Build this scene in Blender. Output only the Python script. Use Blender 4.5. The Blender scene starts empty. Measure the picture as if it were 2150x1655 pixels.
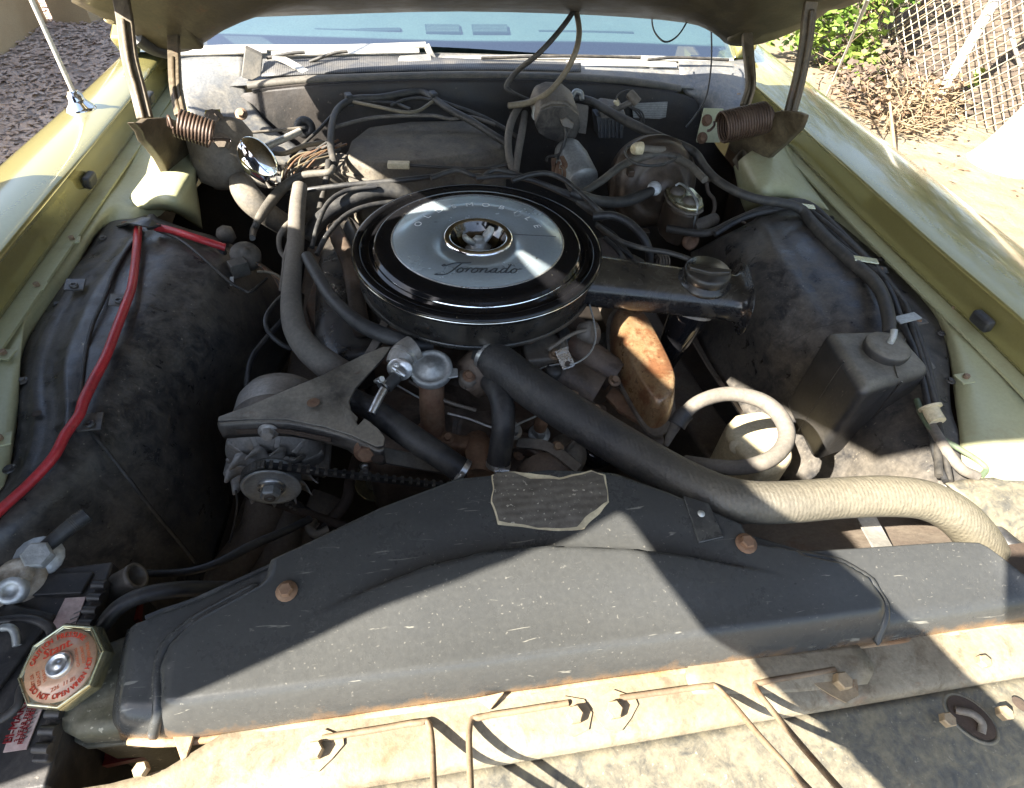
import bpy, bmesh, math, random
from mathutils import Vector as V, Matrix, noise
random.seed(7)
R_ = math.radians
sc = bpy.context.scene
col = sc.collection
Z0 = 0.95                      # height of the fender rims above the ground
# ------------------------------------------------------------------ camera
FPX, PITCH, YAW, ROLL = 1196.0, R_(46.26), R_(11.8), R_(4.29)
CAM = V((-0.14, 0.0, 0.5))     # relative to the rim plane
_hf = V((math.sin(YAW), math.cos(YAW), 0)); _r = V((math.cos(YAW), -math.sin(YAW), 0)); _u = V((0, 0, 1))
FW = _hf*math.cos(PITCH) - _u*math.sin(PITCH); _up = _hf*math.sin(PITCH) + _u*math.cos(PITCH)
RT = _r*math.cos(ROLL) + _up*math.sin(ROLL); UP = -_r*math.sin(ROLL) + _up*math.cos(ROLL)
cam = bpy.data.cameras.new('camera'); camo = bpy.data.objects.new('camera', cam); col.objects.link(camo)
camo.matrix_world = Matrix(((RT.x, UP.x, -FW.x, CAM.x), (RT.y, UP.y, -FW.y, CAM.y), (RT.z, UP.z, -FW.z, CAM.z+Z0), (0, 0, 0, 1)))
cam.sensor_width = 36.0; cam.lens = 36.0*FPX/2150.0; cam.clip_start = 0.01; cam.clip_end = 500
sc.camera = camo
# ------------------------------------------------------------------ sky, sun, exposure
LX, LY, LZ = 1.11, 0.38, -1.0                     # direction in which the sunlight travels
world = bpy.data.worlds.new('World'); sc.world = world; world.use_nodes = True
nt = world.node_tree; bg = nt.nodes['Background']; sky = nt.nodes.new('ShaderNodeTexSky')
sky.sky_type = 'NISHITA'; sky.sun_disc = False
sky.sun_elevation = R_(40.4); sky.sun_rotation = R_(251.1)
hs_ = nt.nodes.new('ShaderNodeHueSaturation'); hs_.inputs['Saturation'].default_value = .82
nt.links.new(sky.outputs[0], hs_.inputs['Color']); nt.links.new(hs_.outputs[0], bg.inputs[0]); bg.inputs[1].default_value = 0.086
sun = bpy.data.lights.new('sun', 'SUN'); sun.energy = 5.0; sun.angle = R_(0.5); sun.color = (1, 0.94, 0.84)
suno = bpy.data.objects.new('sun', sun); col.objects.link(suno)
suno.rotation_euler = V((LX, LY, LZ)).to_track_quat('-Z', 'Y').to_euler(); suno.location = (-4, -1, 5)
sc.view_settings.view_transform = 'Standard'; sc.view_settings.look = 'None'
sc.view_settings.gamma = 1.0; sc.view_settings.use_curve_mapping = False
sc.view_settings.exposure = 2.66
# ------------------------------------------------------------------ measuring helpers: photo measurements -> places in the bay
def ray(x, y): return FW + RT*((x-1075.0)/FPX) - UP*((y-827.5)/FPX)
def P(x, y, h):                                     # point at height h over the rim plane
    d = ray(x, y); p = CAM + d*((h-CAM.z)/d.z); return V((p.x, p.y, h+Z0))
def Y(x, y, yy):                                    # point at distance yy in front of the grille line
    d = ray(x, y); p = CAM + d*((yy-CAM.y)/d.y); return V((p.x, p.y, p.z+Z0))
def rp(p, r):                                       # size in metres of r units at point p
    return r*((p-V((CAM.x, CAM.y, CAM.z+Z0))).dot(FW))/FPX
# ------------------------------------------------------------------ mesh builder
def cr(pts, n):                                     # Catmull-Rom through points
    pts = [V(p) if not isinstance(p, V) else p for p in pts]
    if len(pts) < 3: return [pts[0].lerp(pts[-1], i/n) for i in range(n+1)]
    out = []
    for i in range(len(pts)-1):
        a = pts[i-1] if i else pts[0]*2-pts[1]; b = pts[i]; c = pts[i+1]
        d = pts[i+2] if i+2 < len(pts) else pts[-1]*2-pts[-2]
        for k in range(n):
            t = k/n
            out.append(.5*((2*b)+(c-a)*t+(2*a-5*b+4*c-d)*t*t+(3*b-a-3*c+d)*t**3))
    out.append(pts[-1]); return out
def crf(vals, n): return [v.x for v in cr([V((x, 0, 0)) for x in vals], n)]
class MB:
    def __init__(s): s.v = []; s.f = []; s.flat = set()
    def add(s, vs, fs, flat=False):
        o = len(s.v); s.v += [V(x) for x in vs]
        for f in fs:
            if flat: s.flat.add(len(s.f))
            s.f.append([i+o for i in f])
        return s
    def tube(s, pts, rad, n=10, sub=6, cap=True, flat=1.0, nrm=None, squash=None):
        ps = cr(pts, sub) if sub else [V(p) for p in pts]
        if isinstance(rad, (list, tuple)):
            rs = crf(list(rad), sub) if sub else list(rad)
            if len(rs) != len(ps): rs = [rad[0]+(rad[-1]-rad[0])*i/(len(ps)-1) for i in range(len(ps))]
        else: rs = [rad]*len(ps)
        vs = []; N = None
        for i, p in enumerate(ps):
            t = (ps[min(i+1, len(ps)-1)]-ps[max(i-1, 0)])
            if t.length < 1e-9: t = V((0, 0, 1))
            t.normalize()
            if N is None:
                N = V(nrm) if nrm else (V((0, 0, 1)) if abs(t.z) < .9 else V((1, 0, 0)))
            N = (N-t*N.dot(t)).normalized(); B = t.cross(N)
            for k in range(n):
                a = 2*math.pi*(k+.5)/n
                vs.append(p+(N*math.cos(a)*flat+B*math.sin(a))*rs[i])
        fs = []
        for i in range(len(ps)-1):
            for k in range(n): fs.append([i*n+k, i*n+(k+1) % n, (i+1)*n+(k+1) % n, (i+1)*n+k])
        s.add(vs, fs)
        if cap:
            m = len(ps)-1
            s.add([vs[k] for k in range(n)], [list(range(n))[::-1]], True)
            s.add([vs[m*n+k] for k in range(n)], [list(range(n))], True)
        return s
    def bar(s, pts, w, t, nrm, sub=4):                # rectangular bar along a path; w across, t along nrm
        ps = cr(pts, sub) if sub else [V(p) for p in pts]; vs = []
        for i, p in enumerate(ps):
            d = (ps[min(i+1, len(ps)-1)]-ps[max(i-1, 0)]).normalized(); N = V(nrm); N = (N-d*N.dot(d)).normalized(); B = d.cross(N)
            for a, b in ((-1, -1), (1, -1), (1, 1), (-1, 1)): vs.append(p+B*a*w/2+N*b*t/2)
        m = len(ps)
        fs = [[i*4+k, i*4+(k+1) % 4, i*4+4+(k+1) % 4, i*4+4+k] for i in range(m-1) for k in range(4)]
        fs += [[3, 2, 1, 0], [(m-1)*4+k for k in range(4)]]
        return s.add(vs, fs, True)
    def lathe(s, prof, c, ax=(0, 0, 1), n=48, up=None, sx=1.0, cap=True):
        ax = V(ax).normalized(); N = V(up) if up else (V((1, 0, 0)) if abs(ax.x) < .9 else V((0, 1, 0)))
        N = (N-ax*N.dot(ax)).normalized(); B = ax.cross(N); c = V(c); vs = []
        for r, h in prof:
            for k in range(n):
                a = 2*math.pi*k/n; vs.append(c+ax*h+(N*math.cos(a)*sx+B*math.sin(a))*r)
        fs = [[i*n+k, i*n+(k+1) % n, (i+1)*n+(k+1) % n, (i+1)*n+k] for i in range(len(prof)-1) for k in range(n)]
        s.add(vs, fs)
        for j in (0, len(prof)-1):
            if cap and prof[j][0] > 1e-5: s.add([vs[j*n+k] for k in range(n)], [list(range(n)) if j else list(range(n))[::-1]], True)
        return s
    def prism(s, pts, vec):
        pts = [V(p) for p in pts]; n = len(pts); vec = V(vec)
        vs = pts+[p+vec for p in pts]
        fs = [list(range(n)), list(range(2*n-1, n-1, -1))]+[[k, n+k, n+(k+1) % n, (k+1) % n] for k in range(n)]
        return s.add(vs, fs, True)
    def box(s, c, d, M=None):
        c = V(c); d = V(d)*.5; vs = []
        for z in (-1, 1):
            for x, y in ((-1, -1), (1, -1), (1, 1), (-1, 1)):
                q = V((x*d.x, y*d.y, z*d.z)); vs.append(c+(M @ q if M else q))
        return s.add(vs, [[3, 2, 1, 0], [4, 5, 6, 7], [0, 1, 5, 4], [1, 2, 6, 5], [2, 3, 7, 6], [3, 0, 4, 7]], True)
    def sheet(s, rows, nu=6, nv=6, fn=None):          # smooth surface through rows of control points
        a = [cr(r, nu) for r in rows]; m = len(a[0])
        colsp = [cr([a[j][i] for j in range(len(a))], nv) for i in range(m)]
        k = len(colsp[0]); vs = []
        for j in range(k):
            for i in range(m):
                p = colsp[i][j]; vs.append(fn(p, i/(m-1), j/(k-1)) if fn else p)
        return s.add(vs, [[j*m+i, j*m+i+1, (j+1)*m+i+1, (j+1)*m+i] for j in range(k-1) for i in range(m-1)])
    def hexbolt(s, c, ax, r, h=None, washer=True):
        h = h or r*.9; ax = V(ax).normalized()
        if washer: s.lathe([(r*1.55, 0), (r*1.55, r*.22), (r*.5, r*.25)], c, ax, 16)
        s.lathe([(r, r*.1), (r, h*.85), (r*.86, h), (r*.0001, h)], c, ax, 6)
        for q in range(len(s.f)-6*3-1, len(s.f)): s.flat.add(q)
        return s
def obj(name, mb, m, parent=None, bevel=0, solid=0, seg=2, auto=None, sub=0, recalc=True):
    me = bpy.data.meshes.new(name); base = parent_loc(parent) if parent else sum(mb.v, V((0, 0, 0)))/len(mb.v)
    me.from_pydata([tuple(p-base) for p in mb.v], [], mb.f)
    me.polygons.foreach_set('use_smooth', [i not in mb.flat for i in range(len(mb.f))])
    if recalc:
        b = bmesh.new(); b.from_mesh(me); bmesh.ops.recalc_face_normals(b, faces=b.faces); b.to_mesh(me); b.free()
    me.materials.append(m)
    o = bpy.data.objects.new(name, me); col.objects.link(o)
    if parent: o.parent = parent
    else: o.location = base
    if solid:
        q = o.modifiers.new('thickness', 'SOLIDIFY'); q.thickness = solid; q.offset = -1
    if sub:
        q = o.modifiers.new('smooth', 'SUBSURF'); q.levels = sub; q.render_levels = sub
    if bevel:
        q = o.modifiers.new('bevel', 'BEVEL'); q.width = bevel; q.segments = seg; q.limit_method = 'ANGLE'; q.angle_limit = R_(35); q.harden_normals = False
        me.polygons.foreach_set('use_smooth', [True]*len(mb.f))
        w = o.modifiers.new('normals', 'WEIGHTED_NORMAL'); w.keep_sharp = False
    return o
def parent_loc(o):
    l = V((0, 0, 0))
    while o: l += o.location; o = o.parent
    return l
def tag(o, label, cat, group=None):
    o['label'] = label; o['category'] = cat
    if group: o['group'] = group
    return o
def thing(name, label, cat, loc, group=None):
    o = bpy.data.objects.new(name, None); o.empty_display_size = .05; o.location = loc; col.objects.link(o)
    return tag(o, label, cat, group)
def copy_tree(o, parent=None, off=V((0, 0, 0))):
    c = o.copy(); col.objects.link(c)
    if parent: c.parent = parent
    else: c.location = o.location+off
    for ch in list(o.children): copy_tree(ch, c)
    return c
def wire(name, pts, r, m, label, cat='wire', group=None, n=8, sub=6, parent=None):
    """tube through measured points (x, y, h); r in the same measuring units"""
    ps = [P(*q[:3]) for q in pts]; rs = [rp(p, (q[3] if len(q) > 3 else r)) for p, q in zip(ps, pts)]
    o = obj(name, MB().tube(ps, rs, n, sub), m, parent)
    if not parent: tag(o, label, cat, group)
    return o
# ------------------------------------------------------------------ materials
def rgb(h, a=1): return (h[0], h[1], h[2], a)
MATS = {}
def mat(name, base, rough=.5, metal=0., var=None, dust=None, up=None, rust=None, speck=None, scratch=None, bump=(0, 0), scale=1., coat=0., spec=.5, trans=0., wave=None, rvar=.15, grain=.16, low=None, wb=None):
    """layered procedural surface: base colour, slow colour variation, dust, settled dust, rust patches, specks, scratches"""
    m = bpy.data.materials.new(name); m.use_nodes = True; nt = m.node_tree; N = nt.nodes; L = nt.links
    b = N['Principled BSDF']; tc = N.new('ShaderNodeTexCoord')
    mp = N.new('ShaderNodeMapping'); L.new(tc.outputs['Object'], mp.inputs[0]); mp.inputs['Scale'].default_value = (scale,)*3
    oi = N.new('ShaderNodeObjectInfo')
    off = N.new('ShaderNodeVectorMath'); off.operation = 'SCALE'; off.inputs[0].default_value = (17.3, 9.1, 23.7); L.new(oi.outputs['Random'], off.inputs['Scale']); L.new(off.outputs[0], mp.inputs['Location'])
    def noi(sc_, det=6, ro=.6, dist=0.):
        n = N.new('ShaderNodeTexNoise'); n.inputs['Scale'].default_value = sc_; n.inputs['Detail'].default_value = det; n.inputs['Roughness'].default_value = ro; n.inputs['Distortion'].default_value = dist
        L.new(mp.outputs[0], n.inputs['Vector']); return n.outputs[0]
    def ramp(x, lo, hi, hm=1.):
        r = N.new('ShaderNodeMapRange'); r.inputs[1].default_value = lo; r.inputs[2].default_value = hi; r.inputs[4].default_value = hm; L.new(x, r.inputs[0]); return r.outputs[0]
    def mul(x, y):
        r = N.new('ShaderNodeMath'); r.operation = 'MULTIPLY'; L.new(x, r.inputs[0])
        if isinstance(y, float): r.inputs[1].default_value = y
        else: L.new(y, r.inputs[1])
        return r.outputs[0]
    def mix(c1, c2, f):
        x = N.new('ShaderNodeMix'); x.data_type = 'RGBA'
        if isinstance(c1, tuple): x.inputs[6].default_value = rgb(c1)
        else: L.new(c1, x.inputs[6])
        x.inputs[7].default_value = rgb(c2); L.new(f, x.inputs[0]); return x.outputs[2]
    c = base; rmask = None
    if var: c = mix(c, var[0], ramp(noi(var[1], 5, .6), .35, .65, var[2] if len(var) > 2 else 1.))
    if wave:
        w = N.new('ShaderNodeTexWave'); w.inputs['Scale'].default_value = wave[1]; w.bands_direction = wave[3] if len(wave) > 3 else 'X'; w.inputs['Distortion'].default_value = wave[4] if len(wave) > 4 else 0; L.new(mp.outputs[0], w.inputs['Vector']); c = mix(c, wave[0], mul(w.outputs[1], float(wave[2])))
    if dust:
        f = ramp(noi(dust[2], 8, .7, .6), dust[3] if len(dust) > 3 else .42, dust[4] if len(dust) > 4 else .7, dust[1]); c = mix(c, dust[0], f); rmask = f
    if up:
        g = N.new('ShaderNodeNewGeometry'); sx = N.new('ShaderNodeSeparateXYZ'); L.new(g.outputs['Normal'], sx.inputs[0])
        f = mul(ramp(sx.outputs[2], .35, .95, up[1]), ramp(noi(up[2], 7, .65), .3, .62)); c = mix(c, up[0], f)
        if rmask is None: rmask = f
    if rust: c = mix(c, rust[0], ramp(noi(rust[2], 9, .72, .3), rust[3] if len(rust) > 3 else .55, rust[4] if len(rust) > 4 else .66, rust[1]))
    if speck: c = mix(c, speck[0], ramp(noi(speck[2], 3, .55), speck[3] if len(speck) > 3 else .66, (speck[3] if len(speck) > 3 else .66)+.04, speck[1]))
    if scratch:
        mp2 = N.new('ShaderNodeMapping'); L.new(tc.outputs['Object'], mp2.inputs[0]); mp2.inputs['Rotation'].default_value = (0, 0, scratch[3] if len(scratch) > 3 else .4); mp2.inputs['Scale'].default_value = (1, 9, 3)
        n = N.new('ShaderNodeTexNoise'); n.inputs['Scale'].default_value = scratch[2]; n.inputs['Detail'].default_value = 3; n.inputs['Distortion'].default_value = 1.2; L.new(mp2.outputs[0], n.inputs['Vector'])
        c = mix(c, scratch[0], ramp(n.outputs[0], .69, .73, scratch[1]))
    if low:
        so = N.new('ShaderNodeSeparateXYZ'); L.new(tc.outputs['Object'], so.inputs[0]); ad = N.new('ShaderNodeMath'); ad.operation = 'MULTIPLY_ADD'; L.new(noi(32, 7, .7), ad.inputs[0]); ad.inputs[1].default_value = low[3]; L.new(so.outputs[low[4] if len(low) > 4 else 2], ad.inputs[2])
        c = mix(c, low[0], ramp(ad.outputs[0], low[2], low[1]))
    if grain:
        gm_ = N.new('ShaderNodeMapRange'); gm_.inputs[1].default_value = .3; gm_.inputs[2].default_value = .7; gm_.inputs[3].default_value = 1-grain; gm_.inputs[4].default_value = 1+grain; L.new(noi(210, 3, .6), gm_.inputs[0])
        vm = N.new('ShaderNodeMix'); vm.data_type = 'RGBA'; vm.blend_type = 'MULTIPLY'; vm.inputs[0].default_value = 1.
        if isinstance(c, tuple): vm.inputs[6].default_value = rgb(c)
        else: L.new(c, vm.inputs[6])
        L.new(gm_.outputs[0], vm.inputs[7]); c = vm.outputs[2]
    if isinstance(c, tuple): b.inputs['Base Color'].default_value = rgb(c)
    else: L.new(c, b.inputs['Base Color'])
    rn = N.new('ShaderNodeMapRange'); rn.inputs[1].default_value = .3; rn.inputs[2].default_value = .7; rn.inputs[3].default_value = max(.02, rough-rvar*.5); rn.inputs[4].default_value = min(1, rough+rvar*.5); L.new(noi(14, 5), rn.inputs[0])
    if rmask is not None:
        mm = N.new('ShaderNodeMix'); L.new(rmask, mm.inputs[0]); L.new(rn.outputs[0], mm.inputs[2]); mm.inputs[3].default_value = .9; L.new(mm.outputs[0], b.inputs['Roughness'])
        if metal:
            m2 = N.new('ShaderNodeMath'); m2.operation = 'MULTIPLY_ADD'; L.new(rmask, m2.inputs[0]); m2.inputs[1].default_value = -metal; m2.inputs[2].default_value = metal; L.new(m2.outputs[0], b.inputs['Metallic'])
    else:
        L.new(rn.outputs[0], b.inputs['Roughness']); b.inputs['Metallic'].default_value = metal
    b.inputs['Specular IOR Level'].default_value = spec; b.inputs['Coat Weight'].default_value = coat; b.inputs['Coat Roughness'].default_value = .08
    b.inputs['Transmission Weight'].default_value = trans
    if bump[0]:
        hh = noi(bump[1], 6, .65)
        if wb:
            w2 = N.new('ShaderNodeTexWave'); w2.inputs['Scale'].default_value = wb[0]; w2.inputs['Distortion'].default_value = 1.; w2.inputs['Detail'].default_value = 1; w2.bands_direction = 'X'; L.new(mp.outputs[0], w2.inputs['Vector'])
            aa = N.new('ShaderNodeMath'); aa.operation = 'MULTIPLY_ADD'; L.new(w2.outputs[1], aa.inputs[0]); aa.inputs[1].default_value = wb[1]; L.new(hh, aa.inputs[2]); hh = aa.outputs[0]
        bn = N.new('ShaderNodeBump'); bn.inputs['Strength'].default_value = 1; bn.inputs['Distance'].default_value = bump[0]; L.new(hh, bn.inputs['Height']); L.new(bn.outputs[0], b.inputs['Normal'])
    MATS[name] = m; return m
TAN = (.34, .28, .19); DUST = (.20, .175, .135); RUST = (.16, .065, .028); GREASE = (.035, .026, .018)
paint = mat('gold_green_paint', (.32, .28, .105), .22, .5, coat=1., bump=(.00006, 120), rvar=.05, grain=.05); paint.node_tree.nodes['Principled BSDF'].inputs['Coat IOR'].default_value = 1.6
apron_m = mat('pale_green_apron_paint', (.37, .365, .215), .42, .0, grain=.06, var=((.37, .36, .2), 5, .7), dust=((.30, .25, .14), .55, 16, .5, .75), rust=((.2, .11, .04), .8, 30, .66, .74), bump=(.0006, 60))
hoodin = mat('olive_hood_underside_paint', (.062, .05, .026), .5, .1, var=((.042, .034, .018), 6), dust=((.15, .125, .075), .45, 20), rust=((.12, .055, .025), .7, 26, .62, .72), bump=(.0006, 70))
blackp = mat('satin_black_panel_paint', (.028, .029, .03), .32, .0, var=((.04, .04, .038), 30, .9), dust=((.17, .165, .14), .4, 50, .44, .78), speck=((.38, .36, .30), .5, 330, .68), bump=(.0003, 110), rvar=.2)
coverm = mat('black_cover_paint_with_rusted_foot', (.044, .045, .044), .28, .0, var=((.054, .054, .051), 3, .8), grain=.07, coat=0., spec=.3, dust=((.13, .125, .105), .10, 160, .46, .8), speck=((.24, .225, .19), .35, 300, .67), scratch=((.28, .265, .22), .5, 26, .5), low=((.18, .105, .05), -.006, .012, .055), bump=(.0002, 160), rvar=.14)
wheelm = mat('dusty_black_wheelhouse_paint', (.033, .032, .032), .31, .0, var=((.022, .022, .023), 3, .8), dust=((.15, .13, .104), .6, 40, .40, .70), rust=((.14, .12, .094), .6, 9, .46, .66), speck=((.24, .21, .16), .5, 200, .68), scratch=((.02, .02, .02), .5, 9, 1.1), bump=(.0007, 60), rvar=.22)
headm = mat('weathered_header_panel_paint', (.055, .054, .048), .45, .0, var=((.085, .08, .065), 7), dust=((.20, .17, .11), .8, 55, .36, .62), rust=((.16, .09, .045), .5, 20, .6, .72), speck=((.3, .27, .2), .5, 260, .66), bump=(.0006, 90))
ledgem = mat('sandy_rusted_ledge_paint', (.175, .14, .09), .6, .0, var=((.24, .205, .145), 11), dust=((.10, .072, .042), .65, 40, .5, .64), rust=((.2, .095, .045), .7, 18, .6, .7), speck=((.10, .07, .04), .5, 260, .68), bump=(.0008, 90))
rustedge = mat('rusty_panel_edge', (.24, .13, .06), .8, .0, var=((.40, .30, .18), 20), rust=((.12, .06, .03), .8, 40), bump=(.0012, 90))
rubber = mat('dusty_black_rubber', (.02, .02, .021), .48, 0, dust=((.13, .12, .10), .5, 26, .42, .75), bump=(.0003, 150))
rubberold = mat('faded_grey_rubber', (.05, .047, .04), .65, 0, var=((.085, .075, .06), 12), dust=((.16, .14, .11), .6, 24), bump=(.0005, 110))
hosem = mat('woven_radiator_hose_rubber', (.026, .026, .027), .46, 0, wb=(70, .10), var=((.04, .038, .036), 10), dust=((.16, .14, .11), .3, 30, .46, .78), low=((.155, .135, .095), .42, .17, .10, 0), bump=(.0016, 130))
boltc = mat('sandy_dust_coated_bolt', (.26, .20, .125), .6, .1, var=((.3, .22, .13), 60), rust=((.2, .1, .045), .7, 50, .58), bump=(.0004, 150))
rodm = mat('sandy_rusted_rod', (.15, .105, .065), .65, .1, var=((.22, .16, .1), 30), rust=((.15, .07, .03), .7, 40, .56), bump=(.0004, 120))
tanhose = mat('dust_coated_hose', (.12, .105, .086), .8, 0, var=((.17, .148, .118), 14), dust=((.09, .08, .07), .5, 30), bump=(.0006, 90))
wirem = mat('dusty_wire_sleeve', (.028, .026, .023), .55, 0, dust=((.11, .095, .075), .7, 34, .42, .75))
tanwire = mat('tan_rubber_tube', (.20, .16, .10), .6, 0, var=((.13, .11, .075), 20), bump=(.0004, 90))
redcab = mat('red_cable_insulation', (.50, .035, .04), .38, 0, var=((.36, .03, .035), 14), dust=((.25, .12, .1), .3, 50, .55, .75), bump=(.0006, 60))
greasy = mat('greasy_cast_iron', (.045, .033, .025), .5, .1, var=((.085, .055, .036), 9), dust=((.17, .13, .095), .75, 18, .42, .72), rust=((.09, .04, .02), .7, 14), bump=(.002, 40))
casti = mat('grey_brown_cast_metal', (.145, .125, .10), .55, .2, var=((.09, .075, .06), 14), dust=((.23, .20, .16), .7, 18), rust=((.13, .07, .035), .5, 22, .6), bump=(.0009, 70))
alum = mat('dirty_aluminium', (.34, .32, .29), .48, .55, var=((.25, .23, .2), 18), dust=((.2, .175, .14), .6, 30), bump=(.0006, 80))
brackm = mat('dusty_black_steel_bracket', (.03, .027, .025), .40, .2, up=((.24, .21, .16), .95, 12), dust=((.14, .12, .095), .6, 26, .42, .7), rust=((.12, .06, .035), .5, 20, .6), bump=(.0007, 70))
steel = mat('bright_zinc_steel', (.6, .6, .58), .3, .9, dust=((.25, .22, .18), .45, 60, .5), bump=(.0003, 120))
chrome = mat('chrome', (.8, .8, .8), .07, 1., rvar=.04)
galv = mat('dull_grey_zinc', (.42, .43, .41), .45, .6, var=((.3, .31, .3), 30), dust=((.25, .23, .2), .4, 40), bump=(.0004, 100))
rustm = mat('rusty_steel', (.12, .06, .035), .75, .2, var=((.2, .11, .06), 20), dust=((.23, .16, .1), .6, 40), bump=(.0008, 100))
boltm = mat('rusty_bolt_steel', (.22, .14, .09), .6, .4, var=((.30, .22, .14), 40), dust=((.12, .07, .045), .6, 70), bump=(.0004, 150))
springm = mat('brown_spring_steel', (.05, .03, .021), .45, .35, var=((.085, .05, .034), 20), dust=((.15, .115, .08), .4, 40), bump=(.0005, 90))
hingem = mat('brown_dusty_hinge_steel', (.08, .06, .034), .5, .15, var=((.05, .035, .02), 14), dust=((.21, .17, .105), .55, 22), rust=((.13, .06, .03), .6, 18, .58), bump=(.0008, 70))
gloss = mat('gloss_black_enamel', (.007, .007, .008), .07, 0, dust=((.05, .045, .04), .10, 60, .5, .8), coat=0., spec=.32, rvar=.05, speck=((.3, .28, .22), .5, 240, .72))
lidm = mat('dirty_black_enamel', (.016, .015, .014), .28, 0, dust=((.11, .09, .065), .55, 14, .45, .75), rust=((.09, .045, .02), .4, 26, .62), bump=(.0004, 70))
snorkm = mat('dusty_topped_black_enamel', (.014, .014, .015), .2, 0, up=((.085, .072, .052), .8, 12), dust=((.1, .085, .065), .4, 40, .5, .75), rust=((.12, .06, .03), .5, 24, .64), bump=(.0004, 80))
disc = mat('brushed_foil_disc', (.40, .47, .51), .24, .5, var=((.35, .415, .45), 10, .5), speck=((.07, .065, .06), .8, 60, .70), rvar=.1, grain=.06)
goldp = mat('rusted_gold_enamel', (.26, .15, .07), .28, .35, var=((.33, .23, .12), 8), rust=((.17, .065, .028), .85, 16, .48, .58), speck=((.06, .03, .018), .7, 150, .64), dust=((.3, .24, .15), .35, 30), coat=.3, bump=(.0005, 80))
plast = mat('black_bottle_plastic', (.02, .019, .018), .5, 0, up=((.26, .235, .18), .85, 7), dust=((.07, .06, .05), .6, 12), scratch=((.2, .17, .13), .5, 18, .9), bump=(.0005, 60))
whitep = mat('yellowed_white_plastic', (.62, .54, .36), .45, 0, var=((.5, .4, .23), 16, .6), dust=((.35, .27, .15), .4, 30))
batt = mat('black_battery_plastic', (.022, .020, .019), .5, 0, dust=((.10, .085, .07), .6, 40, .45, .75), speck=((.3, .25, .2), .4, 260, .7), bump=(.0004, 120))
lead = mat('oxidised_lead', (.42, .36, .28), .65, .2, var=((.3, .24, .17), 60), dust=((.55, .5, .42), .6, 90), bump=(.0012, 120))
leadw = mat('pale_lead_clamp', (.52, .53, .52), .42, .5, var=((.4, .4, .38), 60), bump=(.001, 110))
brass = mat('tarnished_brass', (.13, .115, .07), .55, .2, var=((.08, .075, .05), 22), dust=((.20, .18, .13), .75, 30, .42, .68), speck=((.42, .38, .28), .7, 200, .65), bump=(.001, 70))
yzinc = mat('yellow_zinc_plate', (.56, .55, .40), .25, .9, var=((.5, .46, .28), 30), rvar=.12)
fibre = mat('grey_brown_fibreboard', (.10, .09, .075), .8, 0, var=((.15, .13, .10), 9), dust=((.24, .20, .14), .7, 16, .45, .7), rust=((.07, .05, .035), .6, 30, .58), bump=(.0015, 60))
cowlm = mat('grey_primer_cowl_metal', (.14, .14, .135), .42, .1, var=((.08, .083, .088), 6), dust=((.32, .28, .21), .5, 24), rust=((.2, .12, .07), .5, 30, .64), bump=(.0009, 60))
fwm = mat('black_firewall_paint', (.014, .013, .012), .6, 0, var=((.028, .022, .018), 7), dust=((.06, .048, .035), .6, 14, .45, .78), speck=((.16, .13, .1), .4, 110, .69), bump=(.001, 50))
screenm = mat('black_ribbed_screen', (.02, .02, .022), .45, 0, wave=((.10, .10, .10), 62, .7), dust=((.16, .14, .11), .4, 14))
trimm = mat('weathered_pale_trim', (.62, .60, .54), .35, .5, var=((.45, .42, .36), 9), dust=((.35, .28, .2), .5, 40, .52))
dashm = mat('pale_teal_dashboard', (.15, .20, .19), .6, 0, var=((.12, .17, .165), 6))
ventm = mat('dark_teal_vent', (.03, .06, .06), .5, 0)
paper = mat('aged_label_paper', (.52, .42, .36), .6, 0, var=((.45, .3, .27), 30), rust=((.2, .12, .1), .6, 60, .6), bump=(.0002, 90))
redink = mat('red_ink', (.42, .03, .035), .6, 0); dkink = mat('dark_grey_ink', (.09, .085, .08), .6, 0, var=((.2, .18, .16), 60))
capdisc = mat('tan_cap_print', (.52, .29, .165), .35, .1, var=((.46, .29, .19), 20), coat=.3)
capred = mat('cap_red_ink', (.60, .06, .025), .4, 0); capred2 = mat('cap_orange_ink', (.55, .14, .05), .4, 0)
foil = mat('worn_grey_foil_sticker', (.07, .06, .048), .5, .15, wave=((.13, .115, .09), 36, .5, 'Y', 3.), dust=((.16, .14, .11), .6, 44, .42, .72), speck=((.42, .38, .3), .7, 230, .64), bump=(.0005, 120))
cream = mat('torn_cream_paper', (.55, .47, .30), .7, 0, var=((.4, .34, .22), 40))
signm = mat('grey_data_plate', (.20, .20, .19), .45, .3, wave=((.36, .36, .34), 60, .5, 'Z', 2.), dust=((.12, .11, .1), .5, 60))
dark = mat('dark_frame_steel', (.024, .018, .014), .8, 0, var=((.055, .034, .022), 7), dust=((.09, .065, .045), .6, 12), bump=(.002, 30))
brown = mat('muddy_brown_steel', (.11, .085, .064), .75, 0, var=((.13, .10, .075), 8), dust=((.2, .165, .12), .6, 18), rust=((.1, .045, .02), .5, 15, .58), bump=(.0014, 45))
redpaint = mat('old_red_paint', (.22, .02, .015), .5, 0, var=((.1, .015, .012), 20))
amber = mat('amber_lens', (.5, .2, .03), .2, 0)
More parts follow.
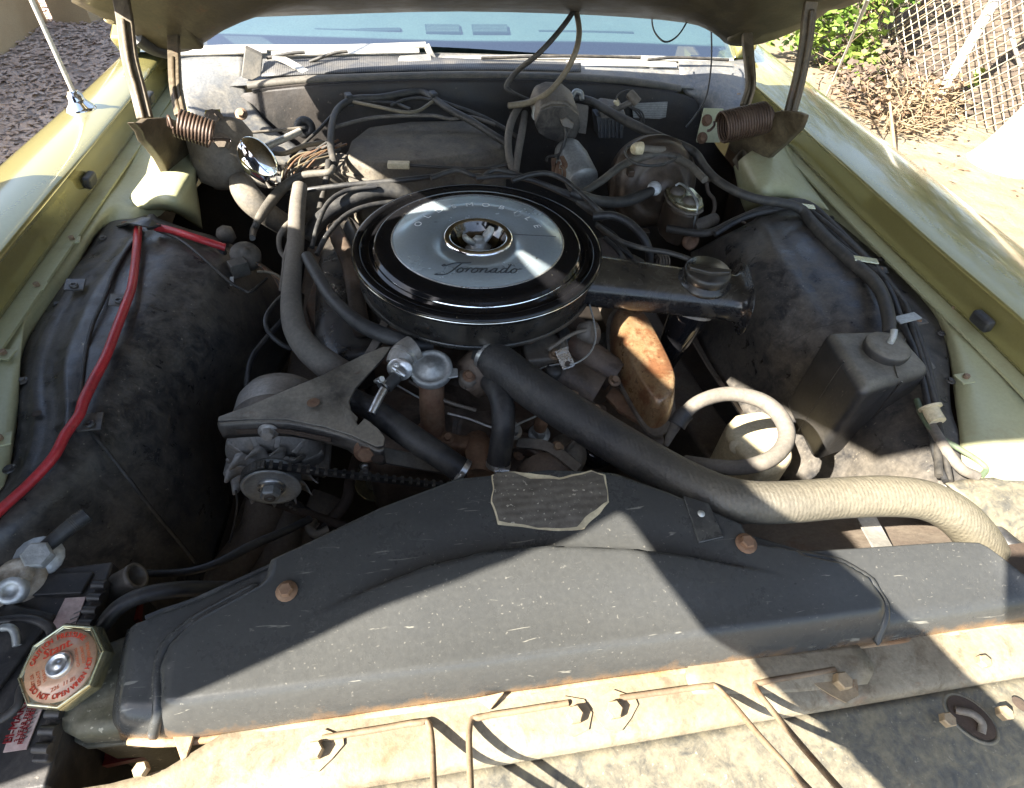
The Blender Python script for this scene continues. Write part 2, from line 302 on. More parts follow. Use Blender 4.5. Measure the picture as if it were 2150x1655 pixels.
# ================================================================== SETTING
def smooth(a, b, x):
    t = max(0, min(1, (x-a)/(b-a))); return t*t*(3-2*t)
def W(x, y, h): return V((x, y, h+Z0))
def struct(name, mb, m, **k):
    o = obj(name, mb, m, **k); o['kind'] = 'structure'; return o
groundm = mat('pale_sandy_ground', (.23, .19, .13), .9, 0, var=((.18, .145, .095), 1.2), dust=((.13, .095, .055), .8, 5, .44, .66), speck=((.14, .10, .06), .8, 30, .66), bump=(.02, 14))
mulchm = mat('brown_mulch_ground', (.34, .26, .21), .9, 0, var=((.42, .34, .28), 6), speck=((.35, .28, .24), .7, 45, .6), bump=(.02, 30))
chipm = mat('brown_bark_chips', (.50, .37, .29), .9, 0, var=((.34, .25, .2), 9), dust=((.5, .43, .38), .7, 14))
struct('ground', MB().add([(-150, -150, 0), (150, -150, 0), (150, 150, 0), (-150, 150, 0)], [[0, 1, 2, 3]]), groundm)
struct('mulch_bed', MB().add([(-14, 1.2, .004), (-1.15, 1.2, .004), (-1.15, 16, .004), (-14, 16, .004)], [[0, 1, 2, 3]]), mulchm)
ch = MB()
for i in range(7000):
    y = random.uniform(2.0, 7.5); x = random.uniform(-1.25-.75*(y-1.5), -1.25-.25*(y-2))
    a = random.uniform(0, 6.3); l = random.uniform(.012, .04); w = random.uniform(.006, .016); z = random.uniform(.008, .022)
    d = V((math.cos(a)*l, math.sin(a)*l, random.uniform(-.008, .008))); e = V((-math.sin(a)*w, math.cos(a)*w, random.uniform(-.006, .006))); c = V((x, y, z))
    ch.add([c-d-e, c+d-e*.6, c+d*.9+e, c-d*.8+e, c+V((0, 0, .007))], [[0, 1, 4], [1, 2, 4], [2, 3, 4], [3, 0, 4]], True)
o = obj('bark_chips', ch, chipm, recalc=False); o['kind'] = 'stuff'
# tan shed at the far left
shedm = mat('tan_painted_wood', (.40, .31, .19), .6, 0, var=((.36, .27, .16), 4), bump=(.001, 30))
a = P(0, 95, -Z0); b = P(62, 52, -Z0); dx = (b-a).normalized(); up = V((0, 0, 1)); nrm = dx.cross(up)
sh = thing('shed', 'tan painted wooden shed wall standing on the mulch at the far left', 'shed', a)
obj('wall', MB().prism([a-dx*2.5+nrm*.01, b+nrm*.01, b+nrm*.12, a-dx*2.5+nrm*.12], up*2.3), shedm, sh)
obj('base_board', MB().prism([a-dx*2.5-nrm*.02, b-nrm*.02, b+nrm*.008, a-dx*2.5+nrm*.008], up*.05), shedm, sh, bevel=.004)
obj('corner_post', MB().prism([b-nrm*.03, b+dx*.05-nrm*.03, b+dx*.05+nrm*.12, b+nrm*.12], up*2.3), shedm, sh, bevel=.004)
c0 = b+nrm*.16; obj('side_wall', MB().prism([c0+dx*.06, c0+dx*1.5+nrm*.5, c0+dx*1.4+nrm*.7, c0+nrm*.3], up*2.3), shedm, sh)
# ================================================================== CAR
car = thing('car', 'gold green metallic old car parked with its hood raised over the open engine bay', 'car', V((0, 1.5, 0)))
def C(name, mb, m, p=None, **k): return obj(name, mb, m, p or car, **k)
# ---- fenders: (Y, lip x, outer x)
Lst = [(-.35, -.70, -.90, -.02), (.1, -.725, -.905, -.01), (.5, -.738, -.905, 0), (.8, -.742, -.90, 0), (1.1, -.742, -.895, 0), (1.45, -.742, -.875, 0), (1.75, -.742, -.862, 0.004), (1.95, -.75, -.865, .01), (2.4, -.80, -.87, .02), (3.6, -.82, -.9, .02)]
Rst = [(-.35, .70, .915, -.02), (.1, .715, .925, -.01), (.5, .735, .935, 0), (.75, .742, .945, 0), (1.05, .757, .965, 0), (1.35, .775, .978, 0), (1.65, .78, .982, 0.004), (1.95, .80, .985, .01), (2.4, .84, .985, .02), (3.6, .86, 1.0, .02)]
def fender(st, s, front):
    rows = []
    for y, xl, xo, dz in st:
        w = abs(xo-xl); f = [(0, -.055), (0, -.03), (0, -.006), (.004, .002), (.10, .008), (.35, .013), (.7, .008), (.93, -.012), (1.0, -.035), (1.04, -.10), (1.09, -.25), (1.03, -.48), (.95, -.70)]
        rows.append([W(xl+s*w*u if u > .005 else xl, y, h+dz) for u, h in f])
    return MB().sheet(rows, 3, 5)
fl = C('fender', fender(Lst, -1, 1), paint, solid=.003); fl['label'] = 'left front fender lit at its rear by the sun'
fr = C('fender', fender(Rst, 1, 1), paint, solid=.003); fr['label'] = 'right front fender in shade mirroring foliage'
# gutter bead along the foot of each lip wall
for st, s, f in ((Lst, -1, fl), (Rst, 1, fr)):
    C('gutter_flange', MB().bar([W(x-s*.012, y, -.058+dz) for y, x, xo, dz in st[:8]], .03, .004, (0, 0, 1), 4), apron_m, f)
# ---- aprons: pale green ledges inside the lips
def apron(rows): return MB().sheet([[P(*q) for q in r] for r in rows], 4, 5)
la = C('apron', apron([[(-160, 830, -.062), (-170, 900, -.068), (-180, 1050, -.075)], [(0, 674, -.062), (-5, 830, -.068), (-10, 1040, -.082)], [(50, 615, -.062), (42, 740, -.068), (34, 900, -.085)],
    [(100, 560, -.062), (62, 660, -.066), (52, 730, -.085)], [(182, 425, -.062), (175, 500, -.066), (135, 605, -.085)], [(205, 388, -.062), (232, 430, -.064), (215, 480, -.085)], [(240, 330, -.062), (290, 420, -.07), (290, 462, -.085)],
    [(292, 258, -.062), (335, 330, -.055), (350, 440, -.10)], [(338, 180, -.06), (372, 240, -.06), (400, 330, -.09)], [(352, 140, -.05), (395, 150, -.03), (425, 170, -.03)]]), apron_m, solid=.002)
ra = C('apron', apron([[(2260, 930, -.062), (2300, 1030, -.07), (2200, 1080, -.09)], [(2150, 830, -.062), (2110, 960, -.07), (2040, 1010, -.085)], [(2080, 730, -.062), (2040, 800, -.066), (2010, 880, -.085)], [(2000, 640, -.062), (1995, 690, -.066), (1985, 720, -.085)],
    [(1935, 570, -.062), (1925, 600, -.066), (1930, 630, -.085)], [(1800, 432, -.062), (1800, 468, -.066), (1800, 505, -.085)], [(1735, 365, -.062), (1730, 400, -.066), (1735, 455, -.085)], [(1690, 320, -.062), (1670, 380, -.062), (1660, 428, -.085)],
    [(1660, 288, -.06), (1640, 340, -.05), (1600, 420, -.1)], [(1630, 240, -.06), (1605, 270, -.06), (1575, 330, -.1)], [(1600, 180, -.05), (1580, 190, -.04), (1555, 200, -.03)]]), apron_m, solid=.002)
# hinge shelves: the flared pedestals that carry the hood hinges
C('hinge_pedestal', MB().sheet([[P(270, 415, -.06), P(330, 330, -.05), P(350, 270, -.05)], [P(300, 440, -.075), P(335, 390, -.03), P(380, 300, -.03)], [P(360, 445, -.10), P(370, 425, -.04), P(410, 350, -.03)], [P(425, 482, -.16), P(420, 440, -.10), P(412, 385, -.07)]], 6, 6), apron_m, solid=.002)
C('hinge_pedestal', MB().sheet([[P(1570, 455, -.16), P(1555, 420, -.1), P(1540, 350, -.07)], [P(1630, 425, -.1), P(1600, 405, -.04), P(1560, 330, -.03)], [P(1690, 430, -.075), P(1640, 370, -.03), P(1600, 300, -.03)], [P(1740, 440, -.06), P(1660, 330, -.05), P(1630, 260, -.05)]], 6, 6), apron_m, solid=.002)
# ---- wheelhouses (black inner fenders)
wl = C('wheelhouse', MB().sheet([
    [P(-120, 1090, -.085), P(-100, 1180, -.10), P(60, 1300, -.2), P(300, 1330, -.34), P(460, 1290, -.40)],
    [P(-20, 1030, -.085), P(60, 1080, -.09), P(170, 1120, -.15), P(330, 1180, -.26), P(450, 1190, -.38)],
    [P(36, 900, -.085), P(120, 920, -.075), P(230, 940, -.10), P(380, 1000, -.20), P(490, 1050, -.36)],
    [P(40, 740, -.085), P(130, 740, -.07), P(260, 770, -.075), P(400, 830, -.16), P(500, 880, -.33)],
    [P(125, 600, -.085), P(190, 610, -.07), P(320, 640, -.07), P(470, 700, -.14), P(590, 780, -.32)],
    [P(218, 470, -.085), P(265, 500, -.07), P(370, 530, -.07), P(500, 580, -.12), P(630, 690, -.30)],
    [P(262, 456, -.095), P(310, 455, -.085), P(390, 480, -.085), P(500, 520, -.12), P(640, 620, -.26)]], 8, 8,
    lambda p, u, v: p+V((0, 0, .006*noise.noise(p*9)+.010*math.exp(-((u-.3)/.03)**2)*smooth(.25, .32, v)+.006*math.exp(-((u-.62-.05*v)/.022)**2)*smooth(.3, .36, v)*smooth(.95, .88, v)+.005*math.exp(-((u-.12)/.02)**2)*smooth(.2, .26, v)*smooth(.72, .66, v)+.004*math.exp(-((v-.52)/.014)**2)*smooth(.34, .4, u)*smooth(.85, .8, u)))), wheelm, solid=.003)
wl['label'] = 'left wheelhouse panel with red cable across it'
wr = C('wheelhouse', MB().sheet([
    [P(2090, 1010, -.085), P(1990, 1030, -.10), P(1880, 1040, -.16), P(1750, 1030, -.24), P(1640, 1010, -.30)],
    [P(2005, 880, -.085), P(1950, 900, -.085), P(1840, 930, -.14), P(1720, 910, -.22), P(1570, 880, -.30)],
    [P(1992, 750, -.085), P(1930, 760, -.08), P(1800, 800, -.12), P(1660, 800, -.19), P(1490, 760, -.29)],
    [P(1980, 650, -.085), P(1900, 650, -.075), P(1780, 690, -.09), P(1620, 710, -.15), P(1450, 670, -.28)],
    [P(1880, 560, -.085), P(1820, 560, -.07), P(1720, 590, -.075), P(1590, 630, -.12), P(1440, 600, -.27)],
    [P(1770, 470, -.085), P(1730, 475, -.07), P(1650, 510, -.07), P(1560, 560, -.11), P(1450, 560, -.25)],
    [P(1720, 428, -.095), P(1680, 430, -.085), P(1610, 450, -.085), P(1530, 490, -.11), P(1450, 530, -.2)]], 8, 8,
    lambda p, u, v: p+V((0, 0, .005*noise.noise(p*9+V((5, 0, 0)))+.007*math.exp(-((u-.36)/.025)**2)*smooth(.3, .36, v)*smooth(.98, .9, v)+.006*math.exp(-((u-.66+.1*v)/.022)**2)*smooth(.35, .4, v)+.004*math.exp(-((v-.62)/.014)**2)*smooth(.3, .36, u)*smooth(.9, .84, u)))), wheelm, solid=.003)
wr['label'] = 'right wheelhouse panel behind the washer bottle'
C('wheelhouse_flange', MB().bar([P(1450, 690, -.285), P(1500, 775, -.295), P(1575, 885, -.305), P(1640, 1012, -.305)], .05, .003, (.6, -.1, 1), 4), brown, wr)
# clip nuts and rubber bumpers
for par, pts in ((wl, ((20, 985), (47, 800), (120, 640), (215, 500), (300, 462))), (wr, ((1995, 800), (1975, 700), (1850, 545), (1745, 458)))):
    for x, y in pts:
        p = P(x, y, -.078); o = C('panel_screw', MB().hexbolt(p, (0, 0, 1), .0045, .004), wheelm, par)
for x, y, r in ((80, 872, .006), (300, 560, .004), (1560, 470, .005)): C('panel_hole', MB().lathe([(r, .0035), (r*.9, .0038), (.0001, .0030)], P(x, y, -.0745), (0, 0, 1), 16), dark, wl if x < 1000 else wr)
def clip_nut(q, par, tilt=0):
    p = P(*q); d = .011
    o = C('clip_nut', MB().box(p, (.022, .020, .003), Matrix.Rotation(tilt, 3, 'Z')), apron_m, par, bevel=.0008)
    obj('bolt', MB().hexbolt(p+V((0, 0, .002)), (0, 0, 1), .0045, .006, False), boltm, o)
for q in ((10, 745, -.06), (2, 925, -.06), (80, 603, -.058), (153, 505, -.058)): clip_nut(q, la, random.uniform(-.3, .3))
for q in ((1905, 541, -.058), (1820, 463, -.058), (2000, 652, -.06), (2025, 795, -.06)): clip_nut(q, ra, random.uniform(-.3, .3))
def bumper_block(x, y, h, dy, par):
    p = P(x, y, h); C('rubber_bumper', MB().box(p, (.015, .036, .022), Matrix.Rotation(dy, 3, 'Y')), rubber, par, bevel=.005, seg=3)
bumper_block(188, 378, -.03, .2, fl); bumper_block(314, 206, -.02, .2, fl); bumper_block(1759, 352, -.03, -.2, fr); bumper_block(2062, 674, -.03, -.2, fr)
# ---- floor of the bay, frame and inner sides, so that no daylight shows from below
C('bay_floor', MB().sheet([[W(-.95, -.1, -.62), W(-.3, -.1, -.66), W(.3, -.1, -.66), W(.95, -.1, -.62)], [W(-.95, 1.62, -.62), W(-.3, 1.62, -.66), W(.3, 1.62, -.66), W(.95, 1.62, -.62)]], 6, 8), dark, solid=.004)
for s in (-1, 1):
    C('frame_rail', MB().bar([W(s*.47, -.05, -.46), W(s*.46, .5, -.46), W(s*.40, .9, -.44), W(s*.40, 1.5, -.44)], .09, .13, (0, 0, 1)), brown, bevel=.012)
    C('inner_side', MB().add([W(s*.80, -.2, -.07), W(s*.80, 1.6, -.07), W(s*.80, 1.6, -.62), W(s*.80, -.2, -.62)], [[0, 1, 2, 3]]), dark)
C('crossmember', MB().bar([W(-.5, .40, -.52), W(0, .37, -.54), W(.5, .40, -.52)], .12, .08, (0, 0, 1)), brown, bevel=.012)
# ---- firewall
C('firewall', MB().sheet([[Y(512, 196, 1.52), Y(700, 176, 1.50), Y(970, 168, 1.495), Y(1250, 176, 1.50), Y(1440, 200, 1.52), Y(1475, 240, 1.54)],
    [Y(500, 215, 1.52), Y(700, 215, 1.49), Y(970, 210, 1.485), Y(1250, 215, 1.49), Y(1445, 240, 1.51), Y(1500, 300, 1.54)],
    [Y(470, 330, 1.5), Y(700, 300, 1.48), Y(970, 290, 1.47), Y(1250, 300, 1.48), Y(1450, 330, 1.5), Y(1560, 390, 1.53)],
    [W(-.8, 1.5, -.35), W(-.3, 1.42, -.35), W(0, 1.40, -.35), W(.3, 1.42, -.35), W(.6, 1.45, -.35), W(.8, 1.5, -.35)],
    [W(-.85, 1.45, -.64), W(-.3, 1.25, -.64), W(0, 1.2, -.64), W(.3, 1.25, -.64), W(.6, 1.4, -.64), W(.85, 1.45, -.64)]], 5, 5), fwm, solid=.003)
C('weatherstrip', MB().tube([Y(522, 181, 1.535), Y(600, 172, 1.53), Y(700, 166, 1.525), Y(970, 159, 1.52), Y(1200, 163, 1.525), Y(1330, 172, 1.53), Y(1426, 187, 1.54)], .0125, 10, 8, flat=.75), rubberold)
C('weatherstrip_flange', MB().bar([Y(530, 190, 1.522), Y(700, 175, 1.512), Y(970, 168, 1.507), Y(1200, 172, 1.512), Y(1420, 194, 1.525)], .012, .006, (0, 0, 1), 6), fwm)
# cowl plenum and its screen
C('cowl_panel', MB().sheet([[Y(380, 190, 1.50), Y(530, 178, 1.54), Y(970, 156, 1.53), Y(1430, 184, 1.545), Y(1560, 200, 1.5)], [Y(372, 150, 1.58), Y(530, 150, 1.59), Y(970, 140, 1.59), Y(1430, 155, 1.59), Y(1570, 165, 1.58)],
    [Y(360, 112, 1.66), Y(530, 106, 1.66), Y(970, 112, 1.66), Y(1430, 128, 1.66), Y(1570, 125, 1.66)]], 8, 5), cowlm, solid=.002)
C('cowl_screen', MB().sheet([[Y(548, 160, 1.548), Y(800, 150, 1.545), Y(1060, 146, 1.545), Y(1220, 150, 1.55)], [Y(555, 128, 1.61), Y(800, 118, 1.62), Y(1060, 126, 1.61), Y(1220, 132, 1.60)]], 8, 3), screenm, solid=.002)
C('cowl_side', MB().sheet([[Y(352, 128, 1.62), Y(420, 118, 1.63), Y(515, 112, 1.64)], [Y(368, 180, 1.52), Y(450, 165, 1.545), Y(515, 185, 1.545)], [Y(395, 225, 1.44), Y(455, 225, 1.48), Y(560, 258, 1.485)], [Y(420, 270, 1.36), Y(490, 290, 1.42), Y(640, 318, 1.44)], [Y(450, 330, 1.28), Y(520, 345, 1.36), Y(680, 345, 1.42)]], 6, 6), cowlm, solid=.002)
C('cowl_side', MB().sheet([[Y(1425, 128, 1.62), Y(1500, 128, 1.63), Y(1575, 128, 1.64)], [Y(1432, 186, 1.555), Y(1500, 170, 1.545), Y(1570, 180, 1.53)], [Y(1460, 215, 1.535), Y(1510, 205, 1.5), Y(1565, 215, 1.47)], [Y(1478, 260, 1.53), Y(1500, 255, 1.47), Y(1540, 280, 1.40)]], 6, 6), cowlm, solid=.002)
C('dust_flap', MB().prism([Y(506, 163, 1.55), Y(514, 100, 1.585), Y(552, 118, 1.585), Y(548, 160, 1.55), Y(530, 170, 1.55)], (0, .012, .004)), rubberold, bevel=.003)
C('cowl_brace', MB().bar([Y(575, 118, 1.60), Y(605, 130, 1.585), Y(655, 160, 1.55)], .018, .004, (0, -.3, 1)), trimm)
C('cowl_bracket', MB().prism([Y(840, 122, 1.60), Y(905, 118, 1.61), Y(912, 150, 1.57), Y(820, 152, 1.57)], (0, .02, .0)), cowlm, bevel=.002)
# windshield, trim, dashboard
tr = MB().bar([Y(352, 106, 1.64), Y(500, 101, 1.645), Y(700, 101, 1.645), Y(895, 95, 1.645)], .016, .006, (0, -.5, .8), 6)
tr.bar([Y(895, 94, 1.645), Y(903, 112, 1.635), Y(912, 127, 1.63)], .016, .006, (0, -.5, .8), 3)
tr.bar([Y(910, 127, 1.63), Y(1100, 121, 1.64), Y(1300, 122, 1.65), Y(1540, 127, 1.65)], .014, .006, (0, -.5, .8), 6)
C('windshield_trim', tr, trimm, bevel=.0015)
tr = MB()
for a, b_ in ((360, 560), (570, 880)): tr.bar([Y(a, 113, 1.63), Y((a+b_)/2, 110, 1.632), Y(b_, 107, 1.632)], .012, .004, (0, -.5, .8), 4)
for a, b_ in ((930, 1180), (1190, 1420)): tr.bar([Y(a, 134, 1.62), Y((a+b_)/2, 133, 1.625), Y(b_, 138, 1.62)], .02, .004, (0, -.4, .8), 4)
C('cowl_edge_strip', tr, trimm)
for pts in (((1010, 122), (1180, 118), (1345, 121)), ((1360, 126), (1420, 121), (1530, 126)), ((560, 122), (610, 112), (640, 110)), ((650, 130), (700, 112), (730, 108))): C('wiper_linkage', MB().tube([Y(x, y, 1.60) for x, y in pts], .004, 6, 4), wirem)

g0 = [Y(300, 104, 1.652), Y(600, 100, 1.655), Y(900, 98, 1.655), Y(1250, 118, 1.655), Y(1545, 122, 1.652)]
gl = MB().sheet([g0, [p+V((p.x*.02, .30, .17)) for p in g0], [p+V((-p.x*.03, .75, .40)) for p in g0]], 8, 5)
gm = bpy.data.materials.new('tinted_windshield_glass'); gm.use_nodes = True; N = gm.node_tree.nodes; N.clear(); L = gm.node_tree.links
t_ = N.new('ShaderNodeBsdfTransparent'); t_.inputs[0].default_value = (.72, .86, .82, 1); gg = N.new('ShaderNodeBsdfGlossy'); gg.inputs['Roughness'].default_value = .01
lw = N.new('ShaderNodeLayerWeight'); pw = N.new('ShaderNodeMath'); pw.operation = 'POWER'; L.new(lw.outputs['Facing'], pw.inputs[0]); pw.inputs[1].default_value = 3.; fz = N.new('ShaderNodeMapRange'); L.new(pw.outputs[0], fz.inputs[0]); fz.inputs[3].default_value = .42; fz.inputs[4].default_value = .95; mx = N.new('ShaderNodeMixShader'); ou = N.new('ShaderNodeOutputMaterial')
L.new(fz.outputs[0], mx.inputs[0]); L.new(t_.outputs[0], mx.inputs[1]); L.new(gg.outputs[0], mx.inputs[2]); L.new(mx.outputs[0], ou.inputs[0])
ws = C('windshield', gl, gm); ws['label'] = 'tinted windshield reflecting blue sky over the dashboard'
d0 = [Y(380, 62, 1.80), Y(700, 72, 1.80), Y(970, 80, 1.80), Y(1250, 82, 1.80), Y(1520, 92, 1.80)]
da = C('dashboard', MB().sheet([[p+V((0, .004, -.012)) for p in d0], d0, [p+V((0, .16, .025)) for p in d0], [p+V((0, .3, .0)) for p in d0], [p+V((0, .34, -.25)) for p in d0]], 6, 4), dashm)
for x0, x1 in ((892, 968), (990, 1068)):
    v = MB().prism([Y(x0, 56, 1.86), Y(x1-4, 56, 1.86), Y(x1, 73, 1.815), Y(x0+3, 73, 1.815)], (0, 0, .006)); vo = C('vent', v, ventm, da)
    for k in range(5): obj('slat', MB().bar([Y(x0+4, 59+k*3, 1.852-.008*k)+V((0, 0, .006)), Y(x1-4, 59+k*3, 1.852-.008*k)+V((0, 0, .006))], .003, .004, (0, 0, 1), 2), dashm, vo)
C('defroster_slot', MB().bar([Y(660, 62, 1.83), Y(740, 64, 1.83), Y(842, 63, 1.83)], .02, .008, (0, 0, 1), 4), ventm, da, bevel=.003)
C('defroster_slot', MB().bar([Y(1130, 67, 1.84), Y(1220, 68, 1.84), Y(1330, 70, 1.84)], .014, .008, (0, 0, 1), 4), ventm, da, bevel=.003)
C('scuttle', MB().add([W(-.85, 1.66, .03), W(.85, 1.66, .03), W(.85, 1.83, -.02), W(-.85, 1.83, -.02)], [[0, 1, 2, 3]]), ventm)
C('cabin', MB().add([W(-.8, 2.1, -.4), W(.8, 2.1, -.4), W(.8, 2.6, .2), W(-.8, 2.6, .2), W(-.8, 1.83, -.02), W(.8, 1.83, -.02)], [[0, 1, 2, 3], [4, 5, 1, 0]]), ventm)
rf = [W(-.70, 2.40, .455), W(0, 2.42, .475), W(.74, 2.40, .455)]
C('roof', MB().sheet([rf, [p+V((0, .5, .05)) for p in rf], [p+V((0, 1.4, .0)) for p in rf]], 6, 5), paint, solid=.02)
for s in (-1, 1): C('windshield_pillar', MB().bar([W(s*.80, 1.66, .04), W(s*.76, 2.0, .24), W(s*.72, 2.42, .46)], .05, .05, (0, 0, 1)), paint, bevel=.01)
C('door', MB().sheet([[W(-.87, 1.9, -.02), W(-.93, 1.9, -.3), W(-.85, 1.9, -.7)], [W(-.88, 3.6, -.02), W(-.94, 3.6, -.3), W(-.86, 3.6, -.7)]], 5, 4), paint, solid=.02)
C('door', MB().sheet([[W(.97, 1.9, -.02), W(1.03, 1.9, -.3), W(.95, 1.9, -.7)], [W(.98, 3.6, -.02), W(1.04, 3.6, -.3), W(.96, 3.6, -.7)]], 5, 4), paint, solid=.02)
# ---- hood, raised on its hinges
HS = .55
def H(x, y, dz=0): return W(x, y, .10+HS*(1.5-y)+dz-.02*abs(x)**2)
re = [Y(150, 0, 1.30), Y(270, 62, 1.345), Y(352, 104, 1.385), Y(408, 98, 1.40), Y(440, 62, 1.44), Y(485, 36, 1.475), Y(700, 26, 1.49), Y(970, 20, 1.50), Y(1250, 28, 1.49), Y(1440, 44, 1.475), Y(1500, 66, 1.44), Y(1535, 92, 1.42), Y(1600, 88, 1.40), Y(1690, 52, 1.355), Y(1762, 2, 1.30)]
def hoodrows():
    rows = [re]
    for yy in (1.25, 1.0, .7, .4, .1, .02):
        xs = [-.72+1.46*i/14 for i in range(15)]
        t = [-.685 + (1.445)*i/14 for i in range(15)]
        rows.append([H(x, yy+(-.05*(1-(x/.74)**2) if yy < .3 else 0), .02) for x in t])
    return rows
hood = C('hood', MB().sheet(hoodrows(), 3, 4), hoodin, solid=.004); hood['label'] = 'raised hood seen from its olive underside'
C('hood_skin', MB().sheet([[p+V((0, .02, .05)) for p in r] for r in hoodrows()], 3, 4), paint, hood, solid=.003)
C('rear_rail', MB().bar([Y(470, 12, 1.46), Y(700, 2, 1.47), Y(970, -3, 1.475), Y(1250, 2, 1.47), Y(1470, 18, 1.455)], .05, .03, (0, .56, .8), 8), hoodin, hood, bevel=.008)
C('side_rail', MB().bar([Y(395, 92, 1.39), Y(355, 40, 1.35), Y(320, -10, 1.31), Y(270, -110, 1.22)], .07, .035, (0, .56, .8)), hoodin, hood, bevel=.008)
C('side_rail', MB().bar([Y(1545, 82, 1.40), Y(1610, 30, 1.35), Y(1680, -20, 1.31), Y(1800, -110, 1.22)], .07, .035, (0, .56, .8)), hoodin, hood, bevel=.008)
C('hood_edge_seal', MB().tube([Y(285, 78, 1.35), Y(320, 100, 1.375), Y(350, 108, 1.39)], .014, 8, 6), rubber, hood)
for x, y, yy in ((233, 44, 1.33), (1640, 55, 1.36)): C('rubber_plug', MB().lathe([(.001, .004), (.008, .003), (.011, 0), (.011, -.006)], Y(x, y, yy), (0, -.56, -.8), 16), whitep if x < 1000 else rubber, hood)
lamp = thing('hood_lamp', 'small grey underhood lamp housing fixed below the raised hood', 'lamp', Y(1388, 5, 1.42))
obj('housing', MB().prism([Y(1352, -6, 1.42), Y(1416, -6, 1.42), Y(1412, 14, 1.43), Y(1396, 22, 1.43), Y(1368, 20, 1.43)], (0, .03, .012)), galv, lamp, bevel=.006, seg=3)
obj('lens', MB().lathe([(.0001, -.008), (.006, -.006), (.008, 0)], Y(1392, 0, 1.415), (0, -.8, -.4), 12), whitep, lamp)
# ================================================================== FRONT: header panel, radiator cover, radiator
def O(name, mb, m, label, cat, group=None, **k): return tag(obj(name, mb, m, **k), label, cat, group)
UPZ = V((0, 0, 1))
def smooth(a, b, x):
    t = max(0, min(1, (x-a)/(b-a))); return t*t*(3-2*t)
xs = [-.85, -.6, -.42, -.2, .05, .3, .5, .75]
hr = [[W(x, .17, -.068) for x in xs], [W(x, .125, -.066) for x in xs], [W(x, .108, -.069) for x in xs], [W(x, .103, -.077) for x in xs], [W(x, .06, -.083) for x in xs], [W(x, .022, -.089) for x in xs],
      [W(x, .010, -.094) for x in xs], [W(x, .004, -.108) for x in xs], [W(x, -.06, -.125) for x in xs], [W(x, -.18, -.16) for x in xs], [W(x, -.24, -.26) for x in xs], [W(x, -.25, -.5) for x in xs]]
def jog(p, u, v):
    t = max(0, min(1, (p.x-.315)/.02)); s_ = t*t*(3-2*t)
    f = max(0, 1-abs(p.y-.012)/.05)
    if p.x < -.30 and p.y > .11: p = p-V((0, .036*smooth(.30, .40, -p.x)*min(1, (p.y-.11)/.03), 0))
    return p+V((0, .017*s_*f, .0015*noise.noise(p*7)))
hp = thing('header_panel', 'weathered black and sandy front header panel below the radiator cover', 'panel', W(0, .06, -.08))
led = obj('ledge', MB().sheet(hr[:4], 5, 5, jog), ledgem, hp, solid=.003)
obj('face', MB().sheet([[p+V((0, .001, -.002)) for p in hr[3]]]+hr[4:], 8, 6, jog), headm, hp, solid=.003)
obj('raised_pad', MB().sheet([[P(1450, 1385, -.064), P(1640, 1372, -.064), P(1800, 1352, -.064)], [P(1440, 1420, -.062), P(1640, 1412, -.062), P(1835, 1400, -.062)], [P(1455, 1458, -.066), P(1640, 1455, -.066), P(1820, 1440, -.067)]], 6, 5), ledgem, hp, solid=.004)
obj('drip_tab', MB().prism([P(360, 1540, -.062), P(408, 1540, -.062), P(392, 1590, -.066), P(380, 1598, -.066)], (0, 0, -.004)), rustedge, hp, bevel=.001)
obj('tab', MB().prism([P(1000, 1465, -.056), P(1060, 1452, -.056), P(1030, 1490, -.062)], (0, 0, -.004)), rustedge, hp, bevel=.001)
def header_bolt(x, y, r, h=-.066, loop=0, par=None):
    p = P(x, y+4, h); q = rp(p, r)
    b = obj('bolt', MB().hexbolt(p+V((0, 0, .0012)), (0, -.08, 1), q*.86, q*1.1, False), boltc, par or hp)
    if loop:
        c = V((p.x, p.y, p.z)); w_ = [c+V((loop*a*q, b_*q, 0)) for a, b_ in ((2.6, .9), (.6, 1.9), (-1.4, 1.3), (-1.9, 0), (-1.2, -1.4), (.4, -1.8), (1.6, -.9), (2.7, .2))]
        obj('clip_plate', MB().prism(w_, (0, 0, .0016)), boltc, par or hp)
    return b
for x, y, r in ((302, 1614, 18), (2058, 1388, 15), (1982, 1510, 17), (2100, 1496, 17)): header_bolt(x, y, r, -.074 if y > 1480 and x > 1500 else -.066)
hc = P(2036, 1508, -.081)
obj('latch_hole_rim', MB().lathe([(.0265, -.004), (.0255, .0018), (.0225, .0022), (.0215, -.004)], hc, (0, -.05, 1), 40, sx=.72, up=(.8, .6, 0)), headm, hp)
obj('latch_pocket', MB().lathe([(.0215, .0026), (.0195, .0024), (.0001, .0021)], hc, (0, -.05, 1), 40, sx=.72, up=(.8, .6, 0)), dark, hp)
obj('latch_hook', MB().tube([hc+V((-.012, .008, .003)), hc+V((-.001, .002, .007)), hc+V((.004, -.006, .006)), hc+V((.0, -.013, .003))], .0035, 8, 5), casti, hp)
obj('hole', MB().lathe([(.008, .0012), (.0001, .0014)], P(2141, 1480, -.076), (0, -.08, 1), 20, sx=.7, up=(.8, .6, 0)), dark, hp)
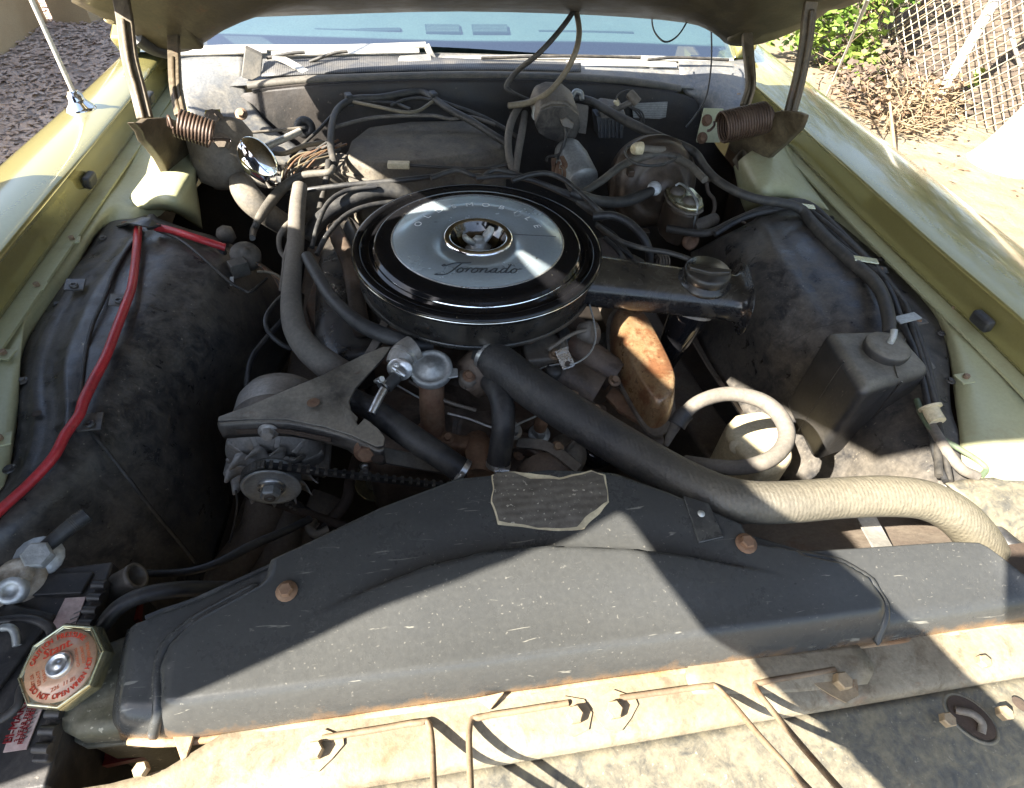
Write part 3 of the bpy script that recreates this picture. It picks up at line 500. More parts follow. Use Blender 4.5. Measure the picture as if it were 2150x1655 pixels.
# wire loops, clipped to the ledge and rising forward
def loop(name, pa, pb, ba, bb, tip, label):
    t = thing(name, label, 'wire loop', P(*pa))
    A, B, a2, b2 = P(*pa), P(*pb), P(*ba), P(*bb); T = V(tip); w = (b2-a2)*.30
    R = .0027
    obj('rod', MB().tube([A+V((0, 0, .003)), A.lerp(a2, .5)+V((0, 0, .003)), a2+V((-.012 if A.x < a2.x else .012, 0, .003)), a2+V((0, -.006, .006)), a2.lerp(T-w, .5), T-w+V((0, .01, -.004)), T-w*.55+V((0, .002, 0)), T+V((0, -.001, .001)),
                          T+w*.55+V((0, .002, 0)), T+w+V((0, .01, -.004)), b2.lerp(T+w, .5), b2+V((0, -.006, .006)), b2+V((.012 if B.x > b2.x else -.012, 0, .003)), B.lerp(b2, .5)+V((0, 0, .003)), B+V((0, 0, .003))], R, 10, 6), rodm, t)
    for q in (pa, pb):
        header_bolt(q[0]-(14 if q is pa else -12), q[1]+22, 21, -.066, 1 if q is pa else -1, t)
    return t
loop('wire_loop', (678, 1552, -.066), (1192, 1478, -.066), (903, 1516, -.066), (985, 1512, -.066), W(-.147, .020, .02), 'rusty wire loop bolted to the ledge left of the middle')
loop('wire_loop', (1300, 1468, -.066), (1750, 1408, -.066), (1503, 1440, -.066), (1578, 1438, -.066), W(.125, .020, .02), 'rusty wire loop bolted to the ledge right of the middle')
# ---- radiator cover (black pressed panel)
bot = [(250, 1535), (320, 1540), (400, 1540), (700, 1497), (1000, 1455), (1300, 1412), (1600, 1374), (1850, 1340), (2000, 1318), (2150, 1296), (2400, 1262), (2700, 1222)]
top = [(292, 1308), (330, 1290), (400, 1268), (640, 1160), (800, 1082), (960, 1020), (1150, 1002), (1285, 1008), (1400, 1050), (1560, 1120), (1690, 1158), (1800, 1152), (2000, 1138), (2062, 1140), (2110, 1175), (2180, 1230), (2400, 1215), (2700, 1180)]
Tp = [P(x, y, -.022) for x, y in top]; Bp = [P(x, y, -.066) for x, y in bot]
def at_x(L_, x):
    L_ = sorted(L_, key=lambda p: p.x)
    for a, b in zip(L_, L_[1:]):
        if a.x <= x <= b.x: return a.y+(b.y-a.y)*(x-a.x)/(b.x-a.x)
    return L_[0].y if x < L_[0].x else L_[-1].y
cre = [P(x, y, -.028) for x, y in ((690, 1292), (800, 1245), (900, 1208), (1020, 1178), (1150, 1166), (1300, 1170), (1440, 1186), (1600, 1215))]
ridge = [P(x, y, -.045) for x, y in ((345, 1500), (350, 1420), (372, 1372), (430, 1322), (560, 1252))]
rend = [P(x, y, -.045) for x, y in ((1660, 1192), (1740, 1206), (1800, 1235), (1840, 1280), (1852, 1340))]
def dist_poly(p, L_):
    best = 9; side = 0
    for a, b in zip(L_, L_[1:]):
        d = V((b.x-a.x, b.y-a.y, 0)); q = V((p.x-a.x, p.y-a.y, 0)); t = max(0, min(1, q.dot(d)/d.dot(d))); e = q-d*t
        if e.length < best: best = e.length; side = d.x*q.y-d.y*q.x
    return best if side > 0 else -best
cv = MB(); nx, ny = 220, 64; x0, x1 = -.425, .95
vs = []
for j in range(ny+1):
    v = j/ny; vv = v**1.35
    for i in range(nx+1):
        x = x0+(x1-x0)*i/nx
        yb = at_x(Bp, x)-.004; yt = at_x(Tp, x); y = yb+(yt-yb)*vv; d = y-yb
        rr = .021
        h = -.070+(.032*math.sqrt(max(0, 1-(1-min(d/rr, 1))**2)))
        h += .016*smooth(0, 1, vv)
        p = W(x, y, h)
        dr = dist_poly(p, ridge); de = dist_poly(p, rend)
        inside = smooth(-.006, .008, -dr)*smooth(-.006, .008, -de) if x > -.45 else 0
        if x < -.30: inside = smooth(-.002, .008, -dr)
        elif x > .17: inside = smooth(-.005, .007, -de)
        else: inside = 1
        h += .013*inside*smooth(.0, .02, d)
        if -.30 < x < .20:
            dc = dist_poly(p, cre); ends = smooth(-.27, -.14, x)*smooth(.20, .06, x)
            h += ends*(.010*smooth(.0035, -.0015, dc)*smooth(-.075, -.004, dc) - .004*smooth(-.002, .004, dc)*smooth(.05, .008, dc))
        if x < x0+.012: h -= .012*(1-(x-x0)/.012)
        vs.append(W(x, y, h+.0012*noise.noise(V((x*6, y*6, 1)))))
cv.add(vs, [[j*(nx+1)+i, j*(nx+1)+i+1, (j+1)*(nx+1)+i+1, (j+1)*(nx+1)+i] for j in range(ny) for i in range(nx)])
def cover_z(x, y):
    i = max(0, min(nx, round((x-x0)/(x1-x0)*nx))); best = min(range(ny+1), key=lambda j: abs(vs[j*(nx+1)+i].y-y)); return vs[best*(nx+1)+i].z
def cover_zs(x, y):
    fx = (x-x0)/(x1-x0)*nx; i = max(0, min(nx-1, int(fx))); u = fx-i; z = []
    for ii in (i, i+1):
        c_ = [vs[j*(nx+1)+ii] for j in range(ny+1)]; r = c_[-1].z
        for a, b in zip(c_, c_[1:]):
            if a.y <= y <= b.y: r = a.z+(b.z-a.z)*(y-a.y)/max(1e-9, b.y-a.y); break
        z.append(r)
    return z[0]*(1-u)+z[1]*u
cov = thing('radiator_cover', 'scratched black pressed steel cover over the radiator, half in sunlight', 'panel', W(0, .2, -.04))
obj('panel', cv, coverm, cov, solid=.003, recalc=False)
e = [W(x, at_x(Bp, x)-.0055, -.0705) for x in [x0+.01+(x1-x0-.02)*i/60 for i in range(61)]]
obj('rusty_lip', MB().tube(e, [.0042+.0014*noise.noise(p*30) for p in e], 8, 0), rustedge, cov)
obj('rear_flange', MB().bar([W(x, at_x(Tp, x)+.001, -.030) for x in [x0+.02+.50*i/40 for i in range(41)]], .003, .022, (0, 0, 1), 0), blackp, cov)
for x, y, r in ((612, 1260, 17), (1552, 1162, 17)):
    p = P(x, y, -.03); p.z = cover_z(p.x, p.y)+.001
    q = rp(p, r); obj('bolt', MB().hexbolt(p, (0, -.1, 1), q*.85, q*.9), rustm, cov)
for nm, L2, rr in (('pressed_ridge', [(300, 1545), (338, 1500), (346, 1440), (356, 1390), (380, 1358), (430, 1322), (500, 1282), (560, 1252)], .0052), ('pressed_ridge', [(1640, 1188), (1700, 1194), (1760, 1212), (1815, 1243), (1846, 1290), (1856, 1345)], .0042)):
    pr_ = []
    for p in cr([P(x, y, -.045) for x, y in L2], 6):
        z_ = cover_zs(p.x, max(p.y, at_x(Bp, p.x)-.002)); pr_.append(V((p.x, p.y, z_-.001)))
    obj(nm, MB().tube(pr_, [.001]+[rr]*(len(pr_)-2)+[.001], 10, 0), coverm, cov)
st_pts = [P(1425, 1062, -.025), P(1476, 1080, -.027), P(1506, 1150, -.03), P(1457, 1158, -.03)]
for p in st_pts: p.z = cover_z(p.x, p.y)+.0035
obj('tab_plate', MB().prism(st_pts, (0, 0, -.003)), blackp, cov, bevel=.001)
rv = st_pts[0].lerp(st_pts[2], .45); obj('rivet', MB().lathe([(.004, 0), (.003, .0014), (.0001, .002)], rv, (0, -.1, 1), 16), galv, cov)
# worn sticker on the cover: foil, with torn cream paper showing along its edges
def decal(poly, lift, m, name, par, n=14):
    c = sum((P(x, y, -.03) for x, y in poly), V((0, 0, 0)))/len(poly); pts = []
    for k, (x, y) in enumerate(poly):
        a = P(x, y, -.03); b = P(*poly[(k+1) % len(poly)], -.03)
        for t in range(n): pts.append(a.lerp(b, t/n))
    m_ = MB(); vs_ = []
    for s_ in (1, .8, .6, .4, .2):
        for p in pts:
            q = c.lerp(p, s_)+V((noise.noise(p*60), noise.noise(p*60+V((9, 9, 9))), 0))*.0022*(s_ == 1); vs_.append(q)
    k = len(pts); vs_.append(c.copy())
    for q in vs_: q.z = cover_zs(q.x, q.y)+lift
    fs = [[a*k+i, a*k+(i+1) % k, (a+1)*k+(i+1) % k, (a+1)*k+i] for a in range(4) for i in range(k)]+[[4*k+i, 4*k+(i+1) % k, 5*k] for i in range(k)]
    return obj(name, m_.add(vs_, fs), m, par)
stk = thing('sticker', 'worn grey foil sticker with torn cream edges on the black radiator cover', 'sticker', P(1150, 1070, -.02))
decal([(1032, 1022), (1080, 1013), (1170, 1026), (1235, 1012), (1262, 1020), (1272, 1078), (1222, 1128), (1130, 1126), (1045, 1120), (1030, 1080)], .0007, cream, 'paper', stk)
decal([(1034, 1026), (1040, 1020), (1078, 1016), (1110, 1030), (1170, 1031), (1220, 1019), (1236, 1015), (1258, 1022), (1267, 1060), (1268, 1077), (1236, 1096), (1206, 1122), (1130, 1123), (1066, 1117), (1046, 1112), (1033, 1078)], .0015, foil, 'foil', stk)
# radiator: tank at the left end, core behind the cover
rad = thing('radiator', 'tarnished brass radiator tank beside the battery', 'radiator', P(200, 1450, -.06))
tank = [P(100, 1470, -.055), P(108, 1522, -.055), P(150, 1545, -.055), P(250, 1538, -.055), P(330, 1440, -.055), P(330, 1320, -.055), P(270, 1322, -.055), P(215, 1345, -.055), P(120, 1420, -.055)]
obj('tank', MB().prism(tank, (0, 0, -.16)), brass, rad, bevel=.012, seg=4)
obj('tank_seam', MB().prism([p+(p-sum(tank, V((0, 0, 0)))/9).normalized()*.003+V((0, 0, -.028)) for p in tank], (0, 0, -.006)), brass, rad, bevel=.002)
obj('core', MB().box(W(.12, .20, -.30), (.95, .07, .46)), dark, rad)
obj('core_frame', MB().box(W(.12, .175, -.085), (1.08, .02, .02)), dark, rad)
obj('filler_neck', MB().lathe([(.024, -.03), (.024, .0), (.028, .002), (.028, .006)], P(140, 1400, -.045), (0, -.1, 1), 32), brass, rad)
# radiator cap
cc = P(128, 1397, -.026); ax = V((-.10, -.22, 1)).normalized(); qx = V((1, 0, 0)); qx = (qx-ax*qx.dot(ax)).normalized(); qy = ax.cross(qx)
cap = thing('pressure_cap', 'octagonal zinc radiator cap with tan printed disc and red lettering', 'cap', cc)
R0 = rp(cc, 88)
rot = R_(10); up8 = qx*math.cos(rot)+qy*math.sin(rot)
obj('body', MB().lathe([(R0*.93, -.017), (R0, -.014), (R0, -.002), (R0*.94, .0015), (R0*.90, .001), (R0*.885, -.0006), (.0001, -.0006)], cc, ax, 8, up=up8), yzinc, cap, bevel=.0009)
obj('disc', MB().lathe([(R0*.80, -.0008), (R0*.80, .0006), (R0*.28, .0008), (.0001, .0008)], cc, ax, 56), capdisc, cap)
obj('rivet', MB().lathe([(R0*.30, .0008), (R0*.29, .0035), (R0*.25, .0055), (R0*.22, .0058), (R0*.20, .0046), (R0*.08, .0046), (R0*.06, .0054), (.0001, .0055)], cc, ax, 40), steel, cap)
def text_mb(s, size, ex=.0002):
    c = bpy.data.curves.new('t', 'FONT'); c.body = s; c.size = size; c.extrude = ex; c.align_x = 'CENTER'; c.align_y = 'CENTER'; c.resolution_u = 3
    o = bpy.data.objects.new('t', c); me = bpy.data.meshes.new_from_object(o)
    r = ([v.co.copy() for v in me.vertices], [list(p.vertices) for p in me.polygons])
    bpy.data.objects.remove(o); bpy.data.curves.remove(c); bpy.data.meshes.remove(me); return r
def put_text(mb, s, size, o, ex, ey, sx=1., shear=0., bold=0., thick=.0002):
    v, f = text_mb(s, size, thick); ez = V(ex).cross(V(ey)).normalized()
    mb.add([V(o)+V(ex)*(p.x*sx+p.y*shear)+V(ey)*p.y+ez*p.z for p in v], f, True)
    if bold: mb.add([V(o)+V(ex)*(p.x*sx+p.y*shear+bold)+V(ey)*p.y+ez*p.z for p in v], f, True)
def arc_text(mb, s, size, c, ex, ey, r, a0, a1, inward=False, sx=1., bold=0., thick=.0002):
    n = len(s)
    for i, ch_ in enumerate(s):
        if ch_ == ' ': continue
        a = R_(a0+(a1-a0)*(i/(n-1))); d = V(ex)*math.cos(a)+V(ey)*math.sin(a)
        uy = -d if inward else d; ux = V(uy).cross(V(ex).cross(V(ey)))
        put_text(mb, ch_, size, V(c)+d*r, ux, uy, sx, 0, bold, thick)
lt = cc+ax*.00085
tx = qx*math.cos(R_(22))+qy*math.sin(R_(22)); ty = ax.cross(tx)
tm = MB(); arc_text(tm, 'CAUTION PRESSURE', R0*.17, lt, tx, ty, R0*.68, 148, 32, False, .9, .0003)
arc_text(tm, 'DO NOT OPEN WHEN HOT', R0*.17, lt, tx, ty, R0*.68, 198, 342, True, .9, .0003)
put_text(tm, 'Stant.', R0*.30, lt+ty*R0*.42, tx, ty, 1.0, .2, .0006)
obj('lettering', tm, capred, cap, recalc=False)
tm = MB()
for k, s_ in enumerate(('TEST OR', 'REPLACE', 'YEARLY')): put_text(tm, s_, R0*.10, lt-tx*R0*(.62-.13*k)-ty*R0*.05, ty, -tx, .9)
for k, s_ in enumerate(('CHARGING', 'COOLANT', 'WHEN FULL')): put_text(tm, s_, R0*.10, lt+tx*R0*(.38+.13*k)-ty*R0*.02, ty, -tx, .9)
put_text(tm, '226  11 85', R0*.13, lt-ty*R0*.47, tx, ty, 1., .2)
obj('small_lettering', tm, capred2, cap, recalc=False)
# ---- battery
bt = [P(238, 1178, -.062), P(95, 1655, -.062), P(-160, 1700, -.062), P(0, 1205, -.062)]
bat = thing('battery', 'black car battery with red lettered paper strip and corroded lead terminal', 'battery', bt[0])
obj('case', MB().prism(bt, (0, 0, -.17)), batt, bat, bevel=.003)
obj('side_rail', MB().prism([P(228, 1215, -.055), P(205, 1215, -.055), P(62, 1600, -.055), P(98, 1600, -.055)], (0, 0, -.01)), batt, bat, bevel=.002)
for k in range(12):
    t = (k+.5)/12; a = P(214, 1215, -.052).lerp(P(82, 1590, -.052), t)
    obj('rib', MB().tube([a-V((.006, -.001, 0)), a+V((.006, -.001, 0))], .0042, 8, 0), batt, bat)
obj('lid_panel', MB().prism([P(196, 1200, -.058), P(170, 1245, -.058), P(20, 1252, -.058), P(60, 1205, -.058)], (0, 0, -.006)), batt, bat, bevel=.0015)
lp = [P(180, 1253, -.0595), P(152, 1328, -.0595), P(55, 1573, -.0595), P(6, 1580, -.0595), P(100, 1330, -.0595), P(137, 1256, -.0595)]
lb = obj('label_strip', MB().prism(lp, (0, 0, -.0012)), paper, bat)
ea = (lp[2]-lp[0]).normalized(); eb = UPZ.cross(ea).normalized()
if eb.x > 0: eb = -eb
ex_ = -ea; ey_ = eb; ox = P(42, 1512, -.0585)
tm = MB(); put_text(tm, 'BI-MART', .0092, P(34, 1515, -.0586), ex_, ey_, .95, 0, .0003); put_text(tm, '3 YEAR FREE', .0058, P(50, 1520, -.0586), ex_, ey_, .85, 0, .0002); put_text(tm, 'REPLACEMENT', .0058, P(60, 1517, -.0586), ex_, ey_, .85, 0, .0002)

obj('red_lettering', tm, redink, lb, recalc=False)
tm = MB()
for k in range(9): tm.box(P(165-12*k*.62, 1285+12*k, -.0588), (.008, .0012, .0004), Matrix.Rotation(.4, 3, 'Z'))
for k in range(8): tm.box(P(80-4.2*k, 1480+10*k, -.0588), (.0045, .0011, .0004), Matrix.Rotation(.5, 3, 'Z'))
obj('bar_print', tm, dkink, lb)
obj('carry_strap', MB().tube([P(-40, 1310, -.05), P(20, 1300, -.048), P(70, 1300, -.047), P(104, 1318, -.048), P(104, 1345, -.048), P(70, 1385, -.048), P(58, 1420, -.05), P(44, 1450, -.05), P(38, 1480, -.05), P(10, 1505, -.052), P(-30, 1520, -.052)], .0042, 6, 6, flat=.6), batt, bat)
obj('strap_hook', MB().tube([P(4, 1318, -.045), P(22, 1318, -.044), P(32, 1330, -.046), P(36, 1356, -.05)], .0035, 8, 5), galv, bat)
tp = P(40, 1213, -.055)
obj('terminal_post', MB().lathe([(.021, -.008), (.020, .0), (.016, .003)], tp+V((.004, -.003, 0)), UPZ, 24), lead, bat)
obj('cell_cap', MB().box(P(-12, 1380, -.058), (.05, .09, .006), Matrix.Rotation(-.35, 3, 'Z')), batt, bat, bevel=.002)
clamp = thing('battery_clamp', 'pale corroded lead clamp bolted on the battery terminal', 'clamp', tp)
obj('ring', MB().lathe([(.0155, -.001), (.0165, .004), (.0155, .0115), (.0095, .0125), (.0085, .010), (.0001, .0098)], tp, (-.1, -.1, 1), 28), lead, clamp)
obj('jaw', MB().bar([tp+V((-.012, -.004, .002)), P(2, 1245, -.05), P(-20, 1262, -.05)], .016, .012, UPZ, 3), lead, clamp, bevel=.003)
b0 = P(78, 1166, -.048)
obj('bolt', MB().hexbolt(b0+V((0, 0, -.005)), (.35, -.3, 1), .0135, .016), leadw, clamp)
obj('bolt', MB().lathe([(.0125, -.007), (.0125, .004), (.010, .0055), (.0062, .0055), (.006, .003), (.0001, .003)], P(26, 1240, -.047), (.2, -.5, 1), 24), leadw, clamp)
obj('link', MB().bar([tp+V((0, .004, .003)), b0+V((0, 0, -.006))], .017, .010, UPZ, 2), lead, clamp, bevel=.003)
hs = thing('hold_down_rod', 'black threaded battery hold down rod pointing toward the wheelhouse', 'rod', b0)
obj('rod', MB().tube([P(96, 1150, -.05), P(140, 1112, -.047), P(184, 1080, -.045)], [.0075, .0078, .0074], 12, 4), rubber, hs)
th = MB()
for k in range(9):
    a = P(150+3.6*k, 1104-2.6*k, -.0466); th.tube([a, a+V((.0006, .0006, 0))], .0086, 12, 0)
obj('thread', th, rubberold, hs)
cu = thing('hose_fitting', 'short grey open ended pipe fitting between battery and radiator hose', 'fitting', P(262, 1222, -.07))
a = P(252, 1228, -.075); dq = V((.55, .10, .25)).normalized(); q = rp(a, 27)
obj('cup', MB().lathe([(q*.9, -.018), (q, -.012), (q, .016), (q*1.06, .017), (q*1.06, .021), (q*.8, .021), (q*.78, .0)], a, dq, 32, cap=False), casti, cu)
obj('bore', MB().lathe([(q*.78, .001), (q*.3, -.001), (.0001, -.001)], a, dq, 24), dark, cu)
wire('overflow_hose', [(190, 1345, -.085, 15), (215, 1315, -.06, 16), (250, 1275, -.05, 17), (300, 1250, -.05, 17), (370, 1238, -.06, 17), (440, 1236, -.085, 16), (520, 1236, -.12, 15)], 16, rubber, 'short black hose curving from the radiator cap to the cover', 'hose', n=14)
O('red_tray', MB().prism([P(215, 1210, -.13), P(300, 1190, -.13), P(290, 1300, -.13), P(180, 1340, -.13)], (0, 0, -.01)), redpaint, 'old red painted tray edge glimpsed beside the battery', 'tray')
O('red_bracket', MB().prism([P(85, 1560, -.14), P(330, 1530, -.14), P(300, 1590, -.14), P(60, 1640, -.14)], (0, 0, -.01)), redpaint, 'dark red bracket in the gap below the radiator tank', 'bracket')
# ================================================================== ENGINE
eng = thing('engine', 'greasy cast iron engine deep in the bay under the air cleaner', 'engine', W(0, .8, -.4))
obj('block', MB().box(W(-.05, .84, -.42), (.40, .58, .40)), greasy, eng, bevel=.03)
obj('cylinder_head', MB().prism([P(1180, 700, -.21), P(1290, 800, -.2), P(1390, 890, -.2), P(1400, 930, -.2), P(1350, 935, -.2), P(1150, 830, -.2)], (0, 0, -.12)), greasy, eng, bevel=.008)
obj('cylinder_head', MB().prism([P(640, 640, -.2), P(700, 780, -.2), P(760, 800, -.2), P(800, 640, -.2), P(700, 450, -.2)], (0, 0, -.14)), greasy, eng, bevel=.008)
obj('intake_manifold', MB().prism([P(760, 740, -.15), P(1000, 820, -.16), P(1180, 830, -.16), P(1290, 800, -.15), P(1230, 660, -.13), P(800, 640, -.13)], (0, 0, -.12)), greasy, eng, bevel=.012)
obj('manifold_runner', MB().tube([P(1080, 720, -.13), P(1150, 770, -.13), P(1250, 830, -.15)], .035, 12, 4), greasy, eng)
obj('manifold_runner', MB().tube([P(1150, 690, -.12), P(1220, 740, -.12), P(1290, 790, -.14)], .028, 12, 4), greasy, eng)
obj('water_pump', MB().lathe([(.085, -.05), (.09, .0), (.06, .03), (.04, .06)], Y(1010, 960, .60), (0, -1, 0), 28), greasy, eng)
obj('timing_cover', MB().prism([P(960, 870, -.2), P(1120, 900, -.2), P(1200, 1000, -.22), P(940, 1000, -.22)], (0, 0, -.3)), greasy, eng, bevel=.012)
obj('thermostat_housing', MB().tube([P(985, 800, -.13), P(1015, 775, -.11), P(1040, 755, -.095)], [.034, .036, .034], 16, 4), greasy, eng)
obj('housing_ear', MB().lathe([(.016, -.012), (.016, .004), (.012, .008), (.0001, .008)], P(985, 792, -.105), (0, -.3, 1), 20), casti, eng)
for x, y, h, r in ((985, 790, -.096, 9), (1005, 945, -.2, 10), (1128, 905, -.19, 9), (1205, 775, -.12, 10), (1010, 985, -.2, 10), (1160, 985, -.22, 11), (1090, 955, -.2, 8)):
    p = P(x, y, h); obj('bolt', MB().hexbolt(p, (0, -.4, 1), rp(p, r), None, True), rustm, eng)
bm_ = MB().tube([P(1000, 930, -.21), P(1012, 960, -.19), P(1008, 1000, -.19)], [.022, .024, .02], 12, 4); obj('pump_boss', bm_, rustm, eng)
obj('pump_arm', MB().bar([P(1080, 935, -.2), P(1130, 945, -.19), P(1180, 985, -.2)], .028, .02, UPZ, 4), greasy, eng, bevel=.005)
obj('pulley_hub', MB().lathe([(.05, -.01), (.05, .02), (.03, .025), (.022, .04), (.0001, .04)], Y(1150, 1000, .50), (0, -1, 0), 24), greasy, eng)
obj('crank_pulley', MB().lathe([(.10, -.03), (.10, -.02), (.085, -.01), (.10, 0), (.10, .006), (.04, .01), (.0001, .01)], Y(900, 1190, .48), (0, -1, 0), 40), dark, eng)
obj('fuel_pump', MB().lathe([(.020, -.03), (.032, -.02), (.034, 0), (.024, .012), (.014, .020), (.0001, .021)], P(1190, 955, -.22), (.1, -.5, .8), 24), casti, eng)
obj('throttle_body', MB().prism([P(1090, 700, -.09), P(1150, 690, -.09), P(1190, 712, -.09), P(1170, 752, -.09), P(1105, 758, -.09)], (0, 0, -.05)), casti, eng, bevel=.006)
obj('choke_housing', MB().lathe([(.020, -.014), (.021, .006), (.015, .010), (.0001, .010)], P(1240, 700, -.09), (.6, -.5, .5), 22), casti, eng)
obj('linkage_rod', MB().tube([P(1150, 735, -.075), P(1205, 700, -.07), P(1255, 690, -.085)], .0032, 8, 3), casti, eng)
obj('linkage_rod', MB().tube([P(860, 800, -.12), P(930, 840, -.13), P(1000, 862, -.14)], .003, 8, 3), casti, eng)
obj('cast_rib', MB().bar([P(1100, 800, -.13), P(1180, 840, -.135), P(1270, 870, -.15)], .02, .022, UPZ, 4), greasy, eng, bevel=.006)
obj('cast_rib', MB().bar([P(880, 900, -.2), P(940, 930, -.2), P(1000, 940, -.2)], .024, .03, UPZ, 4), rustm, eng, bevel=.006)
obj('bracket_arm', MB().bar([P(1085, 930, -.175), P(1150, 938, -.17), P(1215, 985, -.18)], .016, .006, (0, -.5, 1), 4), casti, eng, bevel=.0015)
obj('pipe_union', MB().hexbolt(P(1075, 905, -.16), (.2, -.4, 1), .010, .016), alum, eng)
obj('fuel_line', MB().tube([P(1190, 945, -.2), P(1225, 900, -.17), P(1240, 850, -.15), P(1228, 800, -.12), P(1195, 760, -.11)], .0042, 10, 6), casti, eng)
obj('vacuum_stub', MB().tube([P(1060, 745, -.1), P(1085, 760, -.1), P(1110, 790, -.11)], .006, 10, 4), rubber, eng)
for x, y, h in ((1110, 712, -.088), (1165, 745, -.088), (1250, 860, -.14), (1140, 845, -.13), (940, 920, -.18), (1290, 800, -.125), (1205, 830, -.135), (895, 960, -.2), (1170, 940, -.17)): obj('stud', MB().hexbolt(P(x, y, h), (.05, -.3, 1), .0065, .008), boltm if x > 1150 else rustm, eng)
# oil cap, dark ring
obj('dark_ring', MB().lathe([(.03, -.02), (.034, .0), (.03, .01), (.012, .012)], P(1255, 940, -.24), (0, -.2, 1), 24), gloss, eng)
snd = thing('sender_plug', 'small zinc sender plug with brown tip in front of the engine', 'sensor', P(1132, 905, -.17))
sp = P(1132, 912, -.19); obj('body', MB().hexbolt(sp, (0, -.2, 1), rp(sp, 15), .016), galv, snd); obj('tip', MB().lathe([(.010, 0), (.011, .018), (.008, .026), (.003, .028), (.003, .036)], sp+V((0, 0, .014)), (0, -.1, 1), 16), rustm, snd)
# right rocker cover
rc = thing('rocker_cover', 'rusted gold rocker cover catching the sun at right', 'engine cover', P(1350, 750, -.1))
top_ = [(1312, 628, -.088), (1342, 640, -.088), (1366, 672, -.09), (1397, 730, -.094), (1419, 780, -.098), (1420, 812, -.1), (1410, 832, -.102), (1392, 842, -.104), (1374, 836, -.104), (1348, 800, -.102), (1318, 745, -.096), (1302, 700, -.092), (1300, 650, -.088)]
tpv = [P(*q) for q in top_]; cen = sum(tpv, V((0, 0, 0)))/len(tpv)
mbv = MB(); rings = []
dn = V((-.10, -.12, -1)).normalized()
for s_, d in ((.0, -.003), (.5, -.0025), (.84, -.001), (.93, .0008), (.975, .004), (1.0, .010), (1.06, .02), (1.11, .038), (1.11, .044)):
    rings.append([cen+(p-cen)*s_+dn*d for p in cr(tpv+[tpv[0]], 3)[:-1]])
k = len(rings[0])
for r in rings: mbv.v += r
mbv.f = [[a*k+i, a*k+(i+1) % k, (a+1)*k+(i+1) % k, (a+1)*k+i] for a in range(len(rings)-1) for i in range(k)]
obj('shell', mbv, goldp, rc)
fl_ = [cen+(p-cen)*1.24+dn*.043 for p in cr(tpv+[tpv[0]], 3)[:-1]]
obj('flange', MB().prism(fl_, dn*.005), casti, rc)
obj('gasket_bracket', MB().prism([P(1288, 812, -.152), P(1322, 842, -.152), P(1378, 888, -.155), P(1366, 902, -.155), P(1300, 862, -.152), P(1272, 832, -.152)], (0, 0, -.006)), rustm, rc, bevel=.001)
# left rocker cover, greasy and dark
lc = thing('rocker_cover', 'greasy dark left rocker cover behind the large formed hose', 'engine cover', P(710, 600, -.14))
obj('shell', MB().prism([P(690, 455, -.13), P(735, 440, -.12), P(775, 520, -.11), P(800, 640, -.12), P(815, 700, -.13), P(770, 745, -.14), P(690, 760, -.15), P(655, 700, -.15), P(660, 560, -.15)], (0, 0, -.09)), lidm, lc, bevel=.022, seg=4)
obj('ridge', MB().bar([P(700, 480, -.118), P(735, 560, -.112), P(760, 700, -.122)], .03, .03, UPZ, 4), greasy, lc, bevel=.01)
obj('bracket', MB().bar([P(820, 650, -.09), P(790, 720, -.10), P(740, 800, -.13)], .014, .006, UPZ, 3), casti, lc, bevel=.001)
# ================================================================== AIR CLEANER
AC = W(-.045, .812, 0)
ac = thing('air_cleaner', 'round gloss black air cleaner with pale blue grey reflecting disc and wing nut', 'air cleaner', AC)
AX = V((.0, .0, 1))
rim = MB().lathe([(.186, -.0125), (.199, -.013), (.2015, -.010), (.2015, -.004), (.198, .0), (.190, .001), (.1865, -.002), (.184, -.008), (.178, -.0105), (.172, -.008), (.166, .003), (.160, .006), (.154, .0055), (.147, .006), (.141, .0065), (.138, .0075), (.1365, .0075), (.055, .0078), (.0545, .0085)], AC, AX, 160, cap=False)
obj('lid', rim, gloss, ac)
obj('rim_bead', MB().lathe([(.2016, -.0080), (.2023, -.007), (.2016, -.0060)], AC, AX, 160, cap=False), chrome, ac)
obj('groove_ring', MB().lathe([(.1700, -.0040), (.1697, -.0030), (.1690, -.0018)], AC, AX, 160, cap=False), chrome, ac)
obj('foil_disc', MB().lathe([(.1365, .0076), (.136, .0086), (.0565, .0088), (.056, .0076)], AC, AX, 128, cap=False), disc, ac)
obj('foil_edge', MB().lathe([(.1363, .0082), (.1378, .0088), (.1386, .0078)], AC, AX, 128, cap=False), steel, ac)
obj('centre_dish', MB().lathe([(.056, .0088), (.054, .0125), (.050, .0135), (.046, .012), (.0445, .0105)], AC, AX, 96, cap=False), chrome, ac)
obj('dish_bowl', MB().lathe([(.0450, .0112), (.0425, .007), (.037, -.003), (.028, -.011), (.016, -.014), (.0001, -.0145)], AC, AX, 80, cap=False), mat('dark_smoked_chrome', (.11, .105, .10), .10, 1., rvar=.04), ac)
wn = obj('wing_nut', MB().lathe([(.021, -.013), (.021, -.009), (.0145, -.008), (.0145, .000), (.011, .003), (.008, .003), (.0075, .008), (.0001, .0085)], AC, AX, 6), galv, ac)
wm_ = MB()
for s_ in (-1, 1): wm_.tube([AC+V((s_*.006, 0, -.003)), AC+V((s_*.013, s_*.006, .004)), AC+V((s_*.020, s_*.010, .012)), AC+V((s_*.023, s_*.012, .019))], [.007, .0085, .008, .005], 10, 4, flat=.6)
obj('wing', wm_, galv, wn)
obj('drum', MB().lathe([(.197, -.012), (.1945, -.016), (.193, -.03), (.190, -.062), (.184, -.072), (.16, -.078), (.06, -.08)], AC, AX, 128), lidm, ac)
obj('base_seam', MB().lathe([(.1925, -.056), (.1955, -.060), (.1915, -.064)], AC, AX, 128), lidm, ac)
tm = MB()
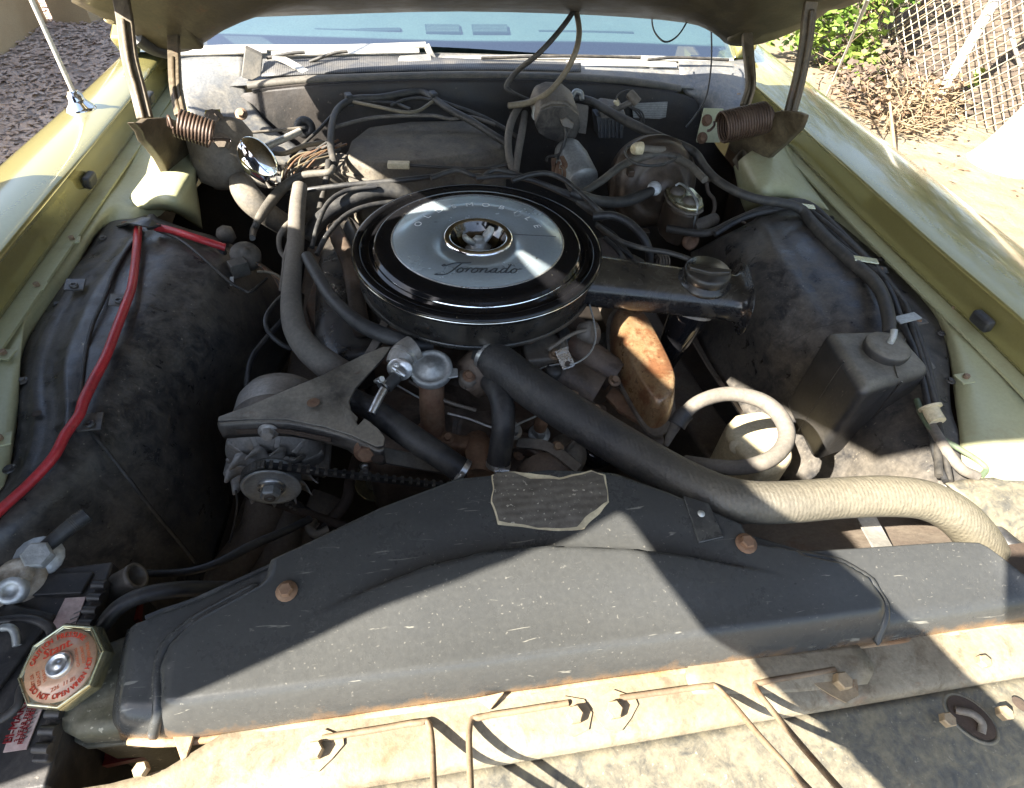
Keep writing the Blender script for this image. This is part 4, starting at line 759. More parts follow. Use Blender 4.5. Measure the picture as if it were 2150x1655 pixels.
cx_ = V((1, -.10, 0)).normalized(); cy_ = UPZ.cross(cx_)
arc_text(tm, 'OLDSMOBILE', .0165, AC+V((0, 0, .0090)), cx_, cy_, .104, 160, 20, False, 1.15, 0, .00012)
obj('block_lettering', tm, mat('pale_silver_lettering', (.75, .78, .78), .4, .1), ac, recalc=False)
# script word drawn as pen strokes (units: letter width), engraved outline
def script(mb, o, ex, ey, sc_, r):
    S = [[(-.2, 1.35), (-.45, 1.2), (-.3, 1.05), (.1, 1.25), (.7, 1.6), (1.6, 1.62), (2.2, 1.7)], [(1.35, 1.6), (1.05, 1.0), (.75, .3), (.35, -.25), (-.2, -.45), (-.75, -.4), (-.55, -.28)],
         [(1.45, .75), (1.2, .45), (1.2, .1), (1.45, 0), (1.7, .3), (1.65, .65), (1.45, .75), (1.8, .6), (2.1, .75)], [(2.1, .75), (2.15, .6), (2.0, .05)], [(2.05, .35), (2.3, .72), (2.55, .7)],
         [(2.85, .75), (2.6, .45), (2.6, .1), (2.85, 0), (3.1, .3), (3.05, .65), (2.85, .75), (3.2, .6), (3.5, .75)], [(3.5, .75), (3.45, .4), (3.35, .02)], [(3.42, .3), (3.7, .7), (3.95, .72), (3.95, .4), (3.88, .1), (4.1, .05), (4.35, .35)],
         [(4.95, .7), (4.65, .75), (4.4, .4), (4.45, .05), (4.75, .15), (4.95, .7), (4.85, .15), (5.05, .02), (5.3, .3)], [(5.9, .7), (5.6, .75), (5.35, .4), (5.4, .05), (5.7, .15), (5.95, .75), (6.15, 1.5)], [(5.95, .75), (5.85, .15), (6.05, .02), (6.3, .25)],
         [(6.6, .75), (6.35, .45), (6.35, .1), (6.6, 0), (6.85, .3), (6.8, .65), (6.6, .75), (6.95, .62), (7.3, .7)]]
    for st_ in S: mb.tube([V(o)+V(ex)*(x+y*.22)*sc_+V(ey)*y*sc_ for x, y in st_], r, 6, 5, flat=.4, nrm=UPZ)
tm = MB(); script(tm, AC+cx_*-.052+cy_*-.100+V((0, 0, .0088)), cx_, cy_, .0156, .0014)
obj('script_lettering', tm, mat('engraved_script_shadow', (.05, .06, .07), .4, .5), ac)
obj('scratch_line', MB().bar([AC+V((.056, .004, .0091)), AC+V((.127, -.008, .0090))], .0008, .0004, UPZ, 2), lidm, ac)
# snorkel
s0, s1 = P(1238, 588, -.045), P(1556, 628, -.05); sd = (s1-s0).normalized(); sn = UPZ.cross(sd).normalized()
def rsec(p, w, h, r=.45, n=5):
    out = []
    for cx2, cy2, a0 in ((1, 1, 0), (-1, 1, 90), (-1, -1, 180), (1, -1, 270)):
        for k in range(n+1):
            a = R_(a0+90*k/n); rr = min(w, h)*r
            out.append(p+sn*(cx2*(w/2-rr)+rr*math.cos(a))+UPZ*(cy2*(h/2-rr)+rr*math.sin(a)))
    return out
sn_ = MB(); secs = []
for t, w, h in ((-.12, .105, .058), (.03, .10, .056), (.5, .092, .054), (.90, .086, .052), (.955, .088, .054), (.985, .108, .072), (1.0, .125, .088), (1.004, .127, .09), (.995, .118, .082), (.96, .078, .046), (.8, .07, .04)):
    secs.append(rsec(s0.lerp(s1, t), w, h, .42))
k = len(secs[0])
for r in secs: sn_.v += r
sn_.f = [[a*k+i, a*k+(i+1) % k, (a+1)*k+(i+1) % k, (a+1)*k+i] for a in range(len(secs)-1) for i in range(k)]
obj('snorkel', sn_, snorkm, ac)
vd = thing('vacuum_motor', 'ridged black vacuum diaphragm knob on top of the air cleaner snorkel', 'vacuum valve', P(1480, 590, -.02))
vc = P(1478, 590, -.022); vr = rp(vc, 48)
obj('base', MB().lathe([(vr*1.12, -.004), (vr*1.14, .002), (vr*1.0, .004), (vr*.98, .010), (vr*.9, .0105)], vc, (0, -.05, 1), 40), lidm, vd)
obj('cap', MB().lathe([(vr*.98, .008), (vr, .012), (vr*1.0, .020), (vr*.92, .024), (.0001, .025)], vc, (0, -.05, 1), 40), lidm, vd)
obj('grip', MB().prism([vc+sd*a*vr+sn*b*vr+UPZ*.022 for a, b in ((-.95, -.10), (.95, -.10), (.85, -.35), (0, -.55), (-.85, -.35))], (0, 0, .008)), lidm, vd, bevel=.002)
# oil filler tube under the snorkel
of = thing('oil_filler_tube', 'shiny black conical oil filler tube below the snorkel', 'tube', P(1430, 690, -.14))
obj('cone', MB().tube([P(1452, 650, -.085), P(1436, 680, -.11), P(1412, 725, -.15), P(1395, 760, -.19)], [.034, .031, .024, .02], 24, 4), gloss, of)
obj('collar', MB().lathe([(.036, -.006), (.038, 0), (.036, .006)], P(1452, 650, -.085), (.2, .3, 1), 24), alum, of)
# ================================================================== ALTERNATOR
pc = Y(570, 1022, .505)
al = thing('alternator', 'dusty grey alternator with finned fan and belt pulley at left of the engine', 'alternator', pc)
ad = V((0, -1, 0)); pr = rp(pc, 60)
bc = pc+V((.003, .035, .012)); br = .068
obj('front_housing', MB().lathe([(.02, .0), (.045, .004), (br*.9, -.004), (br, -.014), (br*1.02, -.05)], bc, ad, 48), alum, al)
obj('stator_ring', MB().lathe([(br*1.02, -.050), (br*1.035, -.052), (br*1.035, -.068), (br*1.02, -.070)], bc, ad, 48), casti, al)
obj('rear_housing', MB().lathe([(br*1.02, -.070), (br*1.0, -.105), (br*.9, -.122), (br*.4, -.128), (.0001, -.128)], bc, ad, 48), alum, al)
for k in range(10):
    a = 2*math.pi*k/10; d = V((math.cos(a), 0, math.sin(a)))
    obj('housing_fin', MB().bar([bc+d*br*.55+V((0, -.003, 0)), bc+d*br*.98+V((0, .012, 0))], .009, .010, ad, 2), alum, al, bevel=.002)
for a in (200, 330):
    d = V((math.cos(R_(a)), 0, math.sin(R_(a))))
    obj('lug', MB().bar([bc+d*br*1.0+V((0, -.004, 0)), bc+d*br*1.0+V((0, .10, 0))], .022, .022, d, 2), alum, al, bevel=.005)
fc = pc+V((0, .024, 0)); fo = None
for k in range(12):
    a = 2*math.pi*k/12+.2; d = V((math.cos(a), 0, math.sin(a))); e = V((-math.sin(a), 0, math.cos(a)))
    m_ = MB().sheet([[fc+d*.028-e*.010, fc+d*.028+e*.010], [fc+d*.046-e*.011, fc+d*.046+e*.010+V((0, -.003, 0))], [fc+d*.058-e*.011+V((0, .001, 0)), fc+d*.057+e*.010+V((0, -.016, 0))], [fc+d*.063-e*.004+V((0, .001, 0)), fc+d*.062+e*.008+V((0, -.018, 0))]], 4, 3)
    obj('fan_blade', m_, alum, al, solid=.0016)
obj('fan_hub', MB().lathe([(.034, -.002), (.034, .002), (.015, .003)], fc, ad, 32), alum, al)
obj('pulley', MB().lathe([(pr*.92, -.021), (pr*.95, -.017), (pr*.62, -.010), (pr*.62, -.006), (pr*.98, .0), (pr, .0015), (pr*.98, .003), (pr*.86, .0022), (pr*.80, .0002), (pr*.4, -.0005), (pr*.0, -.0005)], pc, ad, 64), galv, al)
obj('pulley_washer', MB().lathe([(pr*.46, .0), (pr*.46, .003), (pr*.36, .005), (pr*.2, .005)], pc, ad, 32), steel, al)
obj('pulley_nut', MB().hexbolt(pc+ad*.005, ad, pr*.34, .014, False), galv, al)
obj('shaft_end', MB().lathe([(pr*.2, .017), (pr*.18, .021), (pr*.09, .021), (pr*.08, .018), (.0001, .018)], pc, ad, 24), casti, al)
# drive belt: cogged, from the alternator pulley towards the water pump
wr_ = .070; wc = Y(1010, 1030, .515)+V((0, -.010, -.070)); py_ = .010
def belt_path():
    pts = []
    for k in range(25): a = R_(90+180*k/24); pts.append(pc+V((math.cos(a)*pr*.90, -py_*-1, math.sin(a)*pr*.90)))
    b2 = wc+V((0, 0, -.30)); n = 14
    for k in range(1, n): pts.append(pts[24].lerp(b2+V((0, -py_*-1, -.09)), k/n))
    for k in range(13): a = R_(-110+110*k/12); pts.append(b2+V((math.cos(a)*.09, -py_*-1, math.sin(a)*.09)))
    for k in range(13): a = R_(0+90*k/12); pts.append(wc+V((math.cos(a)*wr_, -py_*-1, math.sin(a)*wr_)))
    st_ = pts[0]; en = pts[-1]
    for k in range(1, 26): pts.append(en.lerp(st_, k/26))
    return pts
bp = belt_path()
bl = thing('drive_belt', 'black cogged drive belt running right from the alternator pulley', 'belt', pc)
obj('band', MB().bar(bp+[bp[0]], .012, .005, (0, 1, 0), 0), rubber, bl)
cog = MB(); L_ = 0; step = .0088
for a, b in zip(bp, bp[1:]+[bp[0]]):
    n = max(1, round((b-a).length/step))
    for k in range(n):
        p = a.lerp(b, (k+.5)/n); d = (b-a).normalized(); o_ = d.cross(V((0, 1, 0)))
        if o_.dot(p-(pc+wc)*.5) < 0: o_ = -o_
        Mx = Matrix((d, V((0, 1, 0)), o_)).transposed(); cog.box(p+o_*.0035, (step*.58, .0125, .005), Mx)
o = obj('cogs', cog, rubberold, bl, bevel=.0006, seg=1); o['kind'] = 'stuff'
# alternator bracket
bk = thing('alternator_bracket', 'dusty black stamped steel bracket over the alternator', 'bracket', P(640, 850, -.1))
bpoly = [(456, 884, -.085), (458, 874, -.082), (520, 852, -.08), (600, 818, -.078), (680, 785, -.076), (760, 745, -.075), (805, 727, -.075), (822, 727, -.075), (806, 750, -.075), (772, 786, -.076), (746, 815, -.077), (733, 842, -.078), (738, 862, -.078), (752, 876, -.078), (748, 884, -.078), (752, 892, -.075), (765, 877, -.072), (776, 884, -.074), (795, 900, -.08), (809, 918, -.085), (806, 936, -.088), (790, 938, -.088), (740, 915, -.086), (680, 896, -.083), (600, 880, -.081), (520, 880, -.083)]
bpv = [P(*q) for q in bpoly]
obj('plate', MB().prism(bpv, (0, 0, -.005)), brackm, bk, bevel=.0018)
lip_ = [bpv[0]]+[bpv[i] for i in (25, 24, 23, 22, 21, 20)]
fl2 = MB(); lv = cr([p+V((0, -.0015, -.0015)) for p in lip_], 6); k = len(lv)
drop = [(.0, 0), (.003, -.004), (.0045, -.010), (.004, -.022), (.003, -.030)]
for dy, dz in drop: fl2.v += [p+V((0, -dy, dz*(1.0 if i < k*.62 else 1.15-.5*(i/k-.62)))) for i, p in enumerate(lv)]
fl2.f = [[a*k+i, a*k+i+1, (a+1)*k+i+1, (a+1)*k+i] for a in range(len(drop)-1) for i in range(k-1)]
obj('flange', fl2, brackm, bk, solid=.003)
sl = [lv[int(k*.10)]+V((.003, -.006, -.014)), lv[int(k*.3)]+V((0, -.007, -.014)), lv[int(k*.52)]+V((0, -.006, -.0145))]
obj('slot', MB().bar(sl, .0075, .002, (0, 1, 0), 5), dark, bk)
sb = lv[int(k*.27)]+V((0, -.0075, -.014)); obj('slot_bolt', MB().hexbolt(sb, (0, -1, .15), .0085, .012), alum, bk)
obj('hole', MB().lathe([(.0085, .0007), (.007, .0004), (.0001, .0003)], P(658, 846, -.0768), UPZ, 20), rustm, bk)
obj('hole', MB().lathe([(.0065, .0007), (.0001, .0006)], lv[int(k*.82)]+V((0, -.0065, -.012)), (0, -1, .1), 20, sx=1.3), dark, bk)
obj('end_bolt', MB().hexbolt(P(770, 946, -.105), (0, -.9, .4), .011, .014), rustm, bk)
obj('strut', MB().bar([P(775, 950, -.12), P(850, 965, -.15), P(960, 985, -.19)], .022, .008, (0, -.6, 1), 4), brackm, bk, bevel=.002)
# ================================================================== FILLER NECK, VALVE, HOSES
fn = thing('coolant_filler_neck', 'rusty brown upright coolant filler pipe with round grey pressure cap', 'filler', P(905, 770, -.09))
fp = P(905, 772, -.082); fr_ = rp(fp, 45)
obj('pipe', MB().tube([fp+V((0, 0, -.015)), P(907, 850, -.14), P(911, 925, -.21)], [fr_*.60, fr_*.60, fr_*.62], 24, 4), rustm, fn)
fa = V((-.05, -.25, 1)).normalized()
obj('cap', MB().lathe([(fr_*.72, -.016), (fr_*.96, -.012), (fr_, -.010), (fr_, .0), (fr_*.95, .002), (fr_*.82, .0025), (fr_*.78, .0010), (fr_*.60, .0012), (fr_*.56, .0028), (fr_*.28, .0035), (fr_*.24, .006), (fr_*.1, .0065), (.0001, .0065)], fp, fa, 48), galv, fn)
for s_ in (-1, 1):
    q = fp+V((s_*fr_*1.02, -s_*fr_*.32, -.006)); obj('cap_ear', MB().prism([q+V((-.008, -.011, 0)), q+V((.006, -.009, 0)), q+V((.007, .008, 0)), q+V((-.006, .011, 0))], (0, 0, .0035)), galv, fn, bevel=.0015)
tv = thing('thermal_vacuum_valve', 'silver flanged valve with short clamped hose beside the filler cap', 'valve', P(850, 745, -.09))
va = P(848, 752, -.085); vdx = V((.55, .5, .35)).normalized()
obj('barrel', MB().tube([P(836, 768, -.085), P(846, 748, -.078), P(870, 732, -.075)], [rp(va, 26), rp(va, 29), rp(va, 30)], 24, 4), alum, tv)
obj('band', MB().tube([P(846, 752, -.0785), P(850, 746, -.0775)], rp(va, 30.5), 24, 0), steel, tv)
obj('flange', MB().lathe([(.0165, -.003), (.017, .001), (.016, .003), (.007, .0035)], P(840, 775, -.08), (-.3, -.8, .5), 28, sx=1.15), steel, tv)
for dx, dz in ((-.011, -.004), (.011, .004), (.004, -.011), (-.003, .011)): obj('screw', MB().lathe([(.0022, .002), (.0018, .0042), (.0001, .0044)], P(840, 775, -.08)+V((dx, 0, dz)), (-.3, -.8, .5), 10), steel, tv)
wire('connector_hose', [(838, 782, -.082, 13), (828, 796, -.083, 13.5), (812, 814, -.085, 13)], 13, rubber, '', n=14, parent=tv)
wire('nipple', [(806, 818, -.085, 9), (795, 838, -.088, 9), (780, 868, -.095, 8.5)], 9, steel, '', n=12, parent=tv)
def worm_clamp(p, d, r, par, scr=V((0, 0, 1))):
    d = V(d).normalized(); s_ = V(scr); s_ = (s_-d*s_.dot(d)).normalized(); t = d.cross(s_)
    o = obj('clamp_band', MB().tube([p-d*.004, p+d*.004], r*1.05, 24, 0, cap=False, nrm=s_), steel, par)
    obj('screw_housing', MB().box(p+s_*r*1.12, (.010, .010, .006), Matrix((t, d, s_)).transposed()), steel, o, bevel=.001)
    obj('screw', MB().tube([p+s_*r*1.16-t*.010, p+s_*r*1.16-t*.004, p+s_*r*1.16+t*.004, p+s_*r*1.16+t*.011], [.0042, .0045, .0032, .0032], 8, 0), steel, o)
    return o
p_ = P(806, 809, -.0845); worm_clamp(p_, P(812, 814, -.085)-P(828, 796, -.083), rp(p_, 13), tv, (-1, -.2, .6))
p_ = P(834, 788, -.0825); worm_clamp(p_, P(828, 796, -.083)-P(838, 782, -.082), rp(p_, 13), tv, (.5, .3, .6))
rh = thing('upper_radiator_hose', 'thick black woven radiator hose running from the engine to the right front corner', 'hose', P(1040, 760, -.08))
hpts = [(1022, 742, -.085, 40), (1062, 775, -.08, 42), (1130, 825, -.072, 43), (1230, 890, -.062, 44), (1330, 952, -.05, 45), (1430, 1008, -.035, 46), (1510, 1042, -.022, 46), (1580, 1055, -.014, 45), (1660, 1054, -.01, 44), (1760, 1046, -.01, 43), (1860, 1042, -.012, 43), (1940, 1050, -.018, 42), (2000, 1078, -.032, 42), (2048, 1125, -.06, 42), (2085, 1190, -.11, 42)]
ps = [P(*q[:3]) for q in hpts]
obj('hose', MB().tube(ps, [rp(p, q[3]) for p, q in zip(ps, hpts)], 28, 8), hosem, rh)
worm_clamp(ps[0].lerp(ps[1], .30), ps[1]-ps[0], rp(ps[0], 41), rh, (0, .35, 1))
bh = thing('bypass_hose', 'short black bypass hose dropping straight down in front of the engine', 'hose', P(1060, 870, -.1))
hp2 = [(1020, 790, -.115, 24), (1042, 815, -.10, 25), (1054, 845, -.095, 25), (1057, 890, -.11, 25), (1052, 935, -.14, 25), (1046, 975, -.17, 25)]
ps = [P(*q[:3]) for q in hp2]; obj('hose', MB().tube(ps, [rp(p, q[3]) for p, q in zip(ps, hp2)], 20, 6), rubber, bh)
worm_clamp(ps[-1].lerp(ps[-2], .05), ps[-1]-ps[-2], rp(ps[-1], 25), bh, (.1, -1, .3))
hh = thing('heater_hose', 'straight black heater hose slanting below the filler cap to the pump', 'hose', P(860, 910, -.1))
hp2 = [(742, 838, -.115, 23), (785, 862, -.11, 26), (850, 908, -.115, 27), (920, 955, -.13, 27), (975, 993, -.15, 27)]
ps = [P(*q[:3]) for q in hp2]; obj('hose', MB().tube(ps, [rp(p, q[3]) for p, q in zip(ps, hp2)], 20, 6), rubber, hh)
worm_clamp(ps[-1].lerp(ps[-2], .1), ps[-1]-ps[-2], rp(ps[-1], 27), hh, (.2, -1, .1))
# big formed hoses at left
wire('formed_hose', [(630, 392, -.035, 15), (624, 440, -.05, 16.5), (620, 520, -.055, 17.5), (613, 590, -.06, 19), (612, 645, -.065, 22), (622, 695, -.075, 25), (650, 735, -.09, 28), (690, 768, -.105, 31), (735, 800, -.125, 33)], 20, tanhose, 'long dust coated formed hose bending down toward the alternator', 'hose', n=20, sub=8)
wire('dipstick_hose', [(644, 538, -.05, 12), (662, 570, -.052, 13), (700, 630, -.058, 14), (752, 678, -.065, 16), (810, 705, -.072, 17), (865, 722, -.08, 17), (905, 728, -.09, 17)], 14, rubber, 'black blunt ended hose curving under the front of the air cleaner', 'hose', n=16)
wire('heater_pipe_hose', [(645, 500, -.09, 14), (665, 470, -.075, 16), (705, 437, -.06, 17), (750, 415, -.05, 18), (795, 402, -.045, 18), (838, 405, -.05, 17), (870, 425, -.07, 15)], 17, rubber, 'thick black hose arching behind the left edge of the air cleaner', 'hose', n=16)
wire('wrapped_pipe', [(500, 372, -.05, 18), (512, 400, -.055, 26), (535, 428, -.07, 27), (570, 455, -.10, 24), (610, 480, -.16, 22)], 24, fibre, 'fat tan wrapped pipe dropping below the chrome horn', 'pipe', n=18)
# ================================================================== HOOD HINGES
def hinge(plate, yy, spring0, spring1, sr, arms, cup, label, mesh_mat=hingem):
    t = thing('hood_hinge', label, 'hood hinge', Y(*plate[0], yy))
    n = len(plate); pv = []
    for x, y in plate: pv.append(Y(x, y, yy+(x-345)*.0017 if x < 1000 else yy+(1610-x)*.0012))
    obj('bracket_plate', MB().prism(pv, ((-.018 if plate[0][0] < 1000 else .018), .010, -.004)), mesh_mat, t, bevel=.003)
    a, b = Y(*spring0), Y(*spring1); ax = (b-a).normalized(); R = rp(a, sr); n1 = ax.cross(UPZ).normalized(); n2 = ax.cross(n1); Lg = (b-a).length
    wr = .0026; turns = int(Lg/(wr*2.08)); pts = []
    for k in range(turns*18+1):
        th = 2*math.pi*k/18; pts.append(a+ax*(Lg*k/(turns*18))+(n1*math.cos(th)+n2*math.sin(th))*R)
    hook0 = [a-ax*.012+n2*.0, a-ax*.016-n2*R*.3, a-ax*.014-n2*R*.9, a-ax*.006-n2*R*1.05+n1*R*.3]; e = pts[-1]
    hook1 = [e+ax*.004, b+ax*.010+(e-b)*.5, b+ax*.024, b+ax*.03]
    obj('coil_spring', MB().tube(pts, wr, 6, 0), springm, t)
    obj('spring_hook', MB().tube([pts[0], a-ax*.003+(pts[0]-a)*.95, a-ax*.010+(pts[0]-a)*.6-n2*R*.5, a-ax*.014-n2*R*.2, a-ax*.012+n2*R*.5], wr*1.05, 8, 5), springm, t)
    obj('spring_hook', MB().tube(hook1, wr*1.05, 8, 5), springm, t)
    for pts_, w in arms:
        av = [Y(*q) for q in pts_]
        o = obj('arm', MB().bar(av, w, .010, (0, -1, .25), 5), mesh_mat, t, bevel=.002)
        obj('arm_rib', MB().bar([p+V((0, -.008, .002)) for p in av[1:]], w*.35, .008, (0, -1, .25), 5), mesh_mat, o, bevel=.003)
    cp = MB()
    cv_ = [P(*q) for q in cup]; c = sum(cv_, V((0, 0, 0)))/len(cv_)
    ring = cr(cv_+[cv_[0]], 6)[:-1]; k = len(ring)
    for s_, d in ((1.12, .002), (1.06, .010), (.96, .010), (.90, -.004), (.5, -.010), (.02, -.010)): cp.v += [c+(p-c)*s_+V((0, 0, d)) for p in ring]
    cp.f = [[q*k+i, q*k+(i+1) % k, (q+1)*k+(i+1) % k, (q+1)*k+i] for q in range(5) for i in range(k)]
    obj('base_cup', cp, mesh_mat, t)
    bp_ = c+V((.012, -.008, -.004)); obj('base_bolt', MB().hexbolt(bp_, (0, -.3, 1), .006, .008), boltm, t)
    return t
hl = hinge([(283, 257), (300, 258), (312, 249), (356, 246), (392, 262), (420, 290), (408, 320), (398, 345), (405, 372), (392, 392), (372, 386), (352, 362), (338, 335), (318, 308), (306, 296), (300, 278)], 1.13, (372, 258, 1.10), (446, 283, 1.10), 27,
    [([(249, -30, 1.25), (262, 40, 1.22), (272, 120, 1.18), (290, 190, 1.15), (305, 250, 1.12)], .026), ([(364, 70, 1.36), (366, 120, 1.30), (369, 180, 1.22), (380, 240, 1.14)], .022)],
    [(333, 360, -.06), (345, 338, -.045), (362, 345, -.045), (385, 385, -.045), (408, 362, -.045), (412, 380, -.06), (395, 402, -.065), (368, 418, -.07), (342, 410, -.07)], 'sunlit left hood hinge with brown coil spring')
hr_ = hinge([(1690, 241), (1672, 234), (1640, 232), (1615, 238), (1560, 262), (1532, 290), (1528, 312), (1545, 326), (1560, 345), (1575, 356), (1592, 350), (1618, 328), (1650, 300), (1680, 270), (1686, 255)], 1.16, (1608, 247, 1.12), (1515, 268, 1.12), 30,
    [([(1712, -40, 1.25), (1700, 20, 1.24), (1692, 90, 1.22), (1678, 165, 1.19), (1660, 235, 1.17)], .028), ([(1568, 70, 1.36), (1572, 120, 1.32), (1576, 180, 1.25), (1562, 228, 1.18)], .024)],
    [(1543, 340, -.05), (1560, 325, -.045), (1590, 352, -.045), (1612, 318, -.045), (1630, 338, -.05), (1628, 365, -.06), (1612, 385, -.065), (1580, 375, -.065), (1555, 360, -.06)], 'shaded right hood hinge with brown coil spring')
pz = W(-.45, 1.3, -.05)
pl = thing('hinge_plate', 'yellow zinc bolted plate between the left hinge spring and the cowl', 'bracket', Y(450, 280, 1.22))
obj('plate', MB().prism([Y(430, 238, 1.22), Y(462, 236, 1.22), Y(470, 268, 1.2), Y(485, 290, 1.18), Y(482, 312, 1.17), Y(440, 325, 1.16), Y(430, 350, 1.15), Y(418, 340, 1.15), Y(425, 300, 1.17)], (0, .006, .004)), paint, pl, bevel=.001)
for x, y, yy in ((466, 299, 1.165), (450, 250, 1.2)): obj('bolt', MB().hexbolt(Y(x, y, yy), (.1, -.9, .4), .011, .012), brown, pl)
pr2 = thing('hinge_plate', 'grey green plate with two rusty holes beside the right hinge', 'bracket', Y(1480, 265, 1.4))
obj('plate', MB().prism([Y(1478, 232, 1.4), Y(1520, 233, 1.4), Y(1512, 300, 1.36), Y(1462, 300, 1.36)], (0, .006, .004)), apron_m, pr2, bevel=.001)
for x, y, yy in ((1484, 253, 1.385), (1474, 290, 1.362)): obj('bolt', MB().hexbolt(Y(x, y, yy), (0, -.9, .4), .009, .007), rustm, pr2)
for x, y, yy in ((507, 240, 1.45), (494, 268, 1.40), (1548, 205, 1.5)):
    o = obj('cowl_bolt', MB().hexbolt(Y(x, y, yy), (0, -.7, .7), .009, .01), boltm, car)
# ================================================================== LEFT REAR CORNER
ht = thing('horn', 'chrome oval horn dome with small drilled holes catching the sun', 'horn', Y(540, 340, 1.12))
hc_ = Y(540, 342, 1.12); ha = V((-.25, -.85, .45)).normalized(); hu = V((.55, -.1, -.8))
q = rp(hc_, 37)
obj('dome', MB().lathe([(q*1.02, -.008), (q*1.0, .0), (q*.93, .005), (q*.78, .011), (q*.55, .017), (q*.25, .0205), (.0001, .021)], hc_, ha, 56, up=hu, sx=1.5), chrome, ht)
nU = (hu-ha*hu.dot(ha)).normalized(); nB = ha.cross(nU)
for i in range(2):
    for j in range(4):
        u_, b_ = (-.36+.22*j)*q*1.5, (-.02-.34*i+.1*j)*q
        rr = math.hypot(u_/(q*1.5), b_/q); hh_ = .0205-.0075*(rr/.6)**2
        obj('drilled_hole', MB().lathe([(.0022, .0006), (.0001, .0008)], hc_+nU*u_+nB*b_+ha*(hh_-.0002), ha, 10), dark, ht)
obj('clip', MB().bar([Y(572, 372, 1.1), Y(590, 376, 1.1)], .010, .008, (0, -1, 0), 2), steel, ht)
ac2 = thing('receiver_canister', 'dirty tan rounded canister behind the left hinge', 'canister', Y(470, 350, 1.22))
obj('shell', MB().lathe([(.0001, .052), (.03, .05), (.055, .035), (.062, .010), (.062, -.05), (.05, -.07)], Y(474, 338, 1.2), (.1, -.5, -.75), 40), casti, ac2)
obj('cap', MB().lathe([(.04, .07), (.045, .06), (.045, .03)], Y(474, 318, 1.25), (.1, -.5, -.75), 30), brown, ac2)
# heater box
hb = thing('heater_box', 'dusty grey brown fibreboard heater box along the firewall', 'heater box', Y(900, 300, 1.38))
hv = [P(722, 330, -.05), P(735, 292, -.05), P(770, 264, -.05), P(860, 252, -.05), P(985, 250, -.05), P(1040, 272, -.05), P(1066, 296, -.05), P(1060, 314, -.052), P(1000, 326, -.054), P(900, 338, -.056), P(790, 350, -.056)]
obj('cover', MB().prism(hv, (0, -.006, -.15)), fibre, hb, bevel=.014, seg=4)
obj('flange', MB().prism([p+(p-sum(hv, V((0, 0, 0)))/11).normalized()*.012+V((0, 0, -.03)) for p in hv], (0, 0, -.006)), fibre, hb, bevel=.002)
obj('rim_pipe', MB().tube([P(700, 268, -.03), P(760, 252, -.026), P(810, 245, -.024), P(905, 243, -.022), P(945, 250, -.026), P(990, 246, -.022), P(1040, 262, -.03)], .004, 8, 5), casti, hb)
db = thing('duct_box', 'sun struck tan duct housing left of the heater box', 'heater box', P(660, 350, -.08))
obj('housing', MB().prism([P(600, 352, -.075), P(625, 335, -.07), P(690, 318, -.065), P(722, 318, -.065), P(745, 330, -.07), P(735, 352, -.075), P(640, 368, -.08), P(608, 366, -.08)], (0, 0, -.12)), fibre, db, bevel=.008, seg=3)
obj('side_box', MB().prism([P(725, 372, -.09), P(780, 352, -.085), P(805, 385, -.095), P(752, 402, -.10)], (0, 0, -.10)), fibre, db, bevel=.004)
obj('slot', MB().bar([P(650, 356, -.074), P(690, 352, -.073)], .012, .004, UPZ, 2), dark, db)
O('grommet_ring', MB().lathe([(.012, -.01), (.022, -.006), (.024, 0), (.018, .006), (.010, .006), (.008, -.004), (.0001, -.004)], Y(640, 268, 1.40), (0, -.9, .3), 28), rubber, 'round black rubber grommet ring on the firewall left of the wire bundle', 'grommet')
sx_ = thing('fuse_link', 'small cream connector block on the wire below the heater box', 'connector', P(838, 347, -.05))
obj('block', MB().bar([P(814, 346, -.045), P(860, 347, -.045)], .018, .012, UPZ, 2), whitep, sx_, bevel=.002)
wire('firewall_wire', [(858, 347, -.046), (930, 352, -.05), (1010, 354, -.055), (1070, 345, -.05), (1085, 338, -.05)], 3.4, wirem, '', parent=sx_)
# relay and connectors on the left wheelhouse
rl = thing('horn_relay', 'grey domed relay with square plug on the left wheelhouse', 'relay', P(515, 525, -.09))
rc_ = P(516, 540, -.10); ra_ = V((.25, -.35, .9)).normalized(); q = rp(rc_, 30)
obj('dome', MB().lathe([(q*.8, -.012), (q, -.008), (q*1.02, .008), (q*.92, .014), (q*.5, .0175), (q*.28, .018), (q*.24, .0205), (.0001, .021)], rc_, ra_, 36), rubberold, rl)
obj('plug', MB().box(P(502, 562, -.10), (.030, .024, .026), Matrix.Rotation(.5, 3, 'Z')), rubberold, rl, bevel=.002)
obj('lug', MB().lathe([(.016, 0), (.017, .016), (.012, .022), (.0001, .023)], P(478, 500, -.105), (0, -.3, 1), 7), rubberold, rl)
obj('boot', MB().lathe([(.010, 0), (.013, .008), (.010, .014), (.0001, .016)], P(466, 535, -.105), (-.2, -.4, 1), 12), rubber, rl)
obj('blade', MB().bar([P(487, 582, -.10), P(487, 600, -.105)], .006, .002, UPZ, 2), galv, rl)
wire('tan_wire', [(540, 570, -.10), (565, 572, -.105), (585, 580, -.11), (600, 600, -.13)], 3, tanwire, '', parent=rl)
for k in range(5):
    wire('relay_wire', [(535+4*k, 550+3*k, -.10), (570+6*k, 575+5*k, -.12), (590+5*k, 610+8*k, -.15)], 2.4, wirem if k % 2 else rustm, '', parent=rl)
